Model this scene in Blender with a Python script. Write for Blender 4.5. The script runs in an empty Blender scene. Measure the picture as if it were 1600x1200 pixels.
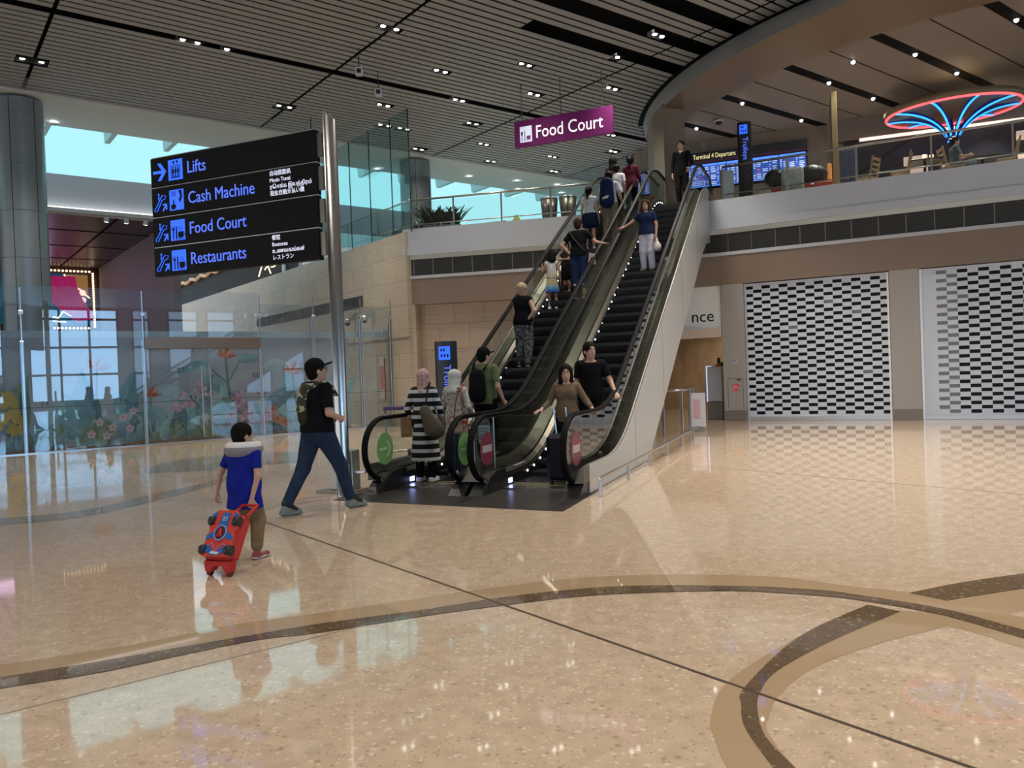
import bpy, math, random
import numpy as np
from mathutils import Matrix, Vector
random.seed(7)
SC = bpy.context.scene
COL = SC.collection
R = math.radians

# ------------------------------------------------------------------ camera
PITCH, ROLL, FPX = R(-0.727), R(2.106), 1240.0
cp, sp, cr, sr = math.cos(PITCH), math.sin(PITCH), math.cos(ROLL), math.sin(ROLL)
R1 = Matrix(((1, 0, 0), (0, cp, sp), (0, -sp, cp)))
R2 = Matrix(((cr, 0, -sr), (0, 1, 0), (sr, 0, cr)))
RC = R2 @ R1
cam_data = bpy.data.cameras.new('camera')
cam_data.sensor_width = 36.0
cam_data.lens = FPX / 1600 * 36.0
cam_data.clip_end = 300
cam = bpy.data.objects.new('camera', cam_data)
COL.objects.link(cam)
rows = [RC[0], RC[2], -RC[1]]
cam.matrix_world = Matrix.Translation((0, 0, 1.5)) @ Matrix([[rows[j][i] for j in range(3)] for i in range(3)]).to_4x4()
SC.camera = cam

# ------------------------------------------------------------------ world: soft daylight of the open hall behind the camera
W = bpy.data.worlds.new('world')
SC.world = W
W.use_nodes = True
bg = W.node_tree.nodes['Background']
bg.inputs[0].default_value = (0.92, 0.96, 1.0, 1)
bg.inputs[1].default_value = 1.35

SC.view_settings.view_transform = 'Standard'
SC.view_settings.look = 'None'
SC.view_settings.gamma = 1.0
SC.view_settings.exposure = 0.0
SC.view_settings.use_curve_mapping = False

LAMP_POWER = 1050.0      # each ceiling downlight pair
LAMP_COLOR = (1.0, 0.92, 0.80)

# ------------------------------------------------------------------ frames
AE, AG, AS = R(-21.17), R(37.5), R(-28.57)      # escalator grid, ceiling grid, shutter line
def E(x, y, z=0.0):
    c, s = math.cos(AE), math.sin(AE)
    return Vector((x * c - y * s, x * s + y * c, z))
def G(v, u, z=0.0):
    c, s = math.cos(AG), math.sin(AG)
    return Vector((v * c - u * s, v * s + u * c, z))
SO = E(-2.5, 22.38)
def S(x, y, z=0.0):
    c, s = math.cos(AS), math.sin(AS)
    return Vector((SO.x + x * c - y * s, SO.y + x * s + y * c, z))
FR = {'E': Matrix.Rotation(AE, 4, 'Z'), 'G': Matrix.Rotation(AG, 4, 'Z'),
      'S': Matrix.Translation(SO) @ Matrix.Rotation(AS, 4, 'Z'), 'W': Matrix.Identity(4)}

# ------------------------------------------------------------------ materials
MATS = {}
def mat(name, col=(0.8, 0.8, 0.8), rough=0.5, metal=0.0, emit=None, es=1.0, spec=0.5, coat=0.0):
    if name in MATS: return MATS[name]
    m = bpy.data.materials.new(name); m.use_nodes = True
    b = m.node_tree.nodes['Principled BSDF']
    b.inputs['Base Color'].default_value = (*col, 1)
    b.inputs['Roughness'].default_value = rough
    b.inputs['Metallic'].default_value = metal
    b.inputs['Specular IOR Level'].default_value = spec
    b.inputs['Coat Weight'].default_value = coat
    if emit:
        b.inputs['Emission Color'].default_value = (*emit, 1)
        b.inputs['Emission Strength'].default_value = es
    MATS[name] = m
    return m
def nodes(m): return m.node_tree.nodes, m.node_tree.links, m.node_tree.nodes['Principled BSDF']
def noise_mat(name, c1, c2, scale=5.0, rough=0.6, detail=4, lo=0.4, hi=0.6, stretch=(1, 1, 1), metal=0.0, spec=0.5, kind='noise', bump=0.0):
    m = mat(name, c1, rough, metal, spec=spec); N, L, b = nodes(m)
    tc = N.new('ShaderNodeTexCoord'); mp = N.new('ShaderNodeMapping'); mp.inputs['Scale'].default_value = stretch
    if kind == 'noise':
        t = N.new('ShaderNodeTexNoise'); t.inputs['Detail'].default_value = detail; o = t.outputs['Fac']
    else:
        t = N.new('ShaderNodeTexVoronoi'); o = t.outputs['Distance']
    t.inputs['Scale'].default_value = scale
    r = N.new('ShaderNodeValToRGB')
    r.color_ramp.elements[0].position = lo; r.color_ramp.elements[1].position = hi
    r.color_ramp.elements[0].color = (*c1, 1); r.color_ramp.elements[1].color = (*c2, 1)
    L.new(tc.outputs['Object'], mp.inputs[0]); L.new(mp.outputs[0], t.inputs['Vector']); L.new(o, r.inputs[0]); L.new(r.outputs[0], b.inputs['Base Color'])
    if bump:
        bn = N.new('ShaderNodeBump'); bn.inputs['Strength'].default_value = bump; bn.inputs['Distance'].default_value = 0.01
        L.new(o, bn.inputs['Height']); L.new(bn.outputs[0], b.inputs['Normal'])
    return m
def glass_mat(name, tint=(0.9, 0.95, 0.94), ior=1.5, rough=0.0, gain=1.0):
    if name in MATS: return MATS[name]
    m = bpy.data.materials.new(name); m.use_nodes = True
    N, L = m.node_tree.nodes, m.node_tree.links
    N.remove(N['Principled BSDF'])
    t = N.new('ShaderNodeBsdfTransparent'); t.inputs[0].default_value = (*tint, 1)
    g = N.new('ShaderNodeBsdfGlossy'); g.inputs['Roughness'].default_value = rough
    f = N.new('ShaderNodeFresnel'); f.inputs['IOR'].default_value = ior
    mx = N.new('ShaderNodeMixShader')
    mu = N.new('ShaderNodeMath'); mu.operation = 'MULTIPLY'; mu.use_clamp = True; mu.inputs[1].default_value = gain
    ge = N.new('ShaderNodeNewGeometry'); mi = N.new('ShaderNodeMix'); mi.inputs[2].default_value = ior; mi.inputs[3].default_value = 1.0 / ior   # thin pane: same reflectance from both faces
    L.new(ge.outputs['Backfacing'], mi.inputs[0]); L.new(mi.outputs[0], f.inputs['IOR'])
    L.new(f.outputs[0], mu.inputs[0]); L.new(mu.outputs[0], mx.inputs[0]); L.new(t.outputs[0], mx.inputs[1]); L.new(g.outputs[0], mx.inputs[2])
    L.new(mx.outputs[0], N['Material Output'].inputs[0])
    MATS[name] = m
    return m
def tile_mat(name, c1, c2, mortar, bw=0.9, bh=0.55, rough=0.35, msize=0.006, rotx=True, veins=True):
    # stone tiles on a vertical face whose local X runs along the wall
    m = mat(name, c1, rough); N, L, b = nodes(m)
    tc = N.new('ShaderNodeTexCoord'); sx = N.new('ShaderNodeSeparateXYZ'); cb = N.new('ShaderNodeCombineXYZ')
    L.new(tc.outputs['Object'], sx.inputs[0]); L.new(sx.outputs[0], cb.inputs[0]); L.new(sx.outputs[2], cb.inputs[1])
    br = N.new('ShaderNodeTexBrick'); br.inputs['Scale'].default_value = 1.0
    br.inputs['Brick Width'].default_value = bw; br.inputs['Row Height'].default_value = bh
    br.inputs['Mortar Size'].default_value = msize; br.inputs['Color1'].default_value = (*c1, 1); br.inputs['Color2'].default_value = (*c2, 1)
    br.inputs['Mortar'].default_value = (*mortar, 1); br.inputs['Bias'].default_value = -0.2
    L.new(cb.outputs[0], br.inputs['Vector'])
    if veins:
        nz = N.new('ShaderNodeTexNoise'); nz.inputs['Scale'].default_value = 3.0; nz.inputs['Detail'].default_value = 8
        mp = N.new('ShaderNodeMapping'); mp.inputs['Scale'].default_value = (0.6, 0.6, 4)
        L.new(tc.outputs['Object'], mp.inputs[0]); L.new(mp.outputs[0], nz.inputs['Vector'])
        mx = N.new('ShaderNodeMix'); mx.data_type = 'RGBA'; mx.blend_type = 'MULTIPLY'; mx.inputs[0].default_value = 0.35
        L.new(br.outputs[0], mx.inputs[6]); L.new(nz.outputs['Color'], mx.inputs[7]); 
        hs = N.new('ShaderNodeHueSaturation'); hs.inputs['Saturation'].default_value = 0.0; hs.inputs['Value'].default_value = 1.7
        L.new(nz.outputs['Color'], hs.inputs['Color']); L.new(hs.outputs[0], mx.inputs[7])
        L.new(mx.outputs[2], b.inputs['Base Color'])
    else:
        L.new(br.outputs[0], b.inputs['Base Color'])
    return m
def terrazzo(name, base, dark, light, rough=0.042, scale=1.0, amount=0.85):
    m = mat(name, base, rough, spec=0.75); N, L, b = nodes(m)
    tc = N.new('ShaderNodeTexCoord')
    def chips(sc, lo, hi, rnd):
        v = N.new('ShaderNodeTexVoronoi'); v.inputs['Scale'].default_value = sc * scale; v.inputs['Randomness'].default_value = rnd
        L.new(tc.outputs['Object'], v.inputs['Vector'])
        h = N.new('ShaderNodeSeparateColor'); L.new(v.outputs['Color'], h.inputs[0])
        return v, h
    v1, h1 = chips(26, 0, 0, 1); v2, h2 = chips(55, 0, 0, 1)
    def step(src, thr, gt=True):
        n = N.new('ShaderNodeMath'); n.operation = 'GREATER_THAN' if gt else 'LESS_THAN'; n.inputs[1].default_value = thr; L.new(src, n.inputs[0]); return n.outputs[0]
    def mul(a, c):
        n = N.new('ShaderNodeMath'); n.operation = 'MULTIPLY'; L.new(a, n.inputs[0]); L.new(c, n.inputs[1]); return n.outputs[0]
    def mix(fac, a, col, f=1.0):
        n = N.new('ShaderNodeMix'); n.data_type = 'RGBA'
        k = N.new('ShaderNodeMath'); k.operation = 'MULTIPLY'; k.inputs[1].default_value = f * amount; L.new(fac, k.inputs[0])
        L.new(k.outputs[0], n.inputs[0]); L.new(a, n.inputs[6]); n.inputs[7].default_value = (*col, 1); return n.outputs[2]
    nz = N.new('ShaderNodeTexNoise'); nz.inputs['Scale'].default_value = 9.0; nz.inputs['Detail'].default_value = 6; L.new(tc.outputs['Object'], nz.inputs['Vector'])
    rp = N.new('ShaderNodeValToRGB'); rp.color_ramp.elements[0].position = 0.3; rp.color_ramp.elements[1].position = 0.7
    rp.color_ramp.elements[0].color = (*[c * 0.88 for c in base], 1); rp.color_ramp.elements[1].color = (*[min(1, c * 1.08) for c in base], 1)
    L.new(nz.outputs['Fac'], rp.inputs[0])
    c = rp.outputs[0]
    d1 = step(v1.outputs['Distance'], 0.36, False); d2 = step(v2.outputs['Distance'], 0.36, False)
    c = mix(mul(d1, step(h1.outputs[0], 0.80)), c, light, 0.75)
    c = mix(mul(d2, step(h2.outputs[0], 0.84)), c, dark, 0.55)
    c = mix(mul(d2, step(h2.outputs[1], 0.86)), c, light, 0.85)
    c = mix(mul(d1, step(h1.outputs[1], 0.90)), c, dark, 0.45)
    L.new(c, b.inputs['Base Color'])
    return m

M_floor = terrazzo('floor_terrazzo', (0.60, 0.462, 0.34), (0.28, 0.195, 0.125), (0.78, 0.68, 0.55))
M_tan = mat('floor_tan', (0.46, 0.33, 0.205), 0.025, spec=0.9)
M_dark = terrazzo('floor_dark_stone', (0.155, 0.105, 0.065), (0.07, 0.045, 0.03), (0.32, 0.24, 0.16), amount=1.0)
M_grey = terrazzo('floor_grey_stone', (0.34, 0.29, 0.23), (0.2, 0.16, 0.12), (0.45, 0.4, 0.34))
M_joint = mat('floor_joint', (0.10, 0.07, 0.05), 0.3)
M_slat = mat('ceiling_slat', (0.315, 0.32, 0.325), 0.55)
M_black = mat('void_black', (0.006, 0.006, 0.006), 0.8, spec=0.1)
M_white = mat('white_plaster', (0.51, 0.55, 0.61), 0.55)
M_soffit = mat('soffit_grey', (0.58, 0.60, 0.58), 0.6)
M_steel = mat('brushed_steel', (0.55, 0.55, 0.56), 0.28, 1.0)
M_dsteel = mat('dark_steel', (0.22, 0.20, 0.17), 0.30, 0.9)
M_col = mat('column_cladding', (0.23, 0.26, 0.275), 0.38, 0.35)
M_bronze = mat('bronze_panel', (0.235, 0.176, 0.135), 0.42, 0.0)
M_ring = mat('ring_brown', (0.165, 0.115, 0.072), 0.38, 0.0)
M_ringgrey = mat('ring_grey', (0.36, 0.355, 0.345), 0.5)
M_inner = mat('inner_ceiling', (0.24, 0.21, 0.19), 0.6, spec=0.3)
M_beige = mat('beige_panel', (0.50, 0.44, 0.37), 0.4)
M_pillar = mat('pillar_panel', (0.37, 0.345, 0.32), 0.38)
M_clad = mat('cladding_grey', (0.47, 0.465, 0.45), 0.33, 0.1)
M_lav = mat('hoarding_lavender', (0.44, 0.50, 0.59), 0.5)
M_stone = tile_mat('stone_pale', (0.50, 0.425, 0.325), (0.44, 0.37, 0.28), (0.28, 0.23, 0.18), 1.5, 0.75, msize=0.008)
M_stone2 = tile_mat('stone_pink', (0.42, 0.33, 0.25), (0.36, 0.29, 0.235), (0.2, 0.15, 0.12), 0.95, 0.78, msize=0.008)
M_wood = noise_mat('warm_stone', (0.42, 0.30, 0.19), (0.52, 0.38, 0.245), 3, 0.4, stretch=(1, 1, 0.4))
M_brownwall = mat('brown_wall', (0.27, 0.215, 0.195), 0.6)
M_dkceil = mat('dark_ceiling', (0.075, 0.062, 0.058), 0.35)
M_gl = glass_mat('clear_glass', (0.93, 0.97, 0.96))
M_glp = glass_mat('partition_glass', (0.92, 0.95, 0.97), gain=1.5)
M_glb = glass_mat('balustrade_glass', (0.88, 0.91, 0.89))
M_rub = mat('handrail_rubber', (0.006, 0.0055, 0.0055), 0.6, spec=0.08)
M_cyan = mat('skylight', (0.1, 0.2, 0.2), 0.5, emit=(0.40, 0.77, 0.85), es=1.05)
M_cyanfin = mat('skylight_fin', (0.50, 0.66, 0.68), 0.6)
M_lamp = mat('lamp_white', (1, 1, 1), 0.5, emit=(1.0, 0.95, 0.88), es=9.0)
M_led = mat('led_white', (1, 1, 1), 0.5, emit=(0.95, 0.97, 1.0), es=5.0)
M_ledblue = mat('led_blue', (1, 1, 1), 0.5, emit=(0.35, 0.42, 1.0), es=9.0)
M_cove = mat('cove_light', (1, 1, 1), 0.5, emit=(1.0, 0.93, 0.82), es=2.2)
M_daywin = mat('day_window', (0.2, 0.25, 0.3), 0.5, emit=(0.36, 0.66, 1.0), es=7.5)
M_daywin2 = mat('day_window_dim', (0.2, 0.25, 0.3), 0.5, emit=(0.40, 0.68, 1.0), es=2.2)
M_vent = mat('vent_dark', (0.02, 0.021, 0.02), 0.5)
M_signblk = mat('sign_black', (0.006, 0.006, 0.007), 0.5, spec=0.15)
M_blue = mat('sign_blue', (0.02, 0.08, 0.5), 0.5, emit=(0.035, 0.15, 1.0), es=1.0)
M_bluetx = mat('sign_blue_text', (0.05, 0.1, 0.5), 0.5, emit=(0.10, 0.19, 0.95), es=0.95)
M_whitetx = mat('sign_white_text', (0.8, 0.8, 0.9), 0.5, emit=(0.62, 0.64, 0.80), es=0.7)

# ------------------------------------------------------------------ mesh builder
class MB:
    def __init__(s): s.v = []; s.f = []; s.m = []
    def add(s, vs, fs, m=0):
        o = len(s.v); s.v += [tuple(v) for v in vs]; s.f += [[i + o for i in f] for f in fs]; s.m += [m] * len(fs); return s
    def box(s, x0, x1, y0, y1, z0, z1, m=0, T=None):
        vs = [Vector((x, y, z)) for z in (z0, z1) for y in (y0, y1) for x in (x0, x1)]
        if T is not None: vs = [T @ v for v in vs]
        return s.add(vs, [(0, 2, 3, 1), (4, 5, 7, 6), (0, 1, 5, 4), (2, 6, 7, 3), (0, 4, 6, 2), (1, 3, 7, 5)], m)
    def bbox(s, x0, x1, y0, y1, z0, z1, b=0.01, m=0, T=None):   # box with chamfered edges
        vs = []; sx = (x0, x1); sy = (y0, y1); sz = (z0, z1)
        idx = {}
        for i in (0, 1):
            for j in (0, 1):
                for k in (0, 1):
                    for ax in range(3):
                        p = [sx[i], sy[j], sz[k]]; d = [b if i == 0 else -b, b if j == 0 else -b, b if k == 0 else -b]
                        q = [p[t] + (d[t] if t != ax else 0) for t in range(3)]
                        idx[i, j, k, ax] = len(vs); vs.append(Vector(q))
        fs = []
        for ax in range(3):
            a1, a2 = [(1, 2), (2, 0), (0, 1)][ax]
            for sd in (0, 1):
                def key(u, w):
                    t = [0, 0, 0]; t[ax] = sd; t[a1] = u; t[a2] = w; return idx[t[0], t[1], t[2], ax]
                q = [key(0, 0), key(1, 0), key(1, 1), key(0, 1)]
                fs.append(q if sd else q[::-1])
        for ax in range(3):                       # edge along ax
            a1, a2 = [(1, 2), (2, 0), (0, 1)][ax]
            for u in (0, 1):
                for w in (0, 1):
                    def key(e, fa):
                        t = [0, 0, 0]; t[ax] = e; t[a1] = u; t[a2] = w; return idx[t[0], t[1], t[2], fa]
                    q = [key(0, a1), key(1, a1), key(1, a2), key(0, a2)]
                    fs.append(q)
        for i in (0, 1):
            for j in (0, 1):
                for k in (0, 1): fs.append([idx[i, j, k, 0], idx[i, j, k, 1], idx[i, j, k, 2]])
        if T is not None: vs = [T @ v for v in vs]
        return s.add(vs, fs, m)
    def prism(s, poly, a, b, axis='z', m=0, T=None):
        # poly of 2D points; axis z: (x,y) extruded in z; y: (x,z) extruded in y; x: (y,z) extruded in x
        def P(p, t): return Vector((p[0], p[1], t)) if axis == 'z' else Vector((p[0], t, p[1])) if axis == 'y' else Vector((t, p[0], p[1]))
        n = len(poly); vs = [P(p, a) for p in poly] + [P(p, b) for p in poly]
        if T is not None: vs = [T @ v for v in vs]
        fs = [list(range(n))[::-1], list(range(n, 2 * n))] + [[i, (i + 1) % n, n + (i + 1) % n, n + i] for i in range(n)]
        return s.add(vs, fs, m)
    def tube(s, path, r, n=8, m=0, closed=False, flat=1.0):
        P = [Vector(p) for p in path]; k = len(P); rings = []
        up = None
        for i, p in enumerate(P):
            a = P[i - 1] if (i > 0 or closed) else P[i]; c = P[(i + 1) % k] if (i < k - 1 or closed) else P[i]
            t = (c - a).normalized()
            if up is None: up = Vector((0, 0, 1)) if abs(t.z) < 0.9 else Vector((1, 0, 0))
            b = t.cross(up).normalized(); nn = b.cross(t).normalized(); up = nn
            rr = r[i] if isinstance(r, (list, tuple)) else r
            rings.append([p + b * rr * math.cos(2 * math.pi * j / n) + nn * rr * flat * math.sin(2 * math.pi * j / n) for j in range(n)])
        vs = [v for q in rings for v in q]; fs = []
        for i in range(k if closed else k - 1):
            for j in range(n):
                i2 = (i + 1) % k
                fs.append([i * n + j, i * n + (j + 1) % n, i2 * n + (j + 1) % n, i2 * n + j])
        if not closed: fs += [list(range(n))[::-1], [(k - 1) * n + j for j in range(n)]]
        return s.add(vs, fs, m)
    def lathe(s, prof, c=(0, 0, 0), n=24, m=0, a0=0, a1=2 * math.pi, T=None):
        full = abs(a1 - a0) > 6.28; k = n if full else n + 1
        vs = []
        for i in range(k):
            a = a0 + (a1 - a0) * i / n
            for r, z in prof: vs.append(Vector((c[0] + r * math.cos(a), c[1] + r * math.sin(a), c[2] + z)))
        if T is not None: vs = [T @ v for v in vs]
        q = len(prof); fs = []
        for i in range(n):
            i2 = (i + 1) % k
            for j in range(q - 1): fs.append([i * q + j, i2 * q + j, i2 * q + j + 1, i * q + j + 1])
        if full:
            if prof[0][0] > 1e-6: fs.append([i * q for i in range(k)][::-1])
            if prof[-1][0] > 1e-6: fs.append([i * q + q - 1 for i in range(k)])
        return s.add(vs, fs, m)
    def ell(s, c, r, n=10, m=0, T=None):
        prof = [(max(1e-4, math.sin(math.pi * i / n)), -math.cos(math.pi * i / n)) for i in range(n + 1)]
        o = len(s.v); s.lathe(prof, n=max(8, n), m=m)
        for i in range(o, len(s.v)):
            x, y, z = s.v[i]; v = Vector((c[0] + x * r[0], c[1] + y * r[1], c[2] + z * r[2]))
            s.v[i] = tuple(T @ v if T is not None else v)
        return s
    def strip(s, A, B, m=0):
        n = len(A); vs = [tuple(p) for p in A] + [tuple(p) for p in B]
        return s.add(vs, [[i, i + 1, n + i + 1, n + i] for i in range(n - 1)], m)
    def build(s, name, mats, parent=None, frame=None, smooth=False, bev=0.0):
        me = bpy.data.meshes.new(name)
        me.from_pydata([tuple(v) for v in s.v], [], s.f)
        for mm in (mats if isinstance(mats, (list, tuple)) else [mats]): me.materials.append(mm)
        me.polygons.foreach_set('material_index', s.m)
        if smooth: me.polygons.foreach_set('use_smooth', [True] * len(s.f))
        me.update()
        o = bpy.data.objects.new(name, me); COL.objects.link(o)
        if frame: o.matrix_world = FR[frame] if isinstance(frame, str) else frame
        if parent: o.parent = parent
        if bev:
            bm = o.modifiers.new('bevel', 'BEVEL'); bm.width = bev; bm.segments = 2; bm.limit_method = 'ANGLE'
        return o
def tag(o, label, cat, group=None):
    o['label'] = label; o['category'] = cat
    if group: o['group'] = group
    return o
def struct(o): o['kind'] = 'structure'; return o
def thing(name, label, cat, loc=(0, 0, 0), rot=0.0, group=None):
    o = bpy.data.objects.new(name, None); COL.objects.link(o)
    o.empty_display_size = 0.1
    o.location = loc; o.rotation_euler = (0, 0, rot)
    return tag(o, label, cat, group)
def kid(src, parent, name=None):
    c = src.copy(); COL.objects.link(c); c.parent = parent
    return c
def copy_tree(root):
    c = root.copy(); COL.objects.link(c)
    for ch in list(root.children):
        d = ch.copy(); COL.objects.link(d); d.parent = c
        for g in list(ch.children):
            h = g.copy(); COL.objects.link(h); h.parent = d
    return c
def text(s, size, M, m, parent=None, name='lettering', align='LEFT', ext=0.004, sx=1.0, space=1.0):
    cu = bpy.data.curves.new(name, 'FONT'); cu.body = s; cu.size = size; cu.extrude = ext; cu.align_x = align; cu.resolution_u = 3
    cu.space_character = space
    t = bpy.data.objects.new(name, cu); COL.objects.link(t)
    bpy.context.view_layer.update()
    me = bpy.data.meshes.new_from_object(t.evaluated_get(bpy.context.evaluated_depsgraph_get()))
    bpy.data.objects.remove(t)
    me.transform(M @ Matrix.Scale(sx, 4, (1, 0, 0)))
    me.materials.clear(); me.materials.append(m)
    o = bpy.data.objects.new(name, me); COL.objects.link(o)
    if parent: o.parent = parent
    return o
FACE = Matrix.Rotation(math.pi / 2, 4, 'X')       # text standing upright, facing local -Y
def at(x, y, z, m=FACE): return Matrix.Translation((x, y, z)) @ m

# ================================================================== SETTING
# ---- floor
struct(MB().box(-60, 60, -60, 70, -0.2, 0).build('floor', M_floor))
def smoothline(P, n=8):
    out = []
    for i in range(len(P) - 1):
        p0 = P[max(i - 1, 0)]; p1 = P[i]; p2 = P[i + 1]; p3 = P[min(i + 2, len(P) - 1)]
        for k in range(n):
            t = k / n
            out.append(tuple(0.5 * (2 * b + (c - a) * t + (2 * a - 5 * b + 4 * c - d) * t * t + (3 * b - a - 3 * c + d) * t ** 3) for a, b, c, d in zip(p0, p1, p2, p3)))
    out.append(tuple(P[-1])); return out
INLAYS = [([(2.965, 4.382), (3.324, 3.852), (3.683, 3.322), (4.042, 2.793), (4.401, 2.263), (4.76, 1.733)],
     [(2.858, 4.08), (3.151, 3.511), (3.444, 2.942), (3.737, 2.373), (4.031, 1.804), (4.324, 1.235)], 't', 0.002),
    ([(-2.975, 4.292), (-2.879, 4.358), (-2.587, 4.467), (-2.142, 4.688), (-1.755, 4.944), (-1.295, 5.113), (-0.679, 5.37), (-0.156, 5.573), (0.398, 5.739), (0.88, 5.76), (1.308, 5.717), (1.86, 5.557), (2.232, 5.255), (2.458, 5.123), (2.675, 4.81), (2.965, 4.382)],
     [(-2.84, 4.092), (-2.752, 4.161), (-2.324, 4.35), (-1.961, 4.536), (-1.563, 4.732), (-1.24, 4.883), (-0.646, 5.089), (-0.151, 5.301), (0.375, 5.445), (0.834, 5.477), (1.469, 5.367), (1.956, 5.222), (2.166, 5.073), (2.519, 4.737), (2.74, 4.309), (2.858, 4.08)], 't', 0.002),
    ([(2.858, 4.08), (3.151, 3.511), (3.444, 2.942), (3.737, 2.373), (4.031, 1.804), (4.324, 1.235)],
     [(2.771, 3.958), (3.08, 3.398), (3.419, 2.855), (3.786, 2.33), (4.18, 1.826), (4.6, 1.344)], 'd', 0.0035),
    ([(-2.84, 4.092), (-2.752, 4.161), (-2.324, 4.35), (-1.961, 4.536), (-1.563, 4.732), (-1.24, 4.883), (-0.646, 5.089), (-0.151, 5.301), (0.375, 5.445), (0.834, 5.477), (1.473, 5.383), (1.956, 5.222), (2.166, 5.073), (2.519, 4.737), (2.74, 4.309), (2.858, 4.08)],
     [(-2.733, 3.935), (-2.65, 4.003), (-2.234, 4.178), (-1.902, 4.396), (-1.528, 4.62), (-1.198, 4.709), (-0.631, 4.952), (-0.078, 5.137), (0.36, 5.259), (0.805, 5.298), (1.438, 5.26), (1.906, 5.092), (2.118, 4.964), (2.454, 4.619), (2.658, 4.182), (2.771, 3.958)], 'd', 0.0035),
    ([(2.759, 3.941), (2.978, 3.34), (3.154, 2.725), (3.288, 2.099), (3.379, 1.466), (3.426, 0.827)],
     [(2.655, 3.795), (2.847, 3.185), (2.987, 2.56), (3.074, 1.926), (3.109, 1.288), (3.091, 0.648)], 't', 0.0012),
    ([(2.169, 4.794), (2.296, 4.713), (2.454, 4.619), (2.658, 4.182), (2.759, 3.941)],
     [(1.987, 4.34), (2.179, 4.372), (2.396, 4.425), (2.564, 4.035), (2.655, 3.795)], 't', 0.0012),
    ([(0.754, 2.764), (0.798, 2.407), (0.89, 2.059), (1.026, 1.726), (1.206, 1.415), (1.426, 1.13)],
     [(0.937, 2.772), (1.008, 2.419), (1.125, 2.079), (1.284, 1.756), (1.483, 1.457), (1.72, 1.186)], 't', 0.002),
    ([(2.138, 4.864), (1.543, 4.357), (0.997, 3.785), (0.8, 3.383), (0.759, 3.139), (0.75, 2.954), (0.754, 2.764)],
     [(2.147, 4.85), (1.553, 4.346), (1.06, 3.709), (0.957, 3.461), (0.914, 3.257), (0.92, 2.932), (0.937, 2.772)], 't', 0.002),
    ([(0.928, 2.773), (0.977, 2.416), (1.056, 2.065), (1.164, 1.722), (1.301, 1.389), (1.465, 1.069)],
     [(1.014, 2.767), (1.052, 2.409), (1.091, 2.051), (1.129, 1.693), (1.167, 1.335), (1.205, 0.977)], 'd', 0.0025),
    ([(2.138, 4.864), (1.543, 4.357), (1.046, 3.703), (0.956, 3.474), (0.91, 3.257), (0.916, 2.932), (0.928, 2.773)],
     [(2.261, 4.705), (1.69, 4.268), (1.251, 3.867), (1.078, 3.603), (1.009, 3.41), (0.97, 3.178), (0.997, 2.926), (1.014, 2.767)], 'd', 0.0025),
    ([(1.014, 2.767), (1.052, 2.409), (1.091, 2.051), (1.129, 1.693), (1.167, 1.335), (1.205, 0.977)],
     [(1.006, 2.824), (1.074, 2.471), (1.192, 2.131), (1.358, 1.812), (1.569, 1.521), (1.82, 1.263)], 't', 0.0015),
    ([(2.261, 4.705), (1.69, 4.268), (1.251, 3.867), (1.078, 3.603), (1.009, 3.41), (0.97, 3.178), (0.997, 2.926), (1.014, 2.767)],
     [(2.396, 4.425), (1.887, 4.185), (1.448, 3.898), (1.171, 3.594), (1.043, 3.362), (0.992, 3.227), (0.992, 2.995), (1.006, 2.824)], 't', 0.0015),
    ([(4.059, 5.642), (4.663, 5.852), (5.268, 6.063), (5.872, 6.273), (6.477, 6.483), (7.081, 6.694)],
     [(3.757, 5.227), (4.372, 5.403), (4.988, 5.578), (5.603, 5.754), (6.219, 5.929), (6.834, 6.105)], 'd', 0.003),
    ([(2.495, 5.074), (2.93, 5.262), (3.47, 5.437), (4.059, 5.642)],
     [(2.63, 4.884), (2.936, 4.986), (3.238, 5.079), (3.757, 5.227)], 'd', 0.003),
    ([(3.757, 5.227), (4.372, 5.403), (4.988, 5.578), (5.603, 5.754), (6.219, 5.929), (6.834, 6.105)],
     [(3.469, 4.831), (4.093, 4.971), (4.73, 5.023), (5.369, 4.987), (5.996, 4.863), (6.6, 4.654)], 't', 0.0011),
    ([(2.488, 5.06), (2.63, 4.884), (2.936, 4.986), (3.238, 5.079), (3.757, 5.227)],
     [(2.519, 4.737), (2.623, 4.586), (2.806, 4.576), (2.958, 4.645), (3.469, 4.831)], 't', 0.0011),
    ([(-6.539, 9.33), (-7.518, 9.135), (-8.516, 9.155), (-9.486, 9.39), (-10.382, 9.828), (-11.164, 10.449)],
     [(-6.113, 8.716), (-6.593, 7.849), (-6.625, 6.859), (-6.201, 5.964), (-5.415, 5.361), (-4.44, 5.183)], 'g', 0.002),
    ([(-6.539, 9.33), (-6.172, 9.463), (-5.392, 9.875), (-5.103, 11.005), (-4.742, 12.353), (-4.758, 13.398)],
     [(-6.113, 8.716), (-5.847, 8.96), (-5.097, 9.329), (-4.696, 10.682), (-4.516, 11.936), (-4.51, 12.988)], 'g', 0.002),
    ([(-6.612, 14.126), (-6.899, 15.762), (-6.381, 16.682), (-5.715, 17.112), (-5.031, 17.137), (-4.192, 16.551)],
     [(-6.423, 13.888), (-5.766, 13.874), (-5.251, 13.996), (-4.835, 14.449), (-4.323, 14.696), (-3.734, 14.715)], 'g', 0.002)]
def inlay(name, a, b, m, z):
    A = smoothline(a); B = smoothline(b); n = max(len(A), len(B))
    def rs(L):
        q = []
        for i in range(n):
            t = i / (n - 1) * (len(L) - 1); k = min(int(t), len(L) - 2); f = t - k
            q.append((L[k][0] * (1 - f) + L[k + 1][0] * f, L[k][1] * (1 - f) + L[k + 1][1] * f, z))
        return q
    mb = MB(); mb.strip(rs(A), rs(B)); o = mb.build(name, m)
    for p in o.data.polygons:
        pass
    return struct(o)
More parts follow.
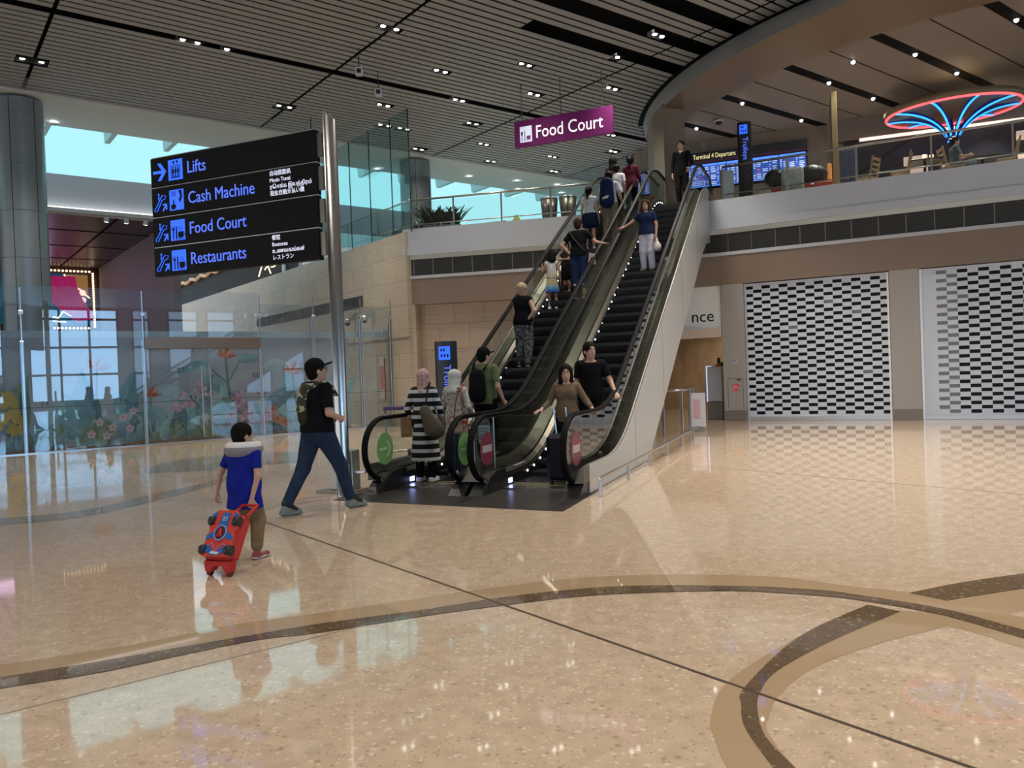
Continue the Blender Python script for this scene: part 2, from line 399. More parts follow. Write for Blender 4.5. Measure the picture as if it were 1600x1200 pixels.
for i, (a, b, mk, z) in enumerate(INLAYS):
    inlay('trim_inlay_%d' % (i + 1), a, b, {'t': M_tan, 'd': M_dark, 'g': M_grey}[mk], z)
# metal expansion joint running across the floor
struct(MB().box(3.035, 3.052, 0.3, 9.0, 0.0, 0.004).build('trim_20', M_joint, frame='G'))
fj = MB()
for v in (-3.4, 9.5): fj.box(v, v + 0.008, 0.3, 21, 0.0, 0.003)
for u in (4.4, 10.8, 17.2): fj.box(-12, 3.0, u, u + 0.008, 0.0, 0.003)
struct(fj.build('trim_21', M_grey, frame='G'))

# ---- slatted ceiling on the building grid (local x = V, y = U)
cm = MB()
joints = [-16.6, -10.1, -3.62, 2.88, 9.40, 15.92, 22.42, 28.9, 35.4]
RC_V, RC_U, RC_R = 28.30, 10.08, 11.69
channels = [19.65, 10.2 - 4.9]
rs_ = random.Random(3)
u = -12.0; i = 0
gaps = [(11.75, 12.25), (13.05, 13.5), (14.35, 14.85)]
pod = []                                   # openings for the twin downlights
PAIRS = [((2.64, 22.8), (3.05, 22.74)), ((5.58, 19.62), (5.92, 19.62)), ((6.62, 19.62), None), ((9.2, 16.42), (9.55, 16.42)), ((9.17, 22.81), (9.5, 22.81)),
         ((11.67, 18.03), (11.95, 18.03)), ((13.35, 19.65), (13.61, 19.65)), ((11.65, 21.19), (11.93, 21.19)), ((12.57, 22.87), (12.87, 22.87)), ((13.28, 22.85), (13.57, 22.85)),
         ((14.94, 21.25), (15.23, 21.25)), ((16.6, 22.95), (16.87, 22.95)), ((18.16, 24.66), (18.44, 24.66)), ((13.35, 16.46), (13.61, 16.46)), ((14.99, 13.25), (15.25, 13.25)),
         ((15.23, 14.77), None), ((14.95, 18.08), (15.23, 18.08)), ((16.6, 16.5), (16.88, 16.5)), ((14.92, 24.64), (15.2, 24.64)), ((19.82, 19.8), (20.08, 19.8)),
         ((21.39, 21.25), (21.62, 21.25)), ((19.85, 22.98), (20.1, 22.98)), ((21.33, 24.6), (21.56, 24.6)), ((2.8, 13.2), (3.1, 13.2)), ((2.8, 6.8), (3.1, 6.8)), ((9.2, 10.0), (9.5, 10.0)), ((9.2, 3.6), (9.5, 3.6)), ((-3.6, 6.8), (-3.3, 6.8)), ((-3.6, 0.4), (-3.3, 0.4)), ((2.8, 0.4), (3.1, 0.4)), ((9.2, -2.8), (9.5, -2.8)), ((2.8, -6), (3.1, -6)), ((15.2, 3.6), (15.5, 3.6)), ((-3.6, 13.2), (-3.3, 13.2)), ((13.4, 6.8), (13.7, 6.8)), ((13.4, 10.0), (13.7, 10.0)), ((14.6, 8.4), (14.9, 8.4)), ((12.0, 3.6), (12.3, 3.6)), ((-3.6, 19.6), (-3.3, 19.6))]  # pairs in front of the shutters are added, unseen, to brighten that side
while u < 25.05:
    w = 0.188
    if not any(abs(u + w / 2 - c) < 0.16 for c in channels):
        vmax = 44.0
        du = u + w / 2 - RC_U
        if abs(du) < RC_R: vmax = RC_V - math.sqrt(RC_R ** 2 - du ** 2) + 0.05
        cuts = []
        for a, b in PAIRS:
            if abs(a[1] - (u + w / 2)) < 0.16: cuts.append((a[0] - 0.16, (b[0] if b else a[0]) + 0.16))
        for g0, g1 in gaps:
            if g0 < u + w / 2 < g1: cuts.append((10.6 + (g0 - 11.7) * 0.5, 22.0))
        for k in range(len(joints) - 1):
            a, b = joints[k] + 0.045, min(joints[k + 1] - 0.045, vmax)
            if b <= a + 0.05: continue
            segs = [(a, b)]
            for c0, c1 in cuts:
                ns = []
                for p, q in segs:
                    if c1 <= p or c0 >= q: ns.append((p, q))
                    else:
                        if c0 > p + 0.02: ns.append((p, c0))
                        if c1 < q - 0.02: ns.append((c1, q))
                segs = ns
            for p, q in segs: cm.box(p, q, u, u + w, 9.70, 9.715)
    u += 0.26
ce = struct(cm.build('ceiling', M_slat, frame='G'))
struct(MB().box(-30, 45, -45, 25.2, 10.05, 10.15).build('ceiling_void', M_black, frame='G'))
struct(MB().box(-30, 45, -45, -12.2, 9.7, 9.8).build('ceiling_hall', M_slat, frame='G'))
# soffit strip and its edge lip
so = MB().box(-30, 45, 25.2, 28.0, 9.70, 10.1).box(-30, 45, 25.1, 25.2, 9.66, 10.1)
struct(so.build('ceiling_soffit', M_soffit, frame='G'))
# skylight void beyond the soffit: glazed back wall, sloping roof glazing, plaster fins
struct(MB().box(-20, 13.6, 33.5, 33.6, 7.6, 15).box(13.6, 45, 33.5, 33.6, 5.95, 15).build('window_1', M_cyan, frame='G'))
struct(MB().prism([(28.2, 12.0), (33.6, 15.0), (33.6, 15.1), (28.2, 12.1)], -20, 45, 'x').build('window_2', M_cyan, frame='G'))
for k, v in enumerate(np.arange(-5.55, 30, 1.87)):
    struct(MB().prism([(28.02, 9.73), (28.02, 12.0), (30.0, 13.0), (29.35, 9.73)], v, v + 0.16, 'x').build('trim_%d' % (30 + k), M_cyanfin, frame='G'))
# bulkhead above the far hall with a light cove
struct(MB().box(-20, 17.2, 29.4, 29.6, 7.45, 8.55).box(12.62, 17.2, 29.4, 29.6, 5.95, 7.45).build('wall_bulkhead', M_white, frame='G'))
struct(MB().box(-20, 8.0, 29.1, 29.6, 7.28, 7.40).build('trim_60', M_soffit, frame='G'))
struct(MB().box(-20, 8.0, 29.2, 29.38, 7.41, 7.45).build('trim_61', M_cove, frame='G'))
struct(MB().box(-20, 7.75, 29.6, 42.6, 7.30, 7.45).build('ceiling_lower', M_dkceil, frame='G'))
dj = MB()
for u_ in (32.5, 36.0, 39.5): dj.box(-20, 7.7, u_, u_ + 0.08, 7.285, 7.30)
for v_ in (-1, 3.0, 6.0): dj.box(v_, v_ + 0.08, 29.7, 42.4, 7.285, 7.30)
struct(dj.build('trim_62', M_black, frame='G'))
struct(MB().box(7.7, 7.95, 29.4, 42.6, 0, 7.45).build('wall_side', M_brownwall, frame='G'))
struct(MB().box(-20, 7.7, 42.6, 42.8, 0, 7.45).build('wall_far', mat('far_dark', (0.03, 0.03, 0.035), 0.5), frame='G'))
# pale stone wall running away from the escalator hall, with a vent band near its top
sw = MB().box(21.1, 60, -12.6, -12.3, 0, 5.95)
FRW = FR['W'].copy()
FRstone = Matrix.Rotation(AG + math.pi / 2, 4, 'Z')      # local x = U, local y = -V
struct(sw.build('wall_stone', M_stone, frame=FRstone))
vm = MB().box(24.05, 34.0, -12.302, -12.27, 3.93, 4.3)
vf = MB()
for x in np.arange(24.05, 34, 0.62): vf.box(x, x + 0.02, -12.27, -12.262, 3.93, 4.3)
struct(vm.build('trim_63', M_vent, frame=FRstone)); struct(vf.build('trim_64', M_dsteel, frame=FRstone))
# upper floor slab
P0, P1, P2, P3 = E(-11.75, 21.6), E(-5.6, 22.42), E(-2.5, 22.38), S(10.5, 0)
up = [P0, P1, P2, P3, S(14, 9), E(14, 31), G(45, 33.4), G(12.62, 33.4), G(12.62, 22)]
struct(MB().prism([(p.x, p.y) for p in up], 5.15, 5.95).build('floor_upper', mat('upper_floor', (0.42, 0.37, 0.31), 0.25)))
# fascia bands (offset outward) following the slab edge
def band(name, pts, z0, z1, t0, t1, m):
    mb = MB()
    A = []; Bk = []
    for i, p in enumerate(pts):
        a = pts[max(i - 1, 0)]; b = pts[min(i + 1, len(pts) - 1)]
        d = (b - a); d.z = 0; d.normalize(); nrm = Vector((d.y, -d.x, 0))
        A.append(p + nrm * t1); Bk.append(p + nrm * t0)
    poly = [(p.x, p.y) for p in A] + [(p.x, p.y) for p in Bk[::-1]]
    mb.prism(poly, z0, z1)
    return struct(mb.build(name, m))
edge = [P0, P1, P2, P3]
band('trim_70', edge, 5.42, 6.03, -0.1, 0.06, M_white)
band('trim_71', edge, 5.22, 5.42, -0.1, 0.10, M_white)
band('trim_72', edge, 5.10, 5.22, -0.1, 0.02, M_soffit)
band('trim_73', edge, 4.60, 5.10, -0.1, 0.0, M_vent)
band('trim_74', edge, 4.51, 4.60, -0.1, 0.05, M_white)
band('trim_75', edge, 3.72, 4.51, -0.6, 0.02, M_bronze)
vf = MB()
for a, b in zip(edge, edge[1:]):
    L = (b - a).length; d = (b - a).normalized(); n = Vector((d.y, -d.x, 0))
    for k in range(int(L / 0.62)):
        p = a + d * (k * 0.62 + 0.3); T = Matrix.Translation(p) @ Matrix.Rotation(math.atan2(d.y, d.x), 4, 'Z')
        vf.box(-0.012, 0.012, -0.012, 0.01, 4.62, 5.08, T=T)
    T = Matrix.Translation(a) @ Matrix.Rotation(math.atan2(d.y, d.x), 4, 'Z')
    for z in np.arange(4.64, 5.08, 0.055): vf.box(0, L, -0.008, 0.02, z, z + 0.014, m=1, T=T)
struct(vf.build('trim_76', [M_dsteel, mat('vent_blade', (0.05, 0.052, 0.05), 0.5)]))
# back wall of the alcove left of the escalators
d01 = (P1 - P0).normalized(); T01 = Matrix.Translation(P0) @ Matrix.Rotation(math.atan2(d01.y, d01.x), 4, 'Z')
struct(MB().box(0.0, 7.4, 0.3, 0.5, 0, 3.72).build('wall_back', M_stone2, frame=T01))
struct(MB().box(-0.02, 0.30, -0.02, 0.3, 0, 3.72).build('wall_corner', M_stone, frame=T01))
# right part of the ground floor: pillars, shop shutters, corridor
cor = MB().box(-6.5, 0.1, 6.3, 6.5, 0, 3.9)
struct(cor.build('wall_corridor', M_wood, frame='S'))
struct(MB().box(-0.02, 0.12, 0.62, 6.4, 0, 4).build('wall_passage', M_beige, frame='S'))
struct(MB().box(-3.2, 0.06, 0.2, 6.4, 3.72, 3.9).build('ceiling_passage', M_white, frame='S'))
struct(MB().box(-0.55, -0.51, 6.26, 6.3, 0, 3.7).box(-1.3, -1.27, 6.26, 6.3, 0, 3.7).build('trim_77', M_bronze, frame='S'))
for k, (a, b) in enumerate(((0.06, 0.66), (4.22, 4.88))):
    struct(MB().bbox(a, b, -0.02, 0.6, 0.26, 3.72, 0.012).build('wall_pillar_%d' % k, M_pillar, frame='S'))
    struct(MB().bbox(a - 0.005, b + 0.005, -0.03, 0.6, 0, 0.26, 0.008).build('baseboard_%d' % k, mat('plinth_brown', (0.20, 0.165, 0.14), 0.3), frame='S'))
# ================================================================== SHOP SHUTTERS
M_shut = mat('shutter_slat', (0.64, 0.69, 0.78), 0.4, 0.0)
M_shutcell = mat('shutter_clear_panel', (0.006, 0.007, 0.010), 0.4, spec=0.15)
M_shutfade = mat('shutter_half_clear_panel', (0.16, 0.175, 0.20), 0.25)
def shutter(x0, x1, label, margin):
    t = thing('roller_shutter', label, 'shutter', S(x0, 0.12), AS, 'roller shutters of the closed shops')
    wd = x1 - x0; h = 3.70
    mb = MB(); mc = MB()
    cw, ch = 0.2225, 0.205
    xs = [0.0]; x = margin
    while x < wd - 0.02:
        xs.append(x); x += cw
    xs.append(wd)
    n = len(xs) - 1
    for c in range(n):
        a, b = xs[c], xs[c + 1]
        off = (c % 2) * ch / 2
        if (c == 0 and margin > 0.3) or c == n - 1 and (b - a) < cw * .8:
            mb.box(a, b, 0, 0.02, 0, h); continue
        zs = 0.0; z = 0.16 + off
        while z + 0.08 < h:
            mb.box(a, b, 0, 0.02, zs, z)
            mc.box(a + 0.004, b - 0.004, 0.012, 0.018, z, z + 0.085, m=1 if (c < 3 and margin > .3) or rs_.random() < 0.012 else 0)
            zs = z + 0.085; z += ch
        mb.box(a, b, 0, 0.02, zs, h)
    for z in np.arange(0.15, h, ch / 2): mb.box(0, wd, -0.003, 0.0, z, z + 0.006)
    mb.build('curtain', M_shut, t)
    mc.build('clear_panels', [M_shutcell, M_shutfade], t)
    MB().bbox(-0.0, wd, -0.015, 0.03, 0.0, 0.11, 0.006).build('bottom_bar', mat('alu', (0.52, 0.55, 0.60), 0.3, 0.6), t)
    for a in (0.0, wd - 0.05): MB().box(a, a + 0.045, -0.05, 0.03, 0, h).build('guide_rail', mat('alu_bright', (0.75, 0.78, 0.83), 0.3, 0.5), t)
    struct(MB().box(x0, x1, 0.2, 0.25, 0, 3.72).build('wall_shop', M_black, frame='S'))
shutter(0.67, 4.21, 'white brick-pattern roller shutter between the two grey pillars', 0.0)
shutter(4.89, 9.6, 'wide white roller shutter with a solid strip along its left edge', 0.36)
# intercom, fire hose door with sign
t = thing('intercom', 'small white intercom on the grey pillar above the hose cabinet', 'intercom', S(0.38, -0.02, 1.62), AS)
MB().bbox(-0.05, 0.05, -0.02, 0, -0.06, 0.06, 0.006).build('housing', M_white, t); MB().box(-0.03, 0.03, -0.024, -0.018, -0.01, 0.035).build('screen', mat('grey_screen', (0.2, 0.2, 0.22), 0.3), t)
t = thing('hose_cabinet', 'flush grey cabinet door with red fire hose sign in the pillar', 'cabinet', S(0.38, -0.021, 0.3), AS)
MB().box(-0.2, 0.2, -0.012, 0, 0, 0.85).build('door', M_pillar, t)
MB().box(-0.2, 0.2, -0.013, -0.010, 0.845, 0.852).box(-0.202, -0.196, -0.013, -0.01, 0, 0.85).box(0.196, 0.202, -0.013, -0.01, 0, 0.85).build('door_gap', M_black, t)
MB().box(0.05, 0.14, -0.03, -0.01, 0.80, 0.83).build('handle', M_black, t)
MB().box(-0.08, 0.09, -0.016, -0.01, 0.52, 0.70).build('sign', mat('sign_red', (0.6, 0.02, 0.03), 0.4, emit=(0.35, 0.01, 0.02), es=0.3), t)
MB().box(-0.05, -0.02, -0.02, -0.015, 0.55, 0.67).box(0.0, 0.03, -0.02, -0.015, 0.60, 0.67).box(0.045, 0.07, -0.02, -0.015, 0.55, 0.63).build('pictogram', M_white, t)
# money changer fascia sign, its lintel and counter
t = thing('shop_sign', 'white shop sign with dark letters nce over the passage', 'sign', S(0, 0.1, 2.55), AS)
MB().bbox(-2.4, 0.03, -0.02, 0.1, 0.0, 1.17, 0.01).build('board', mat('sign_board_white', (0.78, 0.81, 0.80), 0.5), t)
text('nce', 0.46, at(-0.16, -0.025, 0.2), M_signblk, t, align='RIGHT')
struct(MB().box(-2.4, 0.05, -0.06, 0.2, 2.30, 2.55).build('trim_78', mat('lintel', (0.62, 0.50, 0.42), 0.3), frame='S'))
t = thing('service_kiosk', 'grey metal kiosk with lit blue front beside the passage pillar', 'kiosk', S(-0.36, 0.9), AS)
MB().bbox(-0.22, 0.22, -0.3, 0.3, 0, 0.5, 0.01).build('base', mat('kiosk_brown', (0.12, 0.10, 0.09), 0.3), t)
MB().bbox(-0.20, 0.22, -0.28, 0.3, 0.5, 1.5, 0.02).build('body', mat('kiosk_grey', (0.30, 0.30, 0.31), 0.3, 0.4), t)
MB().bbox(-0.235, -0.20, -0.26, 0.28, 0.5, 1.52, 0.012).build('lit_front', mat('kiosk_light', (0.5, 0.6, 0.9), 0.3, emit=(0.45, 0.6, 1.0), es=0.9), t)
t = thing('desk_figurine', 'small red and black ornament on top of the grey kiosk', 'ornament', S(-0.30, 0.9, 1.502), AS)
MB().lathe([(0.07, 0), (0.08, 0.03), (0.05, 0.06), (0.03, 0.1)], n=16).build('base', mat('orn_red', (0.35, 0.03, 0.03), 0.4), t, smooth=True)
MB().box(-0.02, 0.05, -0.03, 0.03, 0.08, 0.24).build('body', M_signblk, t)
for k, (x, y) in enumerate(((-0.9, 2.2), (-0.9, 4.6))):  # lamps added out of sight to lighten and warm the passage
    t = thing('passage_fill_lamp', 'added round ceiling lamp lighting the passage, %s' % ('nearer the shop sign', 'deeper inside')[k], 'ceiling light', S(x, y, 3.72), AS, 'added passage lamps')
    MB().lathe([(0.0, -0.015), (0.07, -0.015), (0.09, 0.0)], n=14).build('lamp', M_lamp, t); MB().lathe([(0.09, -0.018), (0.12, -0.015), (0.12, 0.0), (0.09, 0.0)], n=14).build('trim_ring', M_white, t)
    ld = bpy.data.lights.new('lamp_light', 'SPOT'); ld.energy = 130; ld.color = (1.0, 0.86, 0.66); ld.spot_size = R(130); ld.spot_blend = 0.5; ld.shadow_soft_size = 0.1
    lo = bpy.data.objects.new('lamp_light', ld); COL.objects.link(lo); lo.parent = t; lo.location = (0, 0, -0.06)
# barrier rail under the escalator
t = thing('barrier_rail', 'stainless barrier with four posts under the escalator slope', 'barrier', E(-2.85, 17.6), AE)
bm_ = MB().tube([(-0.45, 0.1, 1.0), (0, 0.05, 1.0), (0.06, 1.4, 1.0)], 0.03, 8); bm_.build('top_rail', M_steel, t, smooth=True)
for p in ((0.0, 0.05), (0.03, 1.0), (0.06, 1.4), (-0.42, 0.1)): MB().bbox(p[0] - 0.03, p[0] + 0.03, p[1] - 0.03, p[1] + 0.03, 0, 1.0, 0.006).build('post', M_steel, t)
t = thing('notice_stand', 'small white poster board leaning behind the barrier posts', 'notice', E(-2.5, 18.75), AE)
MB().box(-0.3, 0.02, 0, 0.02, 0.12, 0.9).build('board', mat('poster_white', (0.75, 0.74, 0.76), 0.5), t); MB().box(-0.26, -0.1, -0.004, 0, 0.3, 0.75).build('picture', mat('poster_pink', (0.7, 0.45, 0.5), 0.5), t)
MB().bbox(-0.3, 0.02, -0.05, 0.12, 0, 0.12, 0.01).build('foot', M_steel, t)

# ================================================================== ESCALATORS  (root at newel front, local y along the run)
SL = math.tan(math.pi / 6)
YB, YT, ZU = 2.25, 2.25 + 5.95 / SL, 5.95
def nz(y):
    def soft(t, w):
        return 0.0 if t <= -w else t if t >= w else (t + w) ** 2 / (4 * w)
    return SL * (soft(y - YB, 0.75) - soft(y - YT, 0.9))
YEND = 15.2
def ylist(a, b, n=60):
    return [a + (b - a) * i / n for i in range(n + 1)]
def sweep(mb, prof, y0, y1, m=0, zmin=None, n=60):
    ys = ylist(y0, y1, n); k = len(prof); vs = []
    for y in ys:
        z = nz(y)
        for x, d in prof:
            q = z + d
            if zmin is not None: q = max(q, zmin + 0.002 * d)
            vs.append((x, y, q))
    fs = [list(range(k))[::-1], [n * k + j for j in range(k)]]
    for i in range(n):
        for j in range(k): fs.append([i * k + j, i * k + (j + 1) % k, (i + 1) * k + (j + 1) % k, (i + 1) * k + j])
    return mb.add(vs, fs, m)
def rail_path():
    P = []
    for a in np.linspace(math.radians(255), math.radians(90), 22):
        P.append((0.50 + 0.50 * math.cos(a) * (1.0 if a > 2.2 else 1.0), 0.565 + 0.415 * math.sin(a)))
    for y in ylist(0.65, 14.7, 90): P.append((y, nz(y) + 0.98))
    for a in np.linspace(math.radians(90), math.radians(-75), 22):
        P.append((14.75 + 0.45 * math.cos(a), ZU + 0.565 + 0.415 * math.sin(a)))
    return P
RP = rail_path()
def sweep_rail(mb, x, off, w, h, m=0, i0=0, i1=None):
    P = RP[i0:i1]; n = 10; vs = []; fs = []
    for i, p in enumerate(P):
        a = P[max(i - 1, 0)]; b = P[min(i + 1, len(P) - 1)]
        ty, tz = b[0] - a[0], b[1] - a[1]; l = math.hypot(ty, tz) or 1; ny, nz_ = -tz / l, ty / l
        for j in range(n):
            A = 2 * math.pi * j / n; cx = w * math.copysign(abs(math.cos(A)) ** 0.6, math.cos(A)); cn = h * math.copysign(abs(math.sin(A)) ** 0.6, math.sin(A)) + off
            vs.append((x + cx, p[0] + ny * cn, p[1] + nz_ * cn))
    for i in range(len(P) - 1):
        for j in range(n): fs.append([i * n + j, i * n + (j + 1) % n, (i + 1) * n + (j + 1) % n, (i + 1) * n + j])
    fs += [list(range(n))[::-1], [(len(P) - 1) * n + j for j in range(n)]]
    return mb.add(vs, fs, m)
M_step = mat('step_black', (0.020, 0.020, 0.023), 0.42, 0.3)
M_skirt = mat('skirt_black', (0.012, 0.012, 0.013), 0.3)
M_deck = mat('deck_bronze', (0.14, 0.128, 0.105), 0.30, 0.85)
M_yel = mat('comb_yellow', (0.55, 0.48, 0.22), 0.5)
M_green = mat('sticker_green', (0.18, 0.38, 0.11), 0.5)
M_green2 = mat('sticker_white', (0.42, 0.58, 0.36), 0.5)
M_red = mat('sticker_red', (0.20, 0.032, 0.055), 0.5)
M_redbar = mat('sticker_bar', (0.42, 0.38, 0.36), 0.5)
step_me = None
def escalator(xc, label, disc, clad_sides):
    global step_me
    t = thing('escalator', label, 'escalator', E(xc, 8.8), AE, 'pair of escalators')
    # truss under the steps
    tr = MB(); sweep(tr, [(-0.70, -1.09), (0.70, -1.09), (0.70, -0.30), (-0.70, -0.30)], 2.9, 13.3, zmin=0.03)
    tr.build('truss', mat('truss_grey', (0.33, 0.325, 0.31), 0.4), t)
    for sd in clad_sides:
        c = MB(); x0, x1 = sorted((sd * 0.705, sd * 0.745))
        sweep(c, [(x0, -1.10), (x1, -1.10), (x1, 0.36), (x0, 0.36)], 0.55, 13.3, zmin=0.012)
        pc = c.build('cladding_panel', M_clad, t)
        for k, y in enumerate((3.2, 5.7, 8.2, 10.7)):
            MB().box(sd * 0.747 - 0.001, sd * 0.747 + 0.001, y, y + 0.006, max(0.02, nz(y) - 1.05), nz(y) + 0.33).build('panel_joint', M_dsteel, pc)
    # steps
    if step_me is None:
        s = MB(); s.box(-0.5, 0.5, 0.0, 0.40, -0.05, 0.0)
        for i in range(50):
            x = -0.5 + i * 0.02; s.box(x + 0.002, x + 0.012, 0.0, 0.40, 0.0, 0.012)
        rp = [(0.0, -0.05), (0.012, -0.10), (0.03, -0.16), (0.05, -0.2), (0.07, -0.2), (0.04, -0.1), (0.03, -0.05)]
        s.prism(rp, -0.5, 0.5, 'x')
        so_ = s.build('step', M_step, t); step_me = so_.data; bpy.data.objects.remove(so_)
    y = 1.1; 
    k = 0
    while y < 14.2:
        zc = nz(y + 0.2)
        o = bpy.data.objects.new('step', step_me); COL.objects.link(o); o.parent = t; o.location = (0, y, max(0.012, round(zc / 0.2) * 0.2 if 0.1 < zc < 5.85 else zc + 0.004))
        y += 0.346 if 1.9 < y < 12.6 else 0.40
    for yy, z in ((0.75, 0.0), (14.2, ZU)):
        MB().box(-0.5, 0.5, yy, yy + 0.5, z + 0.004, z + 0.024).build('comb_plate', M_dsteel, t)
    MB().box(-0.5, 0.5, 1.02, 1.035, 0.0245, 0.0285).box(-0.5, 0.5, 1.19, 1.205, 0.0245, 0.0285).build('comb_line', M_yel, t)
    for sd in (-1, 1):
        sk = MB(); a, b = sorted((sd * 0.505, sd * 0.525)); sweep(sk, [(a, -0.15), (b, -0.15), (b, 0.16), (a, 0.16)], 0.35, 14.9, zmin=0.006); sk.build('skirt', M_skirt, t)
        dk = MB(); a, b = sorted((sd * 0.525, sd * 0.585)); sweep(dk, [(a, 0.14), (b, 0.20), (b, 0.25), (a, 0.20)] if sd > 0 else [(a, 0.20), (b, 0.14), (b, 0.20), (a, 0.25)], 0.3, 15.0)
        a, b = sorted((sd * 0.60, sd * 0.742)); sweep(dk, [(a, 0.16), (b, 0.16), (b, 0.37), (a, 0.27)] if sd > 0 else [(a, 0.16), (b, 0.16), (b, 0.27), (a, 0.37)], 0.3, 15.0)
        dk.build('deck', M_deck, t)
        nb = MB().prism([(0.12, 0.006), (0.95, 0.006), (0.95, 0.26), (0.62, 0.26), (0.42, 0.20), (0.22, 0.08)], sd * 0.60 - 0.09, sd * 0.60 + 0.13 if sd > 0 else sd * 0.60 + 0.09, 'x')
        nb.build('newel_base', mat('newel_black', (0.016, 0.016, 0.018), 0.3), t)
        # glass: from the deck to the handrail
        top = [(sd * 0.592, p[0], p[1] - 0.02) for p in RP if p[0] >= 0]
        i0 = 2; seg = RP[i0:-2]
        poly = [(0.75, 0.20)] + [(0.5 + (p[0] - 0.5) * 0.96 if p[0] < 1 else p[0], p[1] - 0.015) for p in seg] + [(14.7, ZU + 0.22)] + [(y_, nz(y_) + 0.22) for y_ in ylist(14.6, 0.8, 90)]
        MB().prism(poly, sd * 0.592 - 0.006, sd * 0.592 + 0.006, 'x').build('balustrade_glass', M_glb, t)
        hr = MB(); sweep_rail(hr, sd * 0.592, 0.0, 0.042, 0.024); h = hr.build('handrail', M_rub, t, smooth=True)
        gr = MB(); sweep_rail(gr, sd * 0.592, -0.026, 0.020, 0.010); gr.build('guide', M_dsteel, t, smooth=True)
        # round direction sticker on the newel glass
        T = Matrix.Translation((sd * 0.592 + 0.008, 0.50, 0.56)) @ Matrix.Rotation(math.pi / 2, 4, 'Y')
        st = MB().lathe([(0.0, 0.0), (0.215, 0.0), (0.215, 0.004), (0.0, 0.004)], n=32, T=T); st = st.build('direction_sticker', M_green if disc == 'g' else M_red, t)
        TT = Matrix.Translation((sd * 0.592 + 0.0125, 0.50, 0.56))
        if disc == 'g':
            ar = MB().prism([(-0.02, -0.03), (0.06, -0.03), (0.06, 0.03), (-0.16, 0.03), (-0.16, 0.0), (-0.02, 0.0)], 0, 0.002, 'x', T=TT)
            ar = MB().prism([(-0.15, -0.018), (0.05, -0.018), (0.05, -0.018), (0.05, 0.018), (-0.15, 0.018)], 0, 0.002, 'x', T=TT).prism([(0.03, -0.11), (0.08, -0.11), (0.15, 0.0), (0.08, 0.11), (0.03, 0.11), (0.10, 0.0)], 0, 0.002, 'x', T=TT)
            ar.build('arrow', M_green2, st)
        else:
            MB().box(0, 0.002, -0.15, 0.15, -0.045, 0.045, T=TT).build('bar', M_redbar, st)
        # comb light and slots at the foot of the skirt
        MB().box(sd * 0.503 - 0.004, sd * 0.503 + 0.004, 1.02, 1.14, 0.05, 0.11).build('comb_light', M_ledblue if sd < 0 else M_led, t)
        lt = MB(); tick = MB()
        for i in range(5): tick.box(*sorted((sd * 0.53, sd * 0.575)), 1.35 + i * 0.09, 1.39 + i * 0.09, nz(1.4 + i * 0.09) + 0.235, nz(1.4 + i * 0.09) + 0.245)
        tick.build('deck_grille', M_white, t)
    # row of skirt lamps on the left hand side
    lm = None
    for i in range(46):
        y = 1.75 + i * 0.28
        if y > 14.3: break
        if lm is None: lo = MB().ell((0, 0, 0), (0.008, 0.017, 0.017), 6).build('skirt_light', M_led, t); lm = lo.data
        else:
            lo = bpy.data.objects.new('skirt_light', lm); COL.objects.link(lo); lo.parent = t
        lo.location = (-0.500, y, nz(y) + 0.115)
    return t
esc1 = escalator(-4.88, 'left escalator carrying people up, green arrow discs on its newels', 'g', (-1,))
esc2 = escalator(-3.395, 'right escalator carrying people down, red no entry discs and grey side panel', 'r', (1,))
# dark landing plate in front of both
lp = MB().prism([(-5.72, 8.42), (-2.61, 8.12), (-2.61, 9.6), (-5.72, 9.6)], 0.0, 0.006)
tag(lp.build('landing_plate', mat('landing_dark', (0.035, 0.031, 0.028), 0.35), frame='E'), 'dark metal landing plate in front of both escalators', 'floor plate')
tag(MB().box(-5.45, -4.55, 23.0, 24.2, 5.95, 5.956).build('landing_plate', mat('landing_dark'), frame='E'), 'dark landing plate at the top of the left escalator', 'floor plate')
tag(MB().box(-3.45, -2.9, 23.0, 24.2, 5.95, 5.956).build('landing_plate', mat('landing_dark'), frame='E'), 'dark landing plate at the top of the right escalator', 'floor plate')
# low kerb rail along the right escalator
t = thing('kerb_rail', 'low steel kerb rail along the right escalator cladding', 'rail', E(-2.48, 9.16), AE)
MB().bbox(-0.02, 0.02, 0, 8.3, 0.19, 0.23, 0.006).build('rail', M_steel, t)
for y in np.arange(0.02, 8.3, 1.5): MB().bbox(-0.018, 0.018, y, y + 0.05, 0.0, 0.19, 0.004).build('post', M_steel, t)
t = thing('kerb_rail', 'short steel guard in front of the left escalator newel', 'rail', E(-5.95, 9.1), AE)
MB().bbox(0.0, 0.30, -0.02, 0.02, 0.25, 0.29, 0.006).bbox(0.0, 0.04, -0.02, 0.02, 0, 0.27, 0.006).build('rail', M_steel, t)
# glass screen with notice between the escalators
t = thing('glass_screen', 'small framed glass screen with a pale notice between the escalators', 'screen', E(-4.14, 9.6), AE)
MB().box(-0.14, 0.14, -0.006, 0.006, 0.2, 1.0).build('pane', M_gl, t)
MB().bbox(-0.15, -0.135, -0.01, 0.01, 0.2, 1.0, 0.003).build('frame', M_steel, t); MB().bbox(0.135, 0.15, -0.01, 0.01, 0.2, 1.0, 0.003).build('frame', M_steel, t)
MB().box(-0.07, 0.09, -0.012, -0.008, 0.60, 0.84).build('notice', mat('notice_blue', (0.50, 0.58, 0.66), 0.5), t)
for i in range(5): MB().box(-0.055, 0.07 - 0.02 * (i % 2), -0.014, -0.0125, 0.79 - i * 0.035, 0.80 - i * 0.035).build('notice_line', mat('notice_ink', (0.12, 0.22, 0.36), 0.5), t)

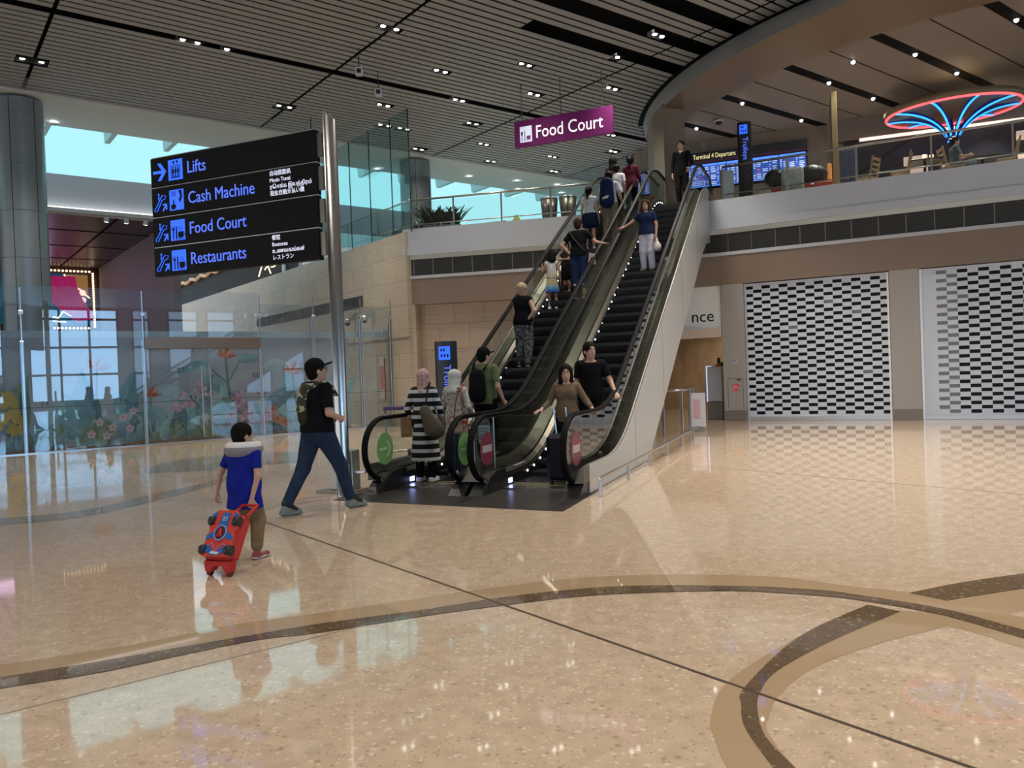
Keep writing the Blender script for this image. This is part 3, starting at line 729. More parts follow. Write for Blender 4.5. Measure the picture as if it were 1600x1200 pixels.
# ================================================================== DIRECTORY SIGN ON POLE
t = thing('sign_pole', 'tall steel pole with a slanted top carrying the black direction boards', 'pole', E(-5.75, 8.72), AE)
pm = MB(); n = 28; ringb = []; 
vs = [(0.085 * math.cos(2 * math.pi * i / n), 0.085 * math.sin(2 * math.pi * i / n), 0.42) for i in range(n)] + [(0.085 * math.cos(2 * math.pi * i / n), 0.085 * math.sin(2 * math.pi * i / n), 4.90 - 0.9 * 0.085 * math.cos(2 * math.pi * i / n)) for i in range(n)]
pm.add(vs, [[i, (i + 1) % n, n + (i + 1) % n, n + i] for i in range(n)] + [list(range(n, 2 * n))]); pm.build('shaft', M_steel, t, smooth=False)
for p in t.children:
    for f in p.data.polygons: f.use_smooth = len(f.vertices) == 4
MB().lathe([(0.095, 0), (0.095, 0.02), (0.088, 0.03), (0.088, 0.42)], n=28).build('base_sleeve', M_steel, t, smooth=True)
ROWS = [('Lifts', None), ('Cash Machine', ['自动提款机', 'Mesin Tunai', 'ரொக்க இயந்திரம்', '現金自動支払い機']), ('Food Court', None), ('Restaurants', ['餐馆', 'Restoran', 'உணவகங்கள்', 'レストラン'])]
PW, PH = 2.78, 0.405
def rr(cx, cz, w, h): return [(cx - w / 2, cz - h / 2), (cx + w / 2, cz - h / 2), (cx + w / 2, cz + h / 2), (cx - w / 2, cz + h / 2)]
LBL = ['topmost black board reading Lifts with a right arrow', 'black board reading Cash Machine with small translations', 'black board reading Food Court on the pole sign', 'lowest black board reading Restaurants with small translations']
for i, (nm, tr_) in enumerate(ROWS):
    z0 = 3.04 + (3 - i) * 0.415
    t = thing('direction_board', LBL[i], 'sign', E(-8.63, 8.60, z0), AE - R(1.5), 'black direction boards on the steel pole')
    MB().bbox(0, PW, 0, 0.10, 0, PH - 0.008, 0.006).build('panel', M_signblk, t)
    MB().box(0.01, PW, 0.015, 0.085, PH - 0.008, PH + 0.006).build('edge_strip', mat('sign_edge', (0.45, 0.45, 0.46), 0.3, 0.8), t)
    MB().box(PW, PW + 0.08, 0.03, 0.07, 0.05, 0.35).build('bracket', M_dsteel, t)
    if tr_ is None and i == 0:
        ar = MB().prism([(0.05, 0.175), (0.21, 0.175), (0.13, 0.075), (0.19, 0.075), (0.29, 0.195), (0.19, 0.315), (0.13, 0.315), (0.21, 0.215), (0.05, 0.215)], -0.004, 0, 'y'); ar.build('arrow', M_blue, t)
    else:
        ic = MB()
        ic.tube([(0.06, -0.002, 0.07), (0.10, -0.002, 0.07), (0.20, -0.002, 0.22), (0.25, -0.002, 0.23), (0.265, -0.002, 0.27), (0.20, -0.002, 0.285), (0.09, -0.002, 0.13), (0.06, -0.002, 0.11)], 0.011, 6, closed=True, flat=0.4)
        ic.prism([(0.125, 0.225), (0.145, 0.225), (0.145, 0.275), (0.125, 0.275)], -0.004, 0, 'y').ell((0.135, -0.002, 0.30), (0.017, 0.003, 0.017), 8)
        ic.prism([(0.195, 0.075), (0.21, 0.06), (0.26, 0.12), (0.26, 0.08), (0.28, 0.08), (0.28, 0.165), (0.205, 0.165), (0.205, 0.145), (0.245, 0.142)], -0.004, 0, 'y')
        ic.build('escalator_symbol', M_blue, t)
    sq = MB().box(0.33, 0.585, -0.004, 0, 0.055, 0.335).build('icon', M_blue, t)
    b = MB()
    if i == 0:
        b.prism([(0.40, 0.09), (0.52, 0.09), (0.52, 0.10), (0.40, 0.10)], -0.007, -0.004, 'y').box(0.38, 0.388, -0.007, -0.004, 0.08, 0.25).box(0.532, 0.54, -0.007, -0.004, 0.08, 0.25).box(0.38, 0.54, -0.007, -0.004, 0.245, 0.253).box(0.38, 0.54, -0.007, -0.004, 0.08, 0.086)
        for x in (0.415, 0.46, 0.505):
            b.box(x - 0.016, x + 0.016, -0.007, -0.004, 0.15, 0.205).box(x - 0.009, x + 0.009, -0.007, -0.004, 0.10, 0.15).ell((x, -0.005, 0.222), (0.012, 0.003, 0.012), 8)
        b.prism([(0.42, 0.275), (0.44, 0.275), (0.44, 0.295), (0.45, 0.295), (0.43, 0.32), (0.41, 0.295), (0.42, 0.295)], -0.007, -0.004, 'y').prism([(0.48, 0.32), (0.50, 0.32), (0.50, 0.30), (0.51, 0.30), (0.49, 0.275), (0.47, 0.30), (0.48, 0.30)], -0.007, -0.004, 'y')
    elif i == 1:
        for x in (0.37, 0.40, 0.43):
            for z in (0.30, 0.275, 0.25): b.box(x, x + 0.016, -0.007, -0.004, z, z + 0.012)
        b.prism([(0.36, 0.07), (0.43, 0.07), (0.45, 0.12), (0.42, 0.14), (0.41, 0.20), (0.395, 0.20), (0.395, 0.13), (0.36, 0.14)], -0.007, -0.004, 'y').prism([(0.50, 0.32), (0.55, 0.32), (0.56, 0.23), (0.52, 0.15), (0.50, 0.2), (0.53, 0.24)], -0.007, -0.004, 'y')
    else:
        b.box(0.372, 0.388, -0.007, -0.004, 0.07, 0.2).prism([(0.352, 0.25), (0.352, 0.21), (0.37, 0.19), (0.39, 0.19), (0.408, 0.21), (0.408, 0.25), (0.40, 0.25), (0.40, 0.215), (0.385, 0.215), (0.385, 0.25), (0.377, 0.25), (0.377, 0.215), (0.36, 0.215), (0.36, 0.25)], -0.007, -0.004, 'y')
        b.prism([(0.425, 0.07), (0.445, 0.07), (0.445, 0.26), (0.43, 0.24), (0.422, 0.17)], -0.007, -0.004, 'y')
        b.prism([(0.475, 0.085), (0.545, 0.085), (0.56, 0.105), (0.56, 0.17), (0.465, 0.17), (0.465, 0.105)], -0.007, -0.004, 'y').box(0.46, 0.565, -0.007, -0.004, 0.066, 0.074).tube([(0.56, -0.005, 0.155), (0.578, -0.005, 0.145), (0.575, -0.005, 0.115), (0.558, -0.005, 0.11)], 0.006, 6, flat=0.4)
        for x in (0.485, 0.51, 0.535): b.tube([(x, -0.005, 0.185), (x + 0.01, -0.005, 0.20), (x - 0.004, -0.005, 0.22), (x + 0.006, -0.005, 0.24)], 0.004, 5, flat=0.4)
    b.build('pictogram', M_signblk, sq)
    text(nm, 0.235, at(0.66, -0.002, 0.12), M_bluetx, t, sx=0.865)
    if tr_:
        for k, w in enumerate(tr_): text(w, 0.074, at(2.05, -0.002, 0.315 - k * 0.086), M_whitetx, t, sx=0.92)
# kiosk bin and lilac leaflet panel at the pole foot
t = thing('info_plinth', 'brushed steel plinth on a flat base beside the sign pole', 'plinth', E(-6.05, 9.15), AE)
MB().bbox(-0.30, 0.28, -0.2, 0.2, 0, 0.03, 0.006).build('base', mat('plinth_base', (0.30, 0.28, 0.25), 0.4, 0.5), t); MB().bbox(-0.14, 0.22, -0.1, 0.1, 0.03, 0.56, 0.008).build('body', mat('plinth_steel', (0.42, 0.40, 0.37), 0.35, 0.6), t)
t = thing('leaflet_panel', 'narrow lilac information panel between the man and the pole', 'panel', E(-5.90, 9.0), AE)
MB().bbox(-0.05, 0.06, -0.015, 0.015, 0.02, 1.5, 0.004).build('board', mat('lilac', (0.56, 0.52, 0.66), 0.4), t); MB().box(-0.03, 0.05, -0.018, -0.014, 1.15, 1.3).build('logo', mat('lilac_ink', (0.08, 0.05, 0.3), 0.4), t)

# hanging purple food court sign
t = thing('hanging_sign', 'purple Food Court sign hung on rods over the escalators', 'sign', E(-7.83, 21.13, 7.88), AE - R(2.0))
MB().bbox(0, 2.86, 0, 0.14, 0, 0.74, 0.012).build('box', mat('sign_purple', (0.10, 0.009, 0.075), 0.5, emit=(0.12, 0.010, 0.09), es=0.25, spec=0.2), t)
ic = MB().box(0.17, 0.53, -0.006, 0, 0.12, 0.56).build('icon', mat('sign_icon_white', (0.7, 0.72, 0.85), 0.5, emit=(0.6, 0.65, 0.85), es=0.6), t)
MB().box(0.22, 0.24, -0.009, -0.006, 0.15, 0.38).box(0.205, 0.255, -0.009, -0.006, 0.32, 0.42).prism([(0.30, 0.15), (0.325, 0.15), (0.325, 0.46), (0.305, 0.42)], -0.009, -0.006, 'y').build('cutlery', M_signblk, ic)
MB().prism([(0.37, 0.2), (0.39, 0.18), (0.47, 0.18), (0.49, 0.2), (0.49, 0.29), (0.37, 0.29)], -0.009, -0.006, 'y').box(0.36, 0.5, -0.009, -0.006, 0.155, 0.168).build('cup', mat('cup_purple', (0.25, 0.03, 0.25), 0.5), ic)
text('Food Court', 0.50, at(0.63, -0.004, 0.19), mat('sign_text_white', (0.9, 0.9, 0.9), 0.5, emit=(0.8, 0.8, 0.82), es=0.75), t, sx=0.81)
for x in (0.22, 1.38, 2.58): MB().tube([(x, 0.07, 0.74), (x, 0.07, 1.80)], 0.012, 6).build('rod', M_dsteel, t)

# ================================================================== CEILING LIGHTS
M_hous = mat('lamp_housing', (0.012, 0.012, 0.012), 0.5)
WH = ['by the left column', 'over the boards', 'over the escalators', 'near the ring beam']
def downlight(a, b, z=9.70, label='', light=True, cone=True):
    x0 = a[0] - 0.14; x1 = (b[0] if b else a[0]) + 0.14
    c = ((x0 + x1) / 2, a[1])
    t = thing('downlight', label, 'ceiling light', G(c[0], c[1], z), AG, 'recessed twin downlights')
    h = MB().box(x0 - c[0], x1 - c[0], -0.13, -0.115, -0.005, 0.10).box(x0 - c[0], x1 - c[0], 0.115, 0.13, -0.005, 0.10).box(x0 - c[0], x1 - c[0], -0.13, 0.13, 0.08, 0.10)
    h.build('housing', M_hous, t)
    for q in (a, b):
        if q:
            MB().lathe([(0.0, 0.012), (0.058, 0.012), (0.062, 0.03)], c=(q[0] - c[0], 0, 0.0), n=14).build('lamp', M_lamp, t)
    if light:
        ld = bpy.data.lights.new('lamp_light', 'SPOT'); ld.energy = LAMP_POWER * (0.3 if a[1] > 15.5 and a[0] > 9.9 else 0.9 if a[1] > 22 else 0.55 if a[1] > 15.5 or (a[0] < 4 and a[1] > 6) else 0.85 if a[0] > 11.5 and a[1] > 5 else 1.45); ld.color = LAMP_COLOR; ld.spot_size = R(100); ld.spot_blend = 0.8; ld.shadow_soft_size = 0.35
        lo = bpy.data.objects.new('lamp_light', ld); COL.objects.link(lo); lo.parent = t; lo.location = (0, 0, -0.06)
    return t
for k, (a, b) in enumerate(PAIRS):
    row = 'first row from the soffit' if a[1] > 24 else 'second row from the soffit' if a[1] > 22 else 'third row from the soffit' if a[1] > 20.8 else 'black channel row' if a[1] > 19 else 'row before the black channel' if a[1] > 17.5 else 'nearer slat rows'
    downlight(a, b, label='recessed %s downlight in the slatted ceiling, %s' % ('twin' if b else 'single', row))  # takes in the unseen pairs added to light the shutters
# channel bulkhead lines inside the slat field are open voids; small ceiling devices
for k, (v, u_, lb) in enumerate(((9.3, 17.9, 'small white hanging camera box beside the ceiling joint'), (10.39, 18.94, 'small white hanging camera box below the black channel'), (10.35, 23.26, 'small white hanging camera box above the direction boards'))):
    t = thing('ceiling_camera', lb, 'camera', G(v, u_, 9.7), 0, 'hanging camera boxes')
    MB().tube([(0, 0, 0), (0, 0, -0.45)], 0.012, 6).build('stem', M_hous, t); MB().bbox(-0.09, 0.09, -0.09, 0.09, -0.63, -0.45, 0.01).build('body', M_white, t); MB().box(-0.05, 0.06, -0.095, -0.089, -0.60, -0.49).build('lens', M_hous, t)

# ring beam and inner ceiling
def cpt(c, r, a, z): return Vector((c[0] + r * math.cos(a), c[1] + r * math.sin(a), z))
rg = MB(); an = [R(172 + i * 1.5) for i in range(76)]
ot = [cpt((16.31, 25.24), 11.69, a, 9.72) for a in an]; ob = [cpt((16.84, 24.39), 12.29, a, 9.0) for a in an]
ib = [cpt((16.65, 26.36), 11.26, a + R(0), 9.0) for a in an]; it = [cpt((16.65, 26.36), 11.2, a, 9.75) for a in an]
rg.strip(ot, ob, 0); rg.strip(ob, ib, 1); rg.strip(ib, it, 1)
struct(rg.build('trim_90', [M_ringgrey, M_ring]))
gp = MB(); gp.strip([cpt((16.31, 25.24), 11.86, a, 9.69) for a in an], [cpt((16.31, 25.24), 11.66, a, 9.69) for a in an])
struct(gp.build('trim_91', M_black))
# curved pier under the end of the ring
pier = [ (4.62, 22.9), (4.52, 24.0), (4.60, 25.4), (4.85, 26.6), (5.60, 26.9), (5.42, 25.6), (5.36, 24.4), (5.30, 23.2)]
struct(MB().prism(pier, 5.95, 9.1).build('wall_pier', mat('pier_beige', (0.22, 0.165, 0.115), 0.4)))
ic_ = MB(); disc = [(16.31 + 11.6 * math.cos(R(a)), 25.24 + 11.6 * math.sin(R(a))) for a in range(0, 360, 5)]
ic_.prism(disc, 9.72, 9.80); struct(ic_.build('ceiling_inner', M_inner))
ch = MB()
for u_ in (7.76, 10.21, 12.68, 15.16, 17.62): ch.box(18.6, 40, u_ - 0.15, u_ + 0.15, 9.705, 9.73)
struct(ch.build('trim_92', M_black, frame='G'))
ch = MB()
for u_ in (6.5, 8.98, 11.42, 13.9, 16.4): ch.box(18.8, 40, u_ - 0.012, u_ + 0.012, 9.71, 9.73)
struct(ch.build('trim_93', M_black, frame='G'))
for k, (v, u_) in enumerate(((21.88, 10.21), (24.37, 10.21), (21.86, 7.76), (24.4, 7.76), (21.83, 12.68), (24.34, 12.68), (26.89, 12.68), (20.91, 11.42), (24.32, 15.16), (21.09, 15.16), (21.89, 17.62), (26.9, 10.21))):
    row = {7.76: 'black channel nearest the ring beam', 10.21: 'second black channel', 12.68: 'third black channel', 11.42: 'panel joint', 15.16: 'fourth black channel', 17.62: 'farthest black channel'}[u_]
    t = thing('spotlight', 'small white spotlight in the %s of the brown inner ceiling' % row, 'ceiling light', G(v, u_, 9.70), AG, 'spotlights of the inner ceiling')
    MB().ell((0, 0, -0.03), (0.055, 0.055, 0.05), 10).build('lamp', M_lamp, t); MB().lathe([(0.07, -0.015), (0.095, -0.015), (0.095, 0.0), (0.07, 0.0)], n=14).build('trim_ring', M_hous, t)
    ld = bpy.data.lights.new('lamp_light', 'SPOT'); ld.energy = 380; ld.color = LAMP_COLOR; ld.spot_size = R(90); ld.spot_blend = 0.6; ld.shadow_soft_size = 0.08
    lo = bpy.data.objects.new('lamp_light', ld); COL.objects.link(lo); lo.parent = t; lo.location = (0, 0, -0.08)
t = thing('dome_camera', 'white dome camera on the inner ceiling above the man in the suit', 'camera', G(21.9, 16.7, 9.71), 0)
MB().lathe([(0.16, 0.0), (0.16, -0.05), (0.13, -0.07)], n=18).build('ring', M_white, t, smooth=True); MB().lathe([(0.12, -0.07), (0.09, -0.14), (0.0, -0.17)], n=16).build('dome', M_hous, t, smooth=True)
# ================================================================== COLUMNS
def column(v, u_, z0, z1, r, name, joints_z):
    c = G(v, u_)
    prof = [(r, z0)]
    for z in joints_z: prof += [(r, z - 0.008), (r - 0.012, z - 0.004), (r - 0.012, z + 0.004), (r, z + 0.008)]
    prof += [(r, z1)]
    m = MB().lathe(prof, c=(c.x, c.y, 0), n=48)
    o = struct(m.build(name, M_col, smooth=True))
    o.modifiers.new('split', 'EDGE_SPLIT').split_angle = R(40)
    s = MB()
    for k in range(6):
        a = R(-82 + k * 60); p = (c.x + r * math.cos(a), c.y + r * math.sin(a))
        T = Matrix.Translation((p[0], p[1], 0)) @ Matrix.Rotation(a, 4, 'Z'); s.box(-0.01, 0.002, -0.008, 0.008, z0, z1, T=T)
    struct(s.build('trim_column', M_black))
column(2.87, 26.0, 0, 9.62, 0.60, 'wall_column', (2.6, 3.9, 5.2, 6.5, 7.8, 9.2))
column(15.69, 26.0, 5.95, 9.62, 0.58, 'wall_column.001', (9.0, 7.4))
column(28.5, 26.0, 5.95, 9.62, 0.58, 'wall_column.002', (9.0, 7.4))

# ================================================================== GLASS
# tall glass screens on top of the stone wall
gv = [20.95, 22.07, 23.52, 24.96, 26.4, 28.0, 29.3]
for a, b in zip(gv, gv[1:]):
    struct(MB().box(a + 0.012, b - 0.012, -12.46, -12.44, 5.95, 9.66).build('window_glass', glass_mat('tall_glass', (0.80, 0.91, 0.91)), frame=FRstone))
gs = MB()
for a in gv: gs.box(a - 0.012, a + 0.012, -12.465, -12.435, 5.95, 9.66)
struct(gs.build('trim_100', mat('glass_edge', (0.03, 0.06, 0.06), 0.2), frame=FRstone))
# glass partition in front of the mural with portal and posts
gp = [-6.0, -3.2, -0.4, 2.3, 5.0, 8.1, 9.7, 11.25, 12.3]
for a, b in zip(gp, gp[1:]):
    top = 4.05 if a < 5 else 3.75
    if abs(a - 5.0) < 0.1:
        for p, q in ((5.06, 6.50), (6.56, 8.04)): struct(MB().box(p, q, 22.19, 22.205, 0.02, 2.5).build('window_door_leaf', M_glp, frame='G'))
        struct(MB().box(5.06, 8.04, 22.19, 22.205, 2.82, 4.05).build('window_glass', M_glp, frame='G'))
    else:
        struct(MB().box(a + 0.01, b - 0.01, 22.19, 22.205, 0.02, top).build('window_glass', M_glp, frame='G'))
gs = MB()
for a in gp[1:]:
    gs.bbox(a - 0.045, a + 0.045, 22.22, 22.33, 0, 2.72 if a < 9 else 3.3, 0.01); gs.box(a - 0.012, a + 0.012, 22.18, 22.215, 0, 4.0)
    gs.bbox(a - 0.05, a + 0.05, 22.12, 22.24, 3.35, 3.45, 0.008)
gs.box(-6, 12.3, 22.17, 22.22, 0, 0.025)
struct(gs.build('trim_101', M_steel, frame='G'))
struct(MB().bbox(5.02, 8.08, 22.1, 22.32, 2.50, 2.80, 0.01).build('trim_102', mat('portal_bronze', (0.22, 0.165, 0.13), 0.3, 0.5), frame='G'))
struct(MB().box(-6, 12.3, 22.45, 22.56, 2.80, 2.98).build('trim_103', mat('beam_blue', (0.42, 0.52, 0.58), 0.4), frame='G'))
struct(MB().box(-6, 12.28, 22.18, 22.188, 1.10, 1.115).build('trim_104', mat('manifest_line', (0.07, 0.10, 0.14), 0.5), frame='G'))
hd = MB()
for v in (6.42, 6.64): hd.tube([(v, 22.1, 0.12), (v, 22.1, 2.05)], 0.02, 8)
struct(hd.build('door_handle', M_steel, frame='G'))
for v in (2.62, 4.36, 6.10, 7.12, 9.2):
    o = text('T4', 0.17, Matrix.Rotation(AG, 4, 'Z') @ at(v, 22.175, 1.13), mat('t4_ink', (0.04, 0.06, 0.09), 0.5), None, name='trim_lettering'); struct(o)
# hoarding wall behind, with the botanical mural
struct(MB().box(-8, 11.0, 22.6, 22.75, 0, 2.80).build('wall_hoarding', M_lav, frame='G'))
struct(MB().box(-8, 12.29, 22.40, 22.6, 0, 0.02).build('baseboard_hoarding', mat('hoarding_base', (0.28, 0.15, 0.08), 0.4), frame='G'))
LC = [((0.10, 0.22, 0.27), (0.14, 0.29, 0.33)), ((0.17, 0.33, 0.38), (0.23, 0.40, 0.44)), ((0.075, 0.15, 0.10), (0.12, 0.21, 0.12)), ((0.13, 0.20, 0.13), (0.19, 0.27, 0.17)),
      ((0.07, 0.15, 0.20), (0.11, 0.22, 0.28)), ((0.24, 0.36, 0.44), (0.30, 0.42, 0.50))]
LC = [tuple(tuple(min(0.75, q * 1.55 + 0.01) for q in c) for c in pr) for pr in LC]
MM = [];
for i, (a, b) in enumerate(LC): MM += [mat('mural_leaf_%d' % i, a, 0.5), mat('mural_leaf_pale_%d' % i, b, 0.5)]
FLW = {'pink': (0.46, 0.25, 0.34), 'palepink': (0.52, 0.40, 0.42), 'orange': (0.46, 0.17, 0.09), 'yellow': (0.52, 0.37, 0.07), 'red': (0.32, 0.09, 0.06), 'stem': (0.10, 0.17, 0.17), 'soil': (0.22, 0.11, 0.06), 'mauve': (0.36, 0.20, 0.32), 'peach': (0.55, 0.30, 0.18)}
FLW = {k: tuple(min(0.8, q * 1.35) for q in c) for k, c in FLW.items()}
FI = {}
for k, c in FLW.items(): FI[k] = len(MM); MM.append(mat('mural_' + k, c, 0.5))
mu = MB(); lay = [0.0]; rm = random.Random(11)
def lz(): lay[0] += 0.00012; return 22.592 - lay[0]
def leafshape(v, z, L, ang, wd, c, droop=0.0):
    a = R(ang); y = lz(); n = 9
    for sd in (0, 1):
        pts = []
        for i in range(n + 1):
            t = i / n; b = ang and a - droop * t * t
            pts.append((t * L, 0))
        up = []
        for i in range(n + 1):
            t = i / n; w = wd * math.sin(math.pi * t ** 0.8) * (1 - 0.25 * t)
            up.append((t * L, w if sd else -w))
        poly = up + [(L * (1 - i / n), 0) for i in range(1, n)]
        q = []
        for px, pz in poly:
            bend = a - droop * (px / L) ** 1.0
            q.append((v + px * math.cos(bend) - pz * math.sin(bend), max(0.02, z + px * math.sin(bend) + pz * math.cos(bend))))
        mu.add([(p[0], y - 0.00005 * sd, p[1]) for p in q], [list(range(len(q)))], 2 * c + sd)
    k = 5
    for i in range(1, k + 1):
        t = i / (k + 1)
        for sd in (-1, 1):
            bx = a - droop * t; w = wd * math.sin(math.pi * t ** 0.8) * (1 - .25 * t) * 0.8
            p0 = (v + t * L * math.cos(bx), z + t * L * math.sin(bx)); t2 = min(1, t + 0.10); p1 = (v + t2 * L * math.cos(bx) - sd * w * math.sin(bx), z + t2 * L * math.sin(bx) + sd * w * math.cos(bx))
            d = (p1[0] - p0[0], p1[1] - p0[1]); l = math.hypot(*d) or 1; nx, nz2 = -d[1] / l * 0.006, d[0] / l * 0.006
            mu.add([(p0[0] + nx, y - 0.0001, max(.02, p0[1] + nz2)), (p0[0] - nx, y - 0.0001, max(.02, p0[1] - nz2)), (p1[0], y - 0.0001, max(.02, p1[1]))], [[0, 1, 2]], 2 * ((c + 1) % 6))
def stemline(v0, z0, v1, z1, w, c='stem'):
    y = lz(); d = (v1 - v0, z1 - z0); l = math.hypot(*d); nx, nn = -d[1] / l * w, d[0] / l * w
    mu.add([(v0 + nx, y, z0 + nn), (v0 - nx, y, z0 - nn), (v1 - nx * .6, y, z1 - nn * .6), (v1 + nx * .6, y, z1 + nn * .6)], [[0, 1, 2, 3]], FI[c])
def petal(v, z, L, ang, wd, c):
    a = R(ang); y = lz(); q = [(0, 0), (L * .35, wd), (L, 0), (L * .35, -wd)]
    mu.add([(v + p * math.cos(a) - s_ * math.sin(a), y, max(.02, z + p * math.sin(a) + s_ * math.cos(a))) for p, s_ in q], [[0, 1, 2, 3]], FI[c])
def paradise(v, z, r, cs=('orange', 'red', 'peach')):
    for k, a in enumerate((150, 125, 105, 88, 70, 52, 30, 12)): petal(v, z, r * (0.8 + 0.3 * ((k * 7) % 3) / 2), a, r * 0.13, cs[k % len(cs)])
def bloom(v, z, r, c, n=6):
    y = lz()
    for k in range(n): petal(v, z, r, 360 * k / n + 15, r * 0.42, c)
def cluster(v, z, w, h, cs, n, r=0.07):
    for k in range(n):
        t = rm.random(); a = (rm.random() - .5) * w * (1 - 0.7 * t)
        bloom(v + a, z + t * h, r * (0.7 + 0.6 * rm.random()), rm.choice(cs), 5)
# large background leaves
for v, z, L, an_, wd, c, dr in ((5.9, 0.9, 1.9, 25, 0.40, 1, 0.9), (6.5, 1.5, 1.3, 35, 0.30, 0, 1.5), (8.3, 1.9, 1.0, 40, 0.22, 5, 0.9), (5.2, 1.3, 1.5, 5, 0.34, 5, 0.5), (2.6, 0.2, 1.6, 62, 0.36, 1, 0.3), (3.2, 0.3, 1.7, 30, 0.38, 0, 0.6),
                                (1.0, 0.2, 1.9, 115, 0.25, 4, 0.4), (2.3, 0.1, 1.9, 118, 0.16, 4, -0.3), (4.6, 0.5, 1.5, 96, 0.34, 0, 0.3), (3.6, 0.4, 1.5, 92, 0.30, 3, 0.0), (9.0, 0.4, 1.5, 110, 0.33, 1, 0.4), (9.5, 0.6, 1.6, 60, 0.40, 5, 0.5),
                                (10.2, 0.2, 1.7, 75, 0.38, 1, 0.4), (8.4, 0.6, 1.3, 70, 0.28, 4, 0.6), (6.9, 0.2, 1.3, 140, 0.24, 3, 0.3), (7.0, 0.5, 1.0, 200, 0.16, 2, -0.3), (0.2, 0.2, 1.8, 70, 0.35, 0, 0.3), (-1.0, 0.2, 1.8, 80, 0.4, 1, 0.3), (-2, .2, 1.7, 60, .4, 3, .3)):
    leafshape(v, z, L, an_, wd, c, dr)
for k in range(46):
    leafshape(rm.uniform(-7, 10.2), rm.uniform(0.05, 0.7), rm.uniform(0.8, 1.5), rm.uniform(20, 160), rm.uniform(0.18, 0.34), rm.choice((0, 1, 5, 1, 0, 4, 3)), rm.uniform(-0.7, 0.7))
# long stems with bird of paradise flowers
for v0, z0, v, z, r in ((3.9, 0.2, 3.95, 2.0, 0.42), (7.35, 0.3, 7.22, 2.25, 0.40), (9.3, 0.2, 9.15, 1.75, 0.46), (5.25, 0.3, 5.2, 1.25, 0.36)):
    stemline(v0, z0, v, z, 0.035); paradise(v, z, r)
stemline(7.3, 1.5, 6.75, 2.0, 0.02); stemline(7.3, 1.6, 7.7, 2.3, 0.02); leafshape(7.55, 2.15, 0.75, 25, 0.17, 0, 0.4); leafshape(6.85, 1.95, 0.9, 160, 0.2, 1, -0.5)
# round leaves and lower growth
for v, z, L, an_, wd, c, dr in ((5.2, 1.0, 0.8, -55, 0.26, 0, 0.2), (5.9, 0.95, 0.7, -75, 0.2, 4, 0), (7.05, 1.15, 0.85, -30, 0.13, 2, 0.2), (8.0, 1.0, 0.8, -60, 0.15, 2, 0)): leafshape(v, z, L, an_, wd, c, dr)
for k in range(150):
    v = rm.uniform(-7.5, 10.7); leafshape(v, 0.03, rm.uniform(0.35, 0.85), rm.uniform(30, 150), rm.uniform(0.07, 0.16), rm.choice((0, 2, 3, 3, 2, 4, 1)), rm.uniform(-0.5, 0.5))
cluster(7.55, 0.35, 0.95, 0.95, ('mauve', 'pink', 'palepink'), 90, 0.06)
cluster(6.05, 0.85, 0.6, 0.45, ('pink', 'palepink'), 28, 0.07); cluster(6.5, 1.2, 0.5, 0.4, ('pink', 'palepink'), 18, 0.06); stemline(6.05, 0.1, 6.05, 0.9, 0.015)
for v, z in ((3.95, 0.65), (4.25, 0.5), (4.5, 0.75), (4.1, 0.3), (4.65, 0.45), (4.75, 0.9), (3.75, 0.35), (-0.5, 0.6), (-1.2, 0.4)): bloom(v, z, 0.13, 'palepink', 5); bloom(v, z, 0.04, 'mauve', 4)
for v, z in ((8.35, 0.55), (8.6, 0.45), (8.8, 0.35), (8.45, 0.75), (9.95, 0.5), (8.2, 0.4)): bloom(v, z, 0.16, 'orange', 6); bloom(v, z, 0.07, 'red', 5)
cluster(2.0, 0.5, 0.55, 1.0, ('yellow',), 26, 0.13); cluster(1.2, .4, .5, .9, ('yellow', 'palepink'), 16, .12)
paradise(8.1, 1.15, 0.22, ('pink', 'red')); 
mu.box(-7.9, 10.95, 22.57, 22.595, 0.0, 0.03, m=FI['soil'])
for k in range(40):
    v = rm.uniform(-7, 10.4); stemline(v, 0.03, v + rm.uniform(0.3, 0.9), 0.05 + rm.random() * 0.06, 0.025, 'soil')
tag(mu.build('botanical_mural', MM, frame='G'), 'botanical mural of blue-green leaves and orange flowers on the lavender hoarding', 'mural')
bt = MB()
for v, z in ((6.0, 1.95), (8.05, 1.75), (9.5, 2.0)):
    for dx, dz in ((-0.07, 0), (0.05, 0.01), (-0.05, -0.08), (0.04, -0.07)): bt.box(v + dx, v + dx + 0.035, 22.586, 22.589, z + dz, z + dz + 0.05)
tag(bt.build('mural_butterflies', mat('butterfly_ink', (0.08, 0.10, 0.16), 0.5), frame='G'), 'small dark painted butterflies above the mural flowers', 'mural')

# ================================================================== FAR THEATRE FACADE ON THE LEFT
t = thing('theatre_front', 'glowing theatre front with bulb-lined frame, pink curtain and gold scrolls', 'stage', G(0, 42.4), AG)
M_gold = mat('gold', (0.45, 0.24, 0.07), 0.35, 0.6, emit=(0.55, 0.26, 0.07), es=0.35)
MB().box(-9, 7.6, 0.12, 0.18, 0, 7.25).build('backdrop', mat('stage_teal', (0.01, 0.05, 0.08), 0.6, emit=(0.0, 0.05, 0.09), es=0.9), t)
MB().box(7.2, 7.65, -0.02, 0.15, 0, 7.28).box(-9, 7.65, -0.02, 0.15, 7.0, 7.28).box(-9, 7.2, -0.02, 0.15, 4.3, 4.62).build('frame', mat('stage_frame', (0.10, 0.035, 0.02), 0.5), t)
cu = MB(); 
for k in range(9):
    P = []
    for i in range(13):
        s_ = i / 12; P.append((5.2 + k * 0.17 + (1.55 - k * 0.09) * s_ ** 1.7 * 1.0, -0.05 - 0.03 * (k % 2), 6.85 - s_ * (2.1 - 0.02 * k)))
    cu.tube(P, [0.13 - 0.004 * i for i in range(13)], 8)
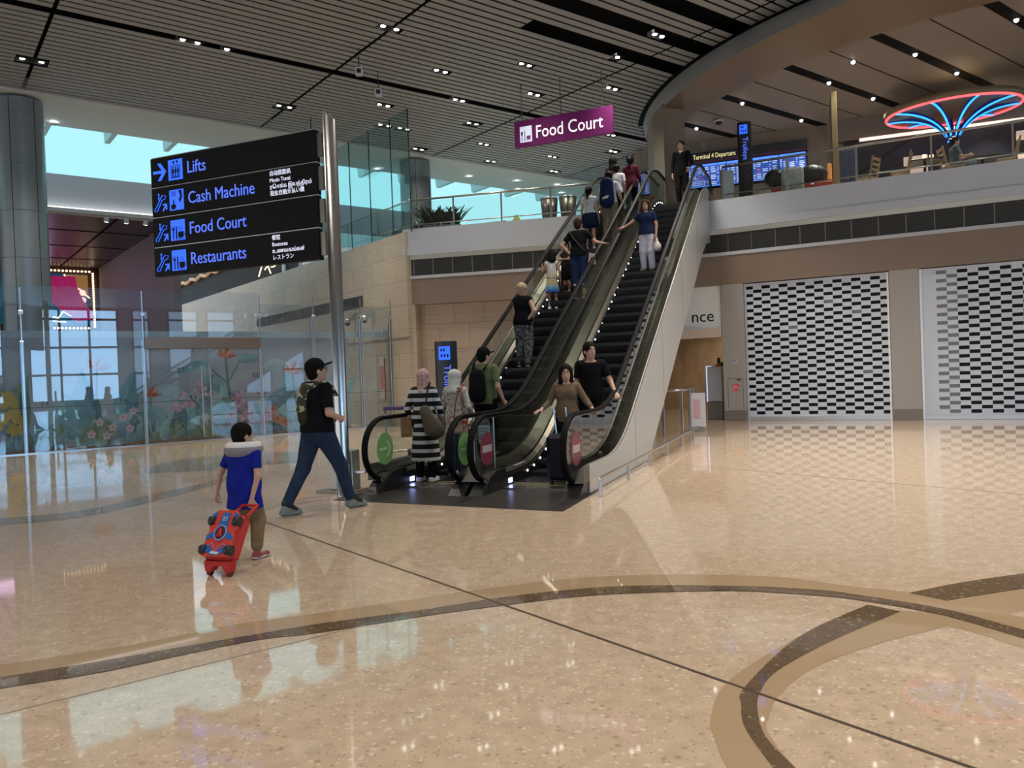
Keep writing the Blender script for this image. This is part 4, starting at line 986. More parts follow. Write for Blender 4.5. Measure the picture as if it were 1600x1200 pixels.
cu.build('curtain', mat('curtain_pink', (0.45, 0.02, 0.12), 0.6, emit=(0.42, 0.015, 0.13), es=0.55), t, smooth=True)
sc_ = MB()
sc_.prism([(6.2, 6.95), (7.2, 6.95), (7.2, 5.9), (7.0, 6.0), (6.85, 6.25), (6.6, 6.3), (6.45, 6.6), (6.3, 6.7)], -0.06, 0.08, 'y')
sc_.build('gold_corner', M_gold, t)
sc_ = MB()
sc_.tube([(6.2, -0.1, 6.95), (6.35, -0.1, 6.65), (6.55, -0.1, 6.4), (6.85, -0.1, 6.25), (7.0, -0.1, 6.05), (7.25, -0.1, 5.85)], 0.035, 6)
sc_.tube([(5.1, -0.1, 4.85), (5.5, -0.1, 4.95), (5.9, -0.1, 4.9), (6.1, -0.1, 5.2), (6.4, -0.1, 5.0), (6.6, -0.1, 5.35)], 0.04, 6).tube([(5.2, -0.1, 4.7), (5.6, -0.1, 4.75), (6.2, -0.1, 4.7)], 0.03, 6)
sc_.build('neon_scroll', mat('neon_warm', (1, 1, 1), 0.5, emit=(1.0, 0.72, 0.45), es=1.6), t)
MB().ell((4.9, -0.05, 6.75), (0.35, 0.08, 0.22), 10).ell((5.3, -0.05, 5.72), (0.42, 0.08, 0.22), 10).build('violet_lamp', mat('violet', (0.1, 0.05, 0.5), 0.5, emit=(0.13, 0.05, 0.85), es=1.1), t)
for z in (6.1, 5.75, 5.4, 5.05): MB().lathe([(0.09, -0.02), (0.14, -0.02), (0.14, 0.02), (0.09, 0.02)], n=16, T=Matrix.Translation((6.95, -0.1, z)) @ Matrix.Rotation(math.pi / 2, 4, 'X')).build('lamp_ring', mat('ring_glow', (1, 1, 1), 0.5, emit=(1.0, 0.5, 0.4), es=1.5), t)
bu = None
def bulb(x, z):
    global bu
    if bu is None: o = MB().ell((0, 0, 0), (0.05, 0.05, 0.05), 6).build('bulb', mat('bulb', (1, 1, 1), 0.5, emit=(1.0, 0.74, 0.45), es=2.2), t); bu = o.data
    else: o = bpy.data.objects.new('bulb', bu); COL.objects.link(o); o.parent = t
    o.location = (x, -0.06, z)
for z in np.arange(4.5, 7.1, 0.115): bulb(7.42, z)
for x in np.arange(0.4, 7.4, 0.16): bulb(x, 7.12)
for x in np.arange(4.6, 7.2, 0.16): bulb(x, 4.42)
ll = bpy.data.lights.new('stage_glow', 'AREA'); ll.energy = 50; ll.color = (0.75, 0.45, 0.8); ll.size = 3
lo = bpy.data.objects.new('stage_glow', ll); COL.objects.link(lo); lo.parent = t; lo.location = (4, -1.2, 6.0); lo.rotation_euler = (R(80), 0, R(180))
# dark shop front above the stone wall
t = thing('upper_shopfront', 'dark upper shop front with gold lit fringe above the stone wall', 'shop front', G(0, 0), AG)
MB().box(13.5, 13.6, 32, 52, 5.95, 9.0).build('glass_front', mat('shop_dark', (0.015, 0.022, 0.026), 0.6, spec=0.1), t)
MB().box(13.42, 13.5, 33.5, 33.8, 5.95, 9.0).build('frame', mat('frame_pale', (0.5, 0.55, 0.5), 0.5), t)
g = MB(); P = [(13.4, 34 + i * 0.5, 7.55 + 0.08 * math.sin(i * 1.7)) for i in range(36)]; g.tube(P, 0.10, 6); g.build('gold_fringe', mat('gold_fringe', (0.3, 0.18, 0.08), 0.35, 0.5, emit=(0.30, 0.17, 0.09), es=0.5), t)
g = MB()
for k in range(3):
    u0 = 34.3 + k * 0.8; g.tube([(13.4, u0, 6.3 + rm.random() * 0.7), (13.4, u0 + 0.3, 6.5 + rm.random() * 0.6), (13.4, u0 + 0.7, 6.3 + rm.random() * .5)], 0.03, 5)
g.build('neon_squiggle', mat('neon_warm'), t)
# three spotlights on the light cove
for k, v in enumerate((5.6, 6.21, 6.82)):
    t = thing('track_spotlight', 'white track spotlight under the cove, %s of the three' % ('nearest the column', 'middle', 'nearest the boards')[k], 'spotlight', G(v, 29.2, 7.28), AG, 'spotlights under the cove')
    MB().tube([(0, 0, 0), (0, 0, -0.08)], 0.02, 6).build('arm', M_white, t); MB().lathe([(0.0, 0.1), (0.075, 0.08), (0.085, -0.06), (0.0, -0.06)], n=14, T=Matrix.Translation((0, -0.02, -0.13)) @ Matrix.Rotation(R(35), 4, 'X')).build('head', M_white, t, smooth=True)
    MB().lathe([(0.0, -0.062), (0.075, -0.062), (0.075, -0.07), (0.0, -0.07)], n=14, T=Matrix.Translation((0, -0.02, -0.13)) @ Matrix.Rotation(R(35), 4, 'X')).build('lens', M_lamp, t)
# soffit lamps
for k, (v, u_) in enumerate(((3.95, 27.6), (9.9, 27.5), (15.9, 27.0), (18.8, 26.9), (21.0, 26.5), (23.0, 26.2), (15.0, 27.7), (22.0, 27.7), (24.2, 27.3))):
    lb = ['round lamp in the white soffit next to the left column', 'round lamp in the white soffit above the boards', 'round lamp in the white soffit behind the tall glass', 'round soffit lamp right of the middle column', 'round soffit lamp above the fern', 'round soffit lamp above the drum planters', 'oblong lamp at the soffit edge near the middle column', 'oblong lamp at the soffit edge over the railing', 'round soffit lamp next to the ascending passengers'][k]
    t = thing('soffit_lamp', lb, 'ceiling light', G(v, u_, 9.62), AG, 'lamps of the white soffit')
    MB().lathe([(0.0, -0.012), (0.07, -0.012), (0.085, 0.0)], n=16).build('lamp', M_lamp, t); MB().lathe([(0.085, -0.015), (0.12, -0.012), (0.12, 0.0), (0.085, 0.0)], n=16).build('trim_ring', M_white, t)

# wall things on the stone wall seen through the glass
for k, u_ in enumerate((24.6, 23.35)):
    t = thing('dome_camera', 'grey wall bracket camera on the stone wall, %s of the pair' % ('nearer the pole', 'nearer the wall corner')[k], 'camera', G(12.28, u_, 3.55), AG + R(90), 'wall cameras on the stone wall')
    MB().prism([(0, 0.25), (0, -0.02), (0.28, -0.08), (0.28, 0.04)], -0.06, 0.06, 'x').build('bracket', M_steel, t)
    MB().lathe([(0.0, 0.16), (0.09, 0.15), (0.1, 0.0), (0.0, 0.0)], c=(0, 0.30, -0.14), n=16).build('housing', M_steel, t, smooth=True)
    MB().ell((0, 0.30, -0.15), (0.085, 0.085, 0.08), 10).build('dome', M_hous, t, smooth=True)
t = thing('wall_lettering', 'small white shop lettering on the stone wall below the cameras', 'lettering', G(12.28, 23.1, 2.98), AG + R(-90) + R(180))
for i in range(6): MB().box(-0.45 + i * 0.15, -0.35 + i * 0.15, 0.0, 0.02, 0, 0.12 + 0.06 * (i % 3 == 0)).build('letter_block', M_white, t)
t = thing('hanging_banner', 'narrow pink banner seen through the glass on the stone wall', 'banner', G(12.27, 22.8, 0), AG + R(90))
MB().box(-0.13, 0.13, 0, 0.02, 0.85, 2.15).build('cloth', mat('banner_pink', (0.60, 0.22, 0.22), 0.6), t); MB().box(-0.13, 0.13, 0.02, 0.024, 0.85, 1.15).box(-0.13, 0.13, 0.02, 0.024, 1.9, 2.15).build('print', mat('banner_white', (0.65, 0.55, 0.55), 0.6), t)
MB().tube([(-0.15, 0.02, 2.16), (0.15, 0.02, 2.16)], 0.012, 6).build('rod', M_steel, t)
struct(MB().box(20.95, 29, -12.295, -12.27, 2.72, 2.76).build('trim_105', mat('shadow_gap', (0.25, 0.22, 0.18), 0.5), frame=FRstone))

# ================================================================== UPPER LEVEL
M_rail = mat('rail_steel', (0.38, 0.36, 0.32), 0.32, 0.9)
def railing(p0, p1, label, posts, mid=True):
    d = p1 - p0; L = d.length; ang = math.atan2(d.y, d.x)
    t = thing('glass_railing', label, 'railing', p0, ang, 'railings of the upper floor')
    MB().tube([(0, 0, 1.02), (L, 0, 1.02)], 0.032, 8).build('handrail', M_rail, t, smooth=True)
    if mid: MB().tube([(0, 0, 0.26), (L, 0, 0.26)], 0.018, 8).build('mid_rail', M_rail, t, smooth=True)
    for i in range(posts):
        x = L * i / (posts - 1); MB().bbox(x - 0.025, x + 0.025, -0.02, 0.02, 0, 1.02, 0.005).build('post', M_rail, t)
    for i in range(posts - 1):
        a, b = L * i / (posts - 1) + 0.05, L * (i + 1) / (posts - 1) - 0.05; MB().box(a, b, -0.006, 0.006, 0.08, 0.95).build('pane', M_gl, t)
    return t
zq = Vector((0, 0, 5.95))
railing(P0 + zq + Vector((0.1, 0.25, 0)), E(-5.75, 22.62, 5.95), 'glass railing between the stone corner and the escalator head', 5)
railing(S(0.16, 0.22, 5.95), S(10.3, 0.22, 5.95), 'long glass railing in front of the upper restaurant', 7)
railing(G(12.62, 30, 5.95), G(12.62, 21.2, 5.95), 'glass railing behind the tall glass screens', 5)
# fern planter, leafy plants behind the glass, drum planters
def fern(loc, label, n, r, h, seed, m, rot=0.0):
    rr_ = random.Random(seed); t = thing('potted_fern', label, 'plant', loc, rot)
    MB().bbox(-r * 0.8, r * 0.8, -0.25, 0.25, 0, 0.28, 0.02).build('planter', mat('planter_grey', (0.10, 0.10, 0.10), 0.5), t)
    mb = MB()
    for k in range(n):
        a = rr_.uniform(0, 6.283); bx = rr_.uniform(-r * .7, r * .7); ln = h * rr_.uniform(0.7, 1.25); out = rr_.uniform(0.3, 0.8)
        P = []
        for i in range(6):
            s_ = i / 5; P.append(Vector((bx + math.cos(a) * out * ln * s_, math.sin(a) * out * ln * s_ * 0.7, 0.25 + ln * (s_ - 0.35 * s_ * s_))))
        sd = Vector((-math.sin(a), math.cos(a), 0)) * 0.035
        for i in range(5):
            w0 = math.sin(math.pi * (i + 0.6) / 6.2); w1 = math.sin(math.pi * (i + 1.6) / 6.2)
            mb.add([P[i] - sd * w0, P[i] + sd * w0, P[i + 1] + sd * w1, P[i + 1] - sd * w1], [[0, 1, 2, 3]])
    mb.build('fronds', m, t); return t
M_fern = mat('fern_dark', (0.02, 0.035, 0.018), 0.6)
fern(E(-10.9, 22.6, 5.95), 'dark spiky fern in a planter behind the railing left of the drums', 190, 0.75, 0.75, 4, M_fern)
M_fern2 = mat('leaf_bluegreen', (0.07, 0.13, 0.11), 0.5)
for k, (v, u_) in enumerate(((13.5, 22.2), (13.5, 23.6), (13.5, 25.2))): fern(G(v, u_, 5.95), ('bushy plant behind the tall glass next to the corner', 'bushy plant behind the tall glass, middle of three', 'bushy plant behind the tall glass next to the pole')[k], 90, 0.6, 0.5, 9 + k, M_fern2, AG + R(90))
M_drum = noise_mat('ribbed_drum', (0.05, 0.045, 0.04), (0.20, 0.18, 0.16), 1.0, 0.35, stretch=(14, 14, 0.05), metal=0.6)
for k, (x, y) in enumerate(((-7.55, 23.2), (-6.98, 23.3))):
    t = thing('drum_planter', ('tapered dark ribbed drum planter, nearer the fern', 'tapered dark ribbed drum planter, nearer the escalator')[k], 'planter', E(x, y, 5.95), AE, 'ribbed drum planters behind the railing')
    MB().lathe([(0.20, 0), (0.27, 0.85), (0.25, 0.85), (0.24, 0.78), (0.0, 0.78)], n=28).build('body', M_drum, t, smooth=True); MB().lathe([(0.275, 0.84), (0.275, 0.87), (0.25, 0.87), (0.25, 0.84)], n=28).build('rim', M_steel, t, smooth=True)
t = thing('floor_decal_sign', 'yellow and pink diamond sign standing on the upper floor behind the railing', 'sign', E(-9.0, 24.2, 5.95), AE)
MB().prism([(0, 0.72), (0.24, 0.40), (0, 0.22), (-0.24, 0.40)], -0.02, 0.02, 'y').build('board', mat('diamond_yellow', (0.7, 0.68, 0.15), 0.5), t); MB().prism([(0.02, 0.45), (0.22, 0.40), (0.04, 0.25)], -0.026, -0.02, 'y').build('pink_corner', mat('diamond_pink', (0.75, 0.15, 0.25), 0.5), t)
MB().bbox(-0.5, 0.5, -0.15, 0.15, 0, 0.22, 0.02).build('base', M_white, t)
t = thing('bench', 'low dark bench on the upper floor beside the diamond sign', 'bench', E(-9.9, 23.4, 5.95), AE)
MB().bbox(-0.9, 0.9, -0.2, 0.2, 0.28, 0.36, 0.01).build('seat', mat('bench_navy', (0.02, 0.03, 0.05), 0.4), t)
for x in (-0.8, 0.75): MB().box(x, x + 0.05, -0.18, 0.18, 0, 0.28).build('leg', M_dsteel, t)

# back wall of the departure hall, boards and sign
FRb = FR['E']
struct(MB().box(-6.2, 14, 29.7, 29.9, 5.95, 9.75).build('wall_upper', mat('upper_wall', (0.27, 0.225, 0.18), 0.45), frame='E'))
dv = MB()
for x in np.arange(-6, 1, 0.62): dv.box(x, x + 0.012, 29.69, 29.70, 5.95, 9.7)
struct(dv.build('trim_110', M_bronze, frame='E'))
t = thing('departure_board', 'wide lit flight board with rows of blue and white text under the departure sign', 'screen', E(-4.15, 29.55), AE)
MB().bbox(-0.35, 4.0, 0.0, 0.12, 8.98, 9.28, 0.01).build('header', mat('header_dark', (0.045, 0.045, 0.055), 0.4), t)
MB().box(-0.35, 4.0, 0.0, 0.12, 8.88, 8.98).build('purple_strip', mat('strip_mauve', (0.12, 0.05, 0.10), 0.4), t)
text('Terminal 4 Departure', 0.24, at(0.10, -0.005, 9.04), mat('text_yellow', (0.9, 0.8, 0.4), 0.5, emit=(0.85, 0.75, 0.36), es=0.9), t, sx=0.70)
M_scr = mat('screen_blue', (0.02, 0.05, 0.3), 0.3, emit=(0.03, 0.09, 0.42), es=0.9); M_scr2 = mat('screen_white', (0.5, 0.6, 0.8), 0.3, emit=(0.50, 0.62, 0.90), es=0.9); M_scr3 = mat('screen_yellow', (0.6, 0.6, 0.1), 0.3, emit=(0.7, 0.65, 0.12), es=0.9)
M_scr4 = mat('screen_red', (0.6, 0.1, 0.1), 0.3, emit=(0.75, 0.16, 0.16), es=0.9); M_scr5 = mat('screen_azure', (0.1, 0.3, 0.8), 0.3, emit=(0.10, 0.28, 0.95), es=0.9)
MB().box(-2.35, 4.0, 0.0, 0.10, 7.95, 8.88).build('bezel', M_signblk, t)
for sc in range(7):
    x0 = -2.3 + sc * 0.895; s_ = MB().box(x0, x0 + 0.87, -0.02, 0.0, 8.02, 8.84).build('display', M_scr, t)
    w = MB()
    w.box(x0, x0 + 0.87, -0.022, -0.02, 8.76, 8.84, m=1); w.box(x0, x0 + 0.87, -0.022, -0.02, 8.02, 8.06, m=1)
    for r_ in range(11):
        z = 8.09 + r_ * 0.06
        for a, b in ((0.02, 0.10), (0.13, 0.30), (0.33, 0.52), (0.56, 0.62), (0.66, 0.84)):
            if rm.random() < 0.78: w.box(x0 + a, x0 + b - rm.random() * 0.05, -0.024, -0.021, z, z + 0.03, m=3 if (a == 0.13 and r_ in (3, 4, 5, 6) and sc % 2) else 2 if a == 0.66 and sc % 3 == 1 and r_ > 3 else 0)
    w.build('flight_rows', [M_scr2, M_scr5, M_scr3, M_scr4], s_)
# glass balustrade end and pale panel at the escalator head
t = thing('pale_panel', 'pale grey upright panel beside the right escalator head', 'panel', E(-2.35, 22.9, 5.95), AE)
MB().bbox(-0.02, 0.30, -0.03, 0.03, 0.0, 0.98, 0.01).build('board', mat('panel_pale', (0.50, 0.52, 0.57), 0.4), t); MB().bbox(-0.06, -0.02, -0.04, 0.04, 0, 1.0, 0.006).build('post', M_dsteel, t)
# trolley totems
def totem(loc, rot, label, h, txt, r=0.2):
    t = thing('trolley_totem', label, 'sign', loc, rot)
    m = MB(); m.prism([(r * math.cos(R(a)) * 1.05, r * math.sin(R(a)) * 0.8) for a in range(0, 360, 20)], 0, h, 'z'); m.build('column', mat('totem_black', (0.018, 0.02, 0.026), 0.35), t)
    for sx_, a in ((0, 0),):
        MB().box(-0.12, 0.10, -r * 0.8 - 0.012, -r * 0.8 + 0.02, h - 0.36, h - 0.10).build('icon', M_blue, t)
        ic = MB()
        for x, z in ((-0.08, h - 0.17), (-0.03, h - 0.17), (-0.08, h - 0.28), (-0.02, h - 0.28), (0.04, h - 0.28)): ic.box(x, x + 0.03, -r * 0.8 - 0.016, -r * 0.8 - 0.012, z - 0.03, z + 0.03)
        ic.build('pictogram', M_signblk, t)
    text(txt, 0.20, Matrix.Translation((-0.03, -r * 0.8 - 0.004, h - 0.46)) @ Matrix.Rotation(R(90), 4, 'Y') @ FACE, M_bluetx, t)
    return t
totem(E(-6.78, 14.0), R(-3), 'black Trolleys column sign with a blue icon behind the two women', 2.18, 'Trolleys', 0.21)
totem(E(-1.83, 24.2, 5.95), AE, 'dark trolley column sign with blue icons in front of the flight board', 2.62, 'Trolleys', 0.19)
# post with side panel, navy cabinet
t = thing('timber_post', 'tall tan post with a brown wing panel behind the long railing', 'post', E(0.60, 24.0, 5.95), AE)
MB().bbox(-0.075, 0.075, -0.06, 0.06, 0, 3.05, 0.01).build('post', mat('tan_post', (0.30, 0.24, 0.12), 0.4), t); MB().prism([(-0.2, 2.1), (-0.075, 2.95), (-0.075, 0.0), (-0.2, 0.0)], 0.0, 0.05, 'y').build('wing', M_bronze, t)
t = thing('navy_cabinet', 'navy blue tall cabinet just right of the tan post', 'cabinet', E(0.95, 25.2, 5.95), AE)
MB().bbox(-0.2, 0.28, 0, 0.4, 0, 1.72, 0.01).build('body', mat('navy', (0.018, 0.024, 0.05), 0.4), t); MB().box(0.035, 0.042, -0.004, 0, 0.05, 1.68).build('door_gap', M_black, t); MB().box(0.0, 0.02, -0.03, 0, 0.8, 1.0).build('handle', M_dsteel, t)
# neon umbrella: horizontal red ring with blue ribs from a trunk
NC = Vector((13.5, 23.9, 0))
t = thing('neon_tree', 'neon umbrella with a red ring and curved blue ribs over the restaurant', 'light', NC + Vector((0, 0, 5.95)), -0.5); t.scale = (1.0, 0.8, 1.0)
RN = 1.80; ZN = 2.93
MB().tube([(RN * math.cos(a), RN * math.sin(a), ZN) for a in np.linspace(0, 2 * math.pi, 64, endpoint=False)], 0.035, 8, closed=True).build('neon_ring', mat('neon_red', (1, 0.2, 0.2), 0.5, emit=(1.0, 0.10, 0.12), es=1.6), t, smooth=True)
MB().lathe([(RN + 0.02, ZN + 0.03), (RN + 0.06, ZN + 0.03), (RN + 0.06, ZN + 0.2), (RN + 0.02, ZN + 0.2)], n=64).build('rim', mat('rim_brown', (0.22, 0.16, 0.09), 0.4), t, smooth=True)
MB().lathe([(0.12, 0), (0.10, 1.9), (0.16, 2.1)], n=16).build('trunk', M_signblk, t, smooth=True)
for k in range(9):
    a = 2 * math.pi * (k + 0.3) / 9; P = []
    for i in range(13):
        s_ = i / 12; P.append((math.cos(a) * (0.12 + (RN - 0.14) * s_ ** 1.5), math.sin(a) * (0.12 + (RN - 0.14) * s_ ** 1.5), 2.02 + (ZN - 2.02) * (1 - (1 - s_) ** 2.0)))
    rb = MB().tube([Vector(p) + Vector((0, 0, 0.05)) for p in P], 0.05, 6).build('rib', mat('rib_navy', (0.01, 0.02, 0.10), 0.4, emit=(0.0, 0.01, 0.12), es=0.5), t, smooth=True)
    MB().tube(P, 0.032, 6).build('neon_tube', mat('neon_blue', (0.1, 0.5, 1), 0.5, emit=(0.02, 0.36, 1.0), es=1.7), rb, smooth=True)
# restaurant interior: dark back panels and light strips
struct(MB().box(1.0, 14, 29.4, 29.69, 5.95, 8.9).build('wall_restaurant', mat('rest_dark', (0.03, 0.027, 0.04), 0.4), frame='E'))
t = thing('restaurant_counter', 'dark restaurant counter with warm lit shelves under the neon umbrella', 'counter', E(2.4, 28.6, 5.95), AE)
MB().bbox(0, 5.5, 0, 0.6, 0, 1.05, 0.01).build('body', mat('counter_dark', (0.04, 0.03, 0.025), 0.3), t); MB().box(-0.05, 5.55, -0.05, 0.62, 1.05, 1.1).build('worktop', mat('counter_top', (0.12, 0.09, 0.06), 0.25), t)
for x, z in ((0.4, 1.5), (0.4, 1.9), (1.5, 1.5), (3.6, 1.6), (3.6, 2.3)): MB().box(x, x + 0.7, 0.5, 0.62, z, z + 0.28).build('lit_shelf', mat('shelf_glow', (0.8, 0.6, 0.5), 0.5, emit=(0.75, 0.52, 0.40), es=0.55), t)
struct(MB().box(1.5, 14, 29.3, 29.4, 8.9, 8.98).build('trim_111', mat('strip_pinkish', (1, 0.8, 0.7), 0.5, emit=(1.0, 0.72, 0.62), es=1.3), frame='E'))
struct(MB().box(0.6, 14, 29.35, 29.69, 8.98, 9.75).build('wall_restaurant.001', M_inner, frame='E'))
M_chair = mat('chair_wood', (0.34, 0.22, 0.11), 0.4)
def chair(loc, rot, label):
    t = thing('dining_chair', label, 'chair', loc, rot, 'wooden chairs behind the railing')
    MB().bbox(-0.22, 0.22, -0.22, 0.22, 0.43, 0.47, 0.008).build('seat', M_chair, t)
    for x in (-0.2, 0.2): MB().bbox(x - 0.022, x + 0.022, 0.17, 0.215, 0, 0.45, 0.004).build('leg', M_chair, t)
    for x in (-0.2, 0.2): MB().prism([(-0.20, 0), (-0.245, 0), (-0.20, 0.45), (-0.30, 0.98), (-0.26, 0.98), (-0.16, 0.45)], x - 0.022, x + 0.022, 'x').build('leg', M_chair, t)
    b = MB()
    for z in (0.60, 0.74, 0.88): b.box(-0.2, 0.2, -0.30 + 0.12 * (0.98 - z), -0.27 + 0.12 * (0.98 - z), z, z + 0.07)
    b.build('backrest', M_chair, t)
    for x in (-0.2, 0.2): MB().box(x - 0.015, x + 0.015, -0.19, 0.18, 0.2, 0.23).build('stretcher', M_chair, t)
    return t
chair(E(1.35, 23.5, 5.95), AE + R(60), 'wooden dining chair nearest the navy cabinet')
chair(E(2.15, 23.3, 5.95), AE + R(80), 'wooden dining chair left of the candle lights')
chair(E(3.35, 23.3, 5.95), AE - R(80), 'wooden dining chair under the seated person')
chair(E(4.55, 23.2, 5.95), AE + R(85), 'wooden dining chair nearest the right end of the railing')
def rtable(loc, label):
    t = thing('dining_table', label, 'table', loc, AE, 'small restaurant tables')
    MB().bbox(-0.35, 0.35, -0.35, 0.35, 0.70, 0.74, 0.01).build('tabletop', mat('table_dark', (0.035, 0.025, 0.02), 0.2), t); MB().lathe([(0.22, 0), (0.2, 0.02), (0.035, 0.05), (0.035, 0.7)], n=16).build('pedestal', M_signblk, t)
rtable(E(2.75, 23.5, 5.95), 'dark square table between the left chairs')
rtable(E(4.15, 23.95, 5.95), 'dark square table in front of the seated person')
for k, (x, y, z) in enumerate(((2.72, 23.3, 6.69), (2.9, 23.4, 6.69))):
    t = thing('table_lamp', ('small glowing glass lamp on the dark table', 'second small glowing glass lamp on the dark table')[k], 'lamp', E(x, y, z), 0, 'glowing glasses on the table')
    MB().lathe([(0.04, 0), (0.05, 0.1), (0.045, 0.12), (0.035, 0.01), (0.0, 0.01)], n=12).build('glass', mat('amber_glow', (1, 0.7, 0.5), 0.3, emit=(1.0, 0.62, 0.42), es=1.8), t, smooth=True)
# luggage on red seats behind the railing
t = thing('red_bench', 'red seat bench behind the railing carrying bags', 'bench', E(-0.35, 23.6, 5.95), AE)
MB().bbox(-0.75, 0.85, -0.3, 0.3, 0.36, 0.48, 0.03).build('seat', mat('seat_red', (0.55, 0.06, 0.03), 0.45), t); MB().bbox(0.45, 0.85, 0.24, 0.34, 0.48, 0.78, 0.03).build('backrest', mat('seat_red'), t)
for x in (-0.6, 0.65): MB().box(x, x + 0.06, -0.2, 0.2, 0, 0.36).build('leg', M_dsteel, t)
t = thing('suitcase', 'silver grey suitcase with a raised handle standing before the black bags', 'suitcase', E(-0.52, 22.95, 5.95), AE + R(8)); t.scale = (1.2, 1.2, 1.3)
MB().bbox(-0.24, 0.24, -0.13, 0.13, 0.06, 0.66, 0.06).build('shell', noise_mat('silver_shell', (0.40, 0.40, 0.37), (0.60, 0.60, 0.56), 6, 0.3), t)
MB().tube([(-0.08, 0.08, 0.64), (-0.08, 0.08, 0.98), (0.08, 0.08, 0.98), (0.08, 0.08, 0.64)], 0.012, 6).build('trolley_handle', M_white, t)
for x in (-0.2, 0.2): MB().lathe([(0.03, -0.015), (0.03, 0.015)], n=12, T=Matrix.Translation((x, 0, 0.03)) @ Matrix.Rotation(R(90), 4, 'Y')).build('wheel', M_hous, t)
for k, (x, y, z, sx_) in enumerate(((-0.98, 23.5, 6.45, 0.3), (-0.02, 23.55, 6.45, 0.42))):
    t = thing('duffel_bag', ('black duffel bag left of the silver suitcase', 'large black duffel bag between the silver suitcase and the tan post')[k], 'bag', E(x, y, z), AE + R(10))
    MB().ell((0, 0, 0.24), (sx_, 0.24, 0.26), 14).build('body', mat('bag_black', (0.015, 0.015, 0.017), 0.45), t, smooth=True); MB().tube([(-0.15, -0.2, 0.35), (-0.1, -0.25, 0.5), (0.1, -0.25, 0.5), (0.15, -0.2, 0.35)], 0.012, 6).build('strap', M_hous, t)
# thing reading as an orange upright behind the bags
t = thing('orange_stand', 'glowing orange stand next to the tan post behind the bags', 'stand', E(0.44, 23.75, 5.95), AE)
MB().bbox(-0.06, 0.05, -0.1, 0.1, 0.0, 1.02, 0.02).build('panel', mat('stand_orange', (0.7, 0.25, 0.06), 0.4, emit=(0.6, 0.25, 0.08), es=0.6), t); MB().bbox(-0.1, 0.08, -0.14, 0.14, 0, 0.04, 0.01).build('foot', M_hous, t)

# ================================================================== LUGGAGE TROLLEY by the women, suitcase on the right escalator
t = thing('luggage_trolley', 'airport luggage trolley with purple handle behind the left escalator newel', 'trolley', E(-6.9, 12.35), AE + R(20))
MB().tube([(-0.28, 0, 0.16), (-0.28, -0.02, 0.95), (0.28, -0.02, 0.95), (0.28, 0, 0.16)], 0.022, 8).build('upright_frame', M_steel, t, smooth=True)
MB().tube([(-0.30, -0.05, 0.97), (0.30, -0.05, 0.97)], 0.035, 8).build('handle', mat('trolley_purple', (0.05, 0.03, 0.16), 0.4), t, smooth=True)
MB().bbox(-0.02, 0.18, 0.0, 0.03, 0.45, 0.85, 0.01).build('advert_panel', mat('trolley_brown', (0.22, 0.13, 0.04), 0.5), t)
MB().tube([(-0.28, 0, 0.18), (-0.2, 0.85, 0.14), (0.2, 0.85, 0.14), (0.28, 0, 0.18)], 0.022, 8).build('base_frame', M_steel, t, smooth=True)
for x, y in ((-0.28, 0.02), (0.28, 0.02), (0.0, 0.8)): MB().lathe([(0.05, -0.02), (0.09, -0.02), (0.09, 0.02), (0.05, 0.02), (0.05, -0.02)], n=16, T=Matrix.Translation((x, y, 0.092)) @ Matrix.Rotation(R(90), 4, 'Y')).build('wheel', mat('trolley_wheel', (0.03, 0.03, 0.035), 0.4), t, smooth=True)
t = thing('suitcase', 'dark navy suitcase with extended handle behind the right escalator newel', 'suitcase', E(-3.17, 9.95, 0.03), AE + R(6))
MB().bbox(-0.2, 0.22, -0.14, 0.14, 0.06, 0.66, 0.05).build('shell', mat('case_navy', (0.006, 0.007, 0.018), 0.5, spec=0.2), t)
MB().tube([(-0.10, 0.1, 0.64), (-0.13, 0.12, 1.0), (0.03, 0.12, 1.0), (0.06, 0.1, 0.64)], 0.010, 6).build('trolley_handle', M_steel, t)
for x in (-0.16, 0.18): MB().lathe([(0.03, -0.015), (0.03, 0.015)], n=12, T=Matrix.Translation((x, 0, 0.03)) @ Matrix.Rotation(R(90), 4, 'Y')).build('wheel', M_hous, t)

# ================================================================== DAYLIGHT WINDOWS OF THE OPPOSITE FACADE (behind the camera; seen mirrored in the glass and the floor)
fw = MB(); fb = MB()
struct(MB().box(-40, 60, -44.6, -44.4, 0, 0.5).box(-40, 60, -44.6, -44.4, 9.4, 10).build('wall_front', M_soffit, frame='G'))
panes = [(-9, -1.5), (0.5, 7.6), (9.8, 17.6), (19, 20.6), (22.5, 25.5), (26.5, 29.5), (30.5, 33.5), (35, 37.5)]
for k, (a, b) in enumerate(panes):
    struct(MB().box(a, b, -44.5, -44.45, 0.5, 9.4).build('window_%d' % (k + 3), M_daywin if k < 3 else M_daywin2, frame='G'))
    m = MB()
    for z in (2.9, 5.6, 8.4): m.box(a, b, -44.45, -44.3, z, z + 0.22)
    n = max(1, round((b - a) / 2.6))
    for i in range(n + 1): x = a + (b - a) * i / n; m.box(x - 0.1, x + 0.1, -44.45, -44.25, 0.5, 9.4)
    struct(m.build('trim_%d' % (120 + k), mat('mullion', (0.06, 0.08, 0.10), 0.5), frame='G'))
ends = [-40] + [q for p in panes for q in p] + [60]
pw = MB()
for a, b in zip(ends[::2], ends[1::2]): pw.box(a, b, -44.6, -44.4, 0.5, 9.4)
struct(pw.build('wall_front.001', M_soffit, frame='G'))
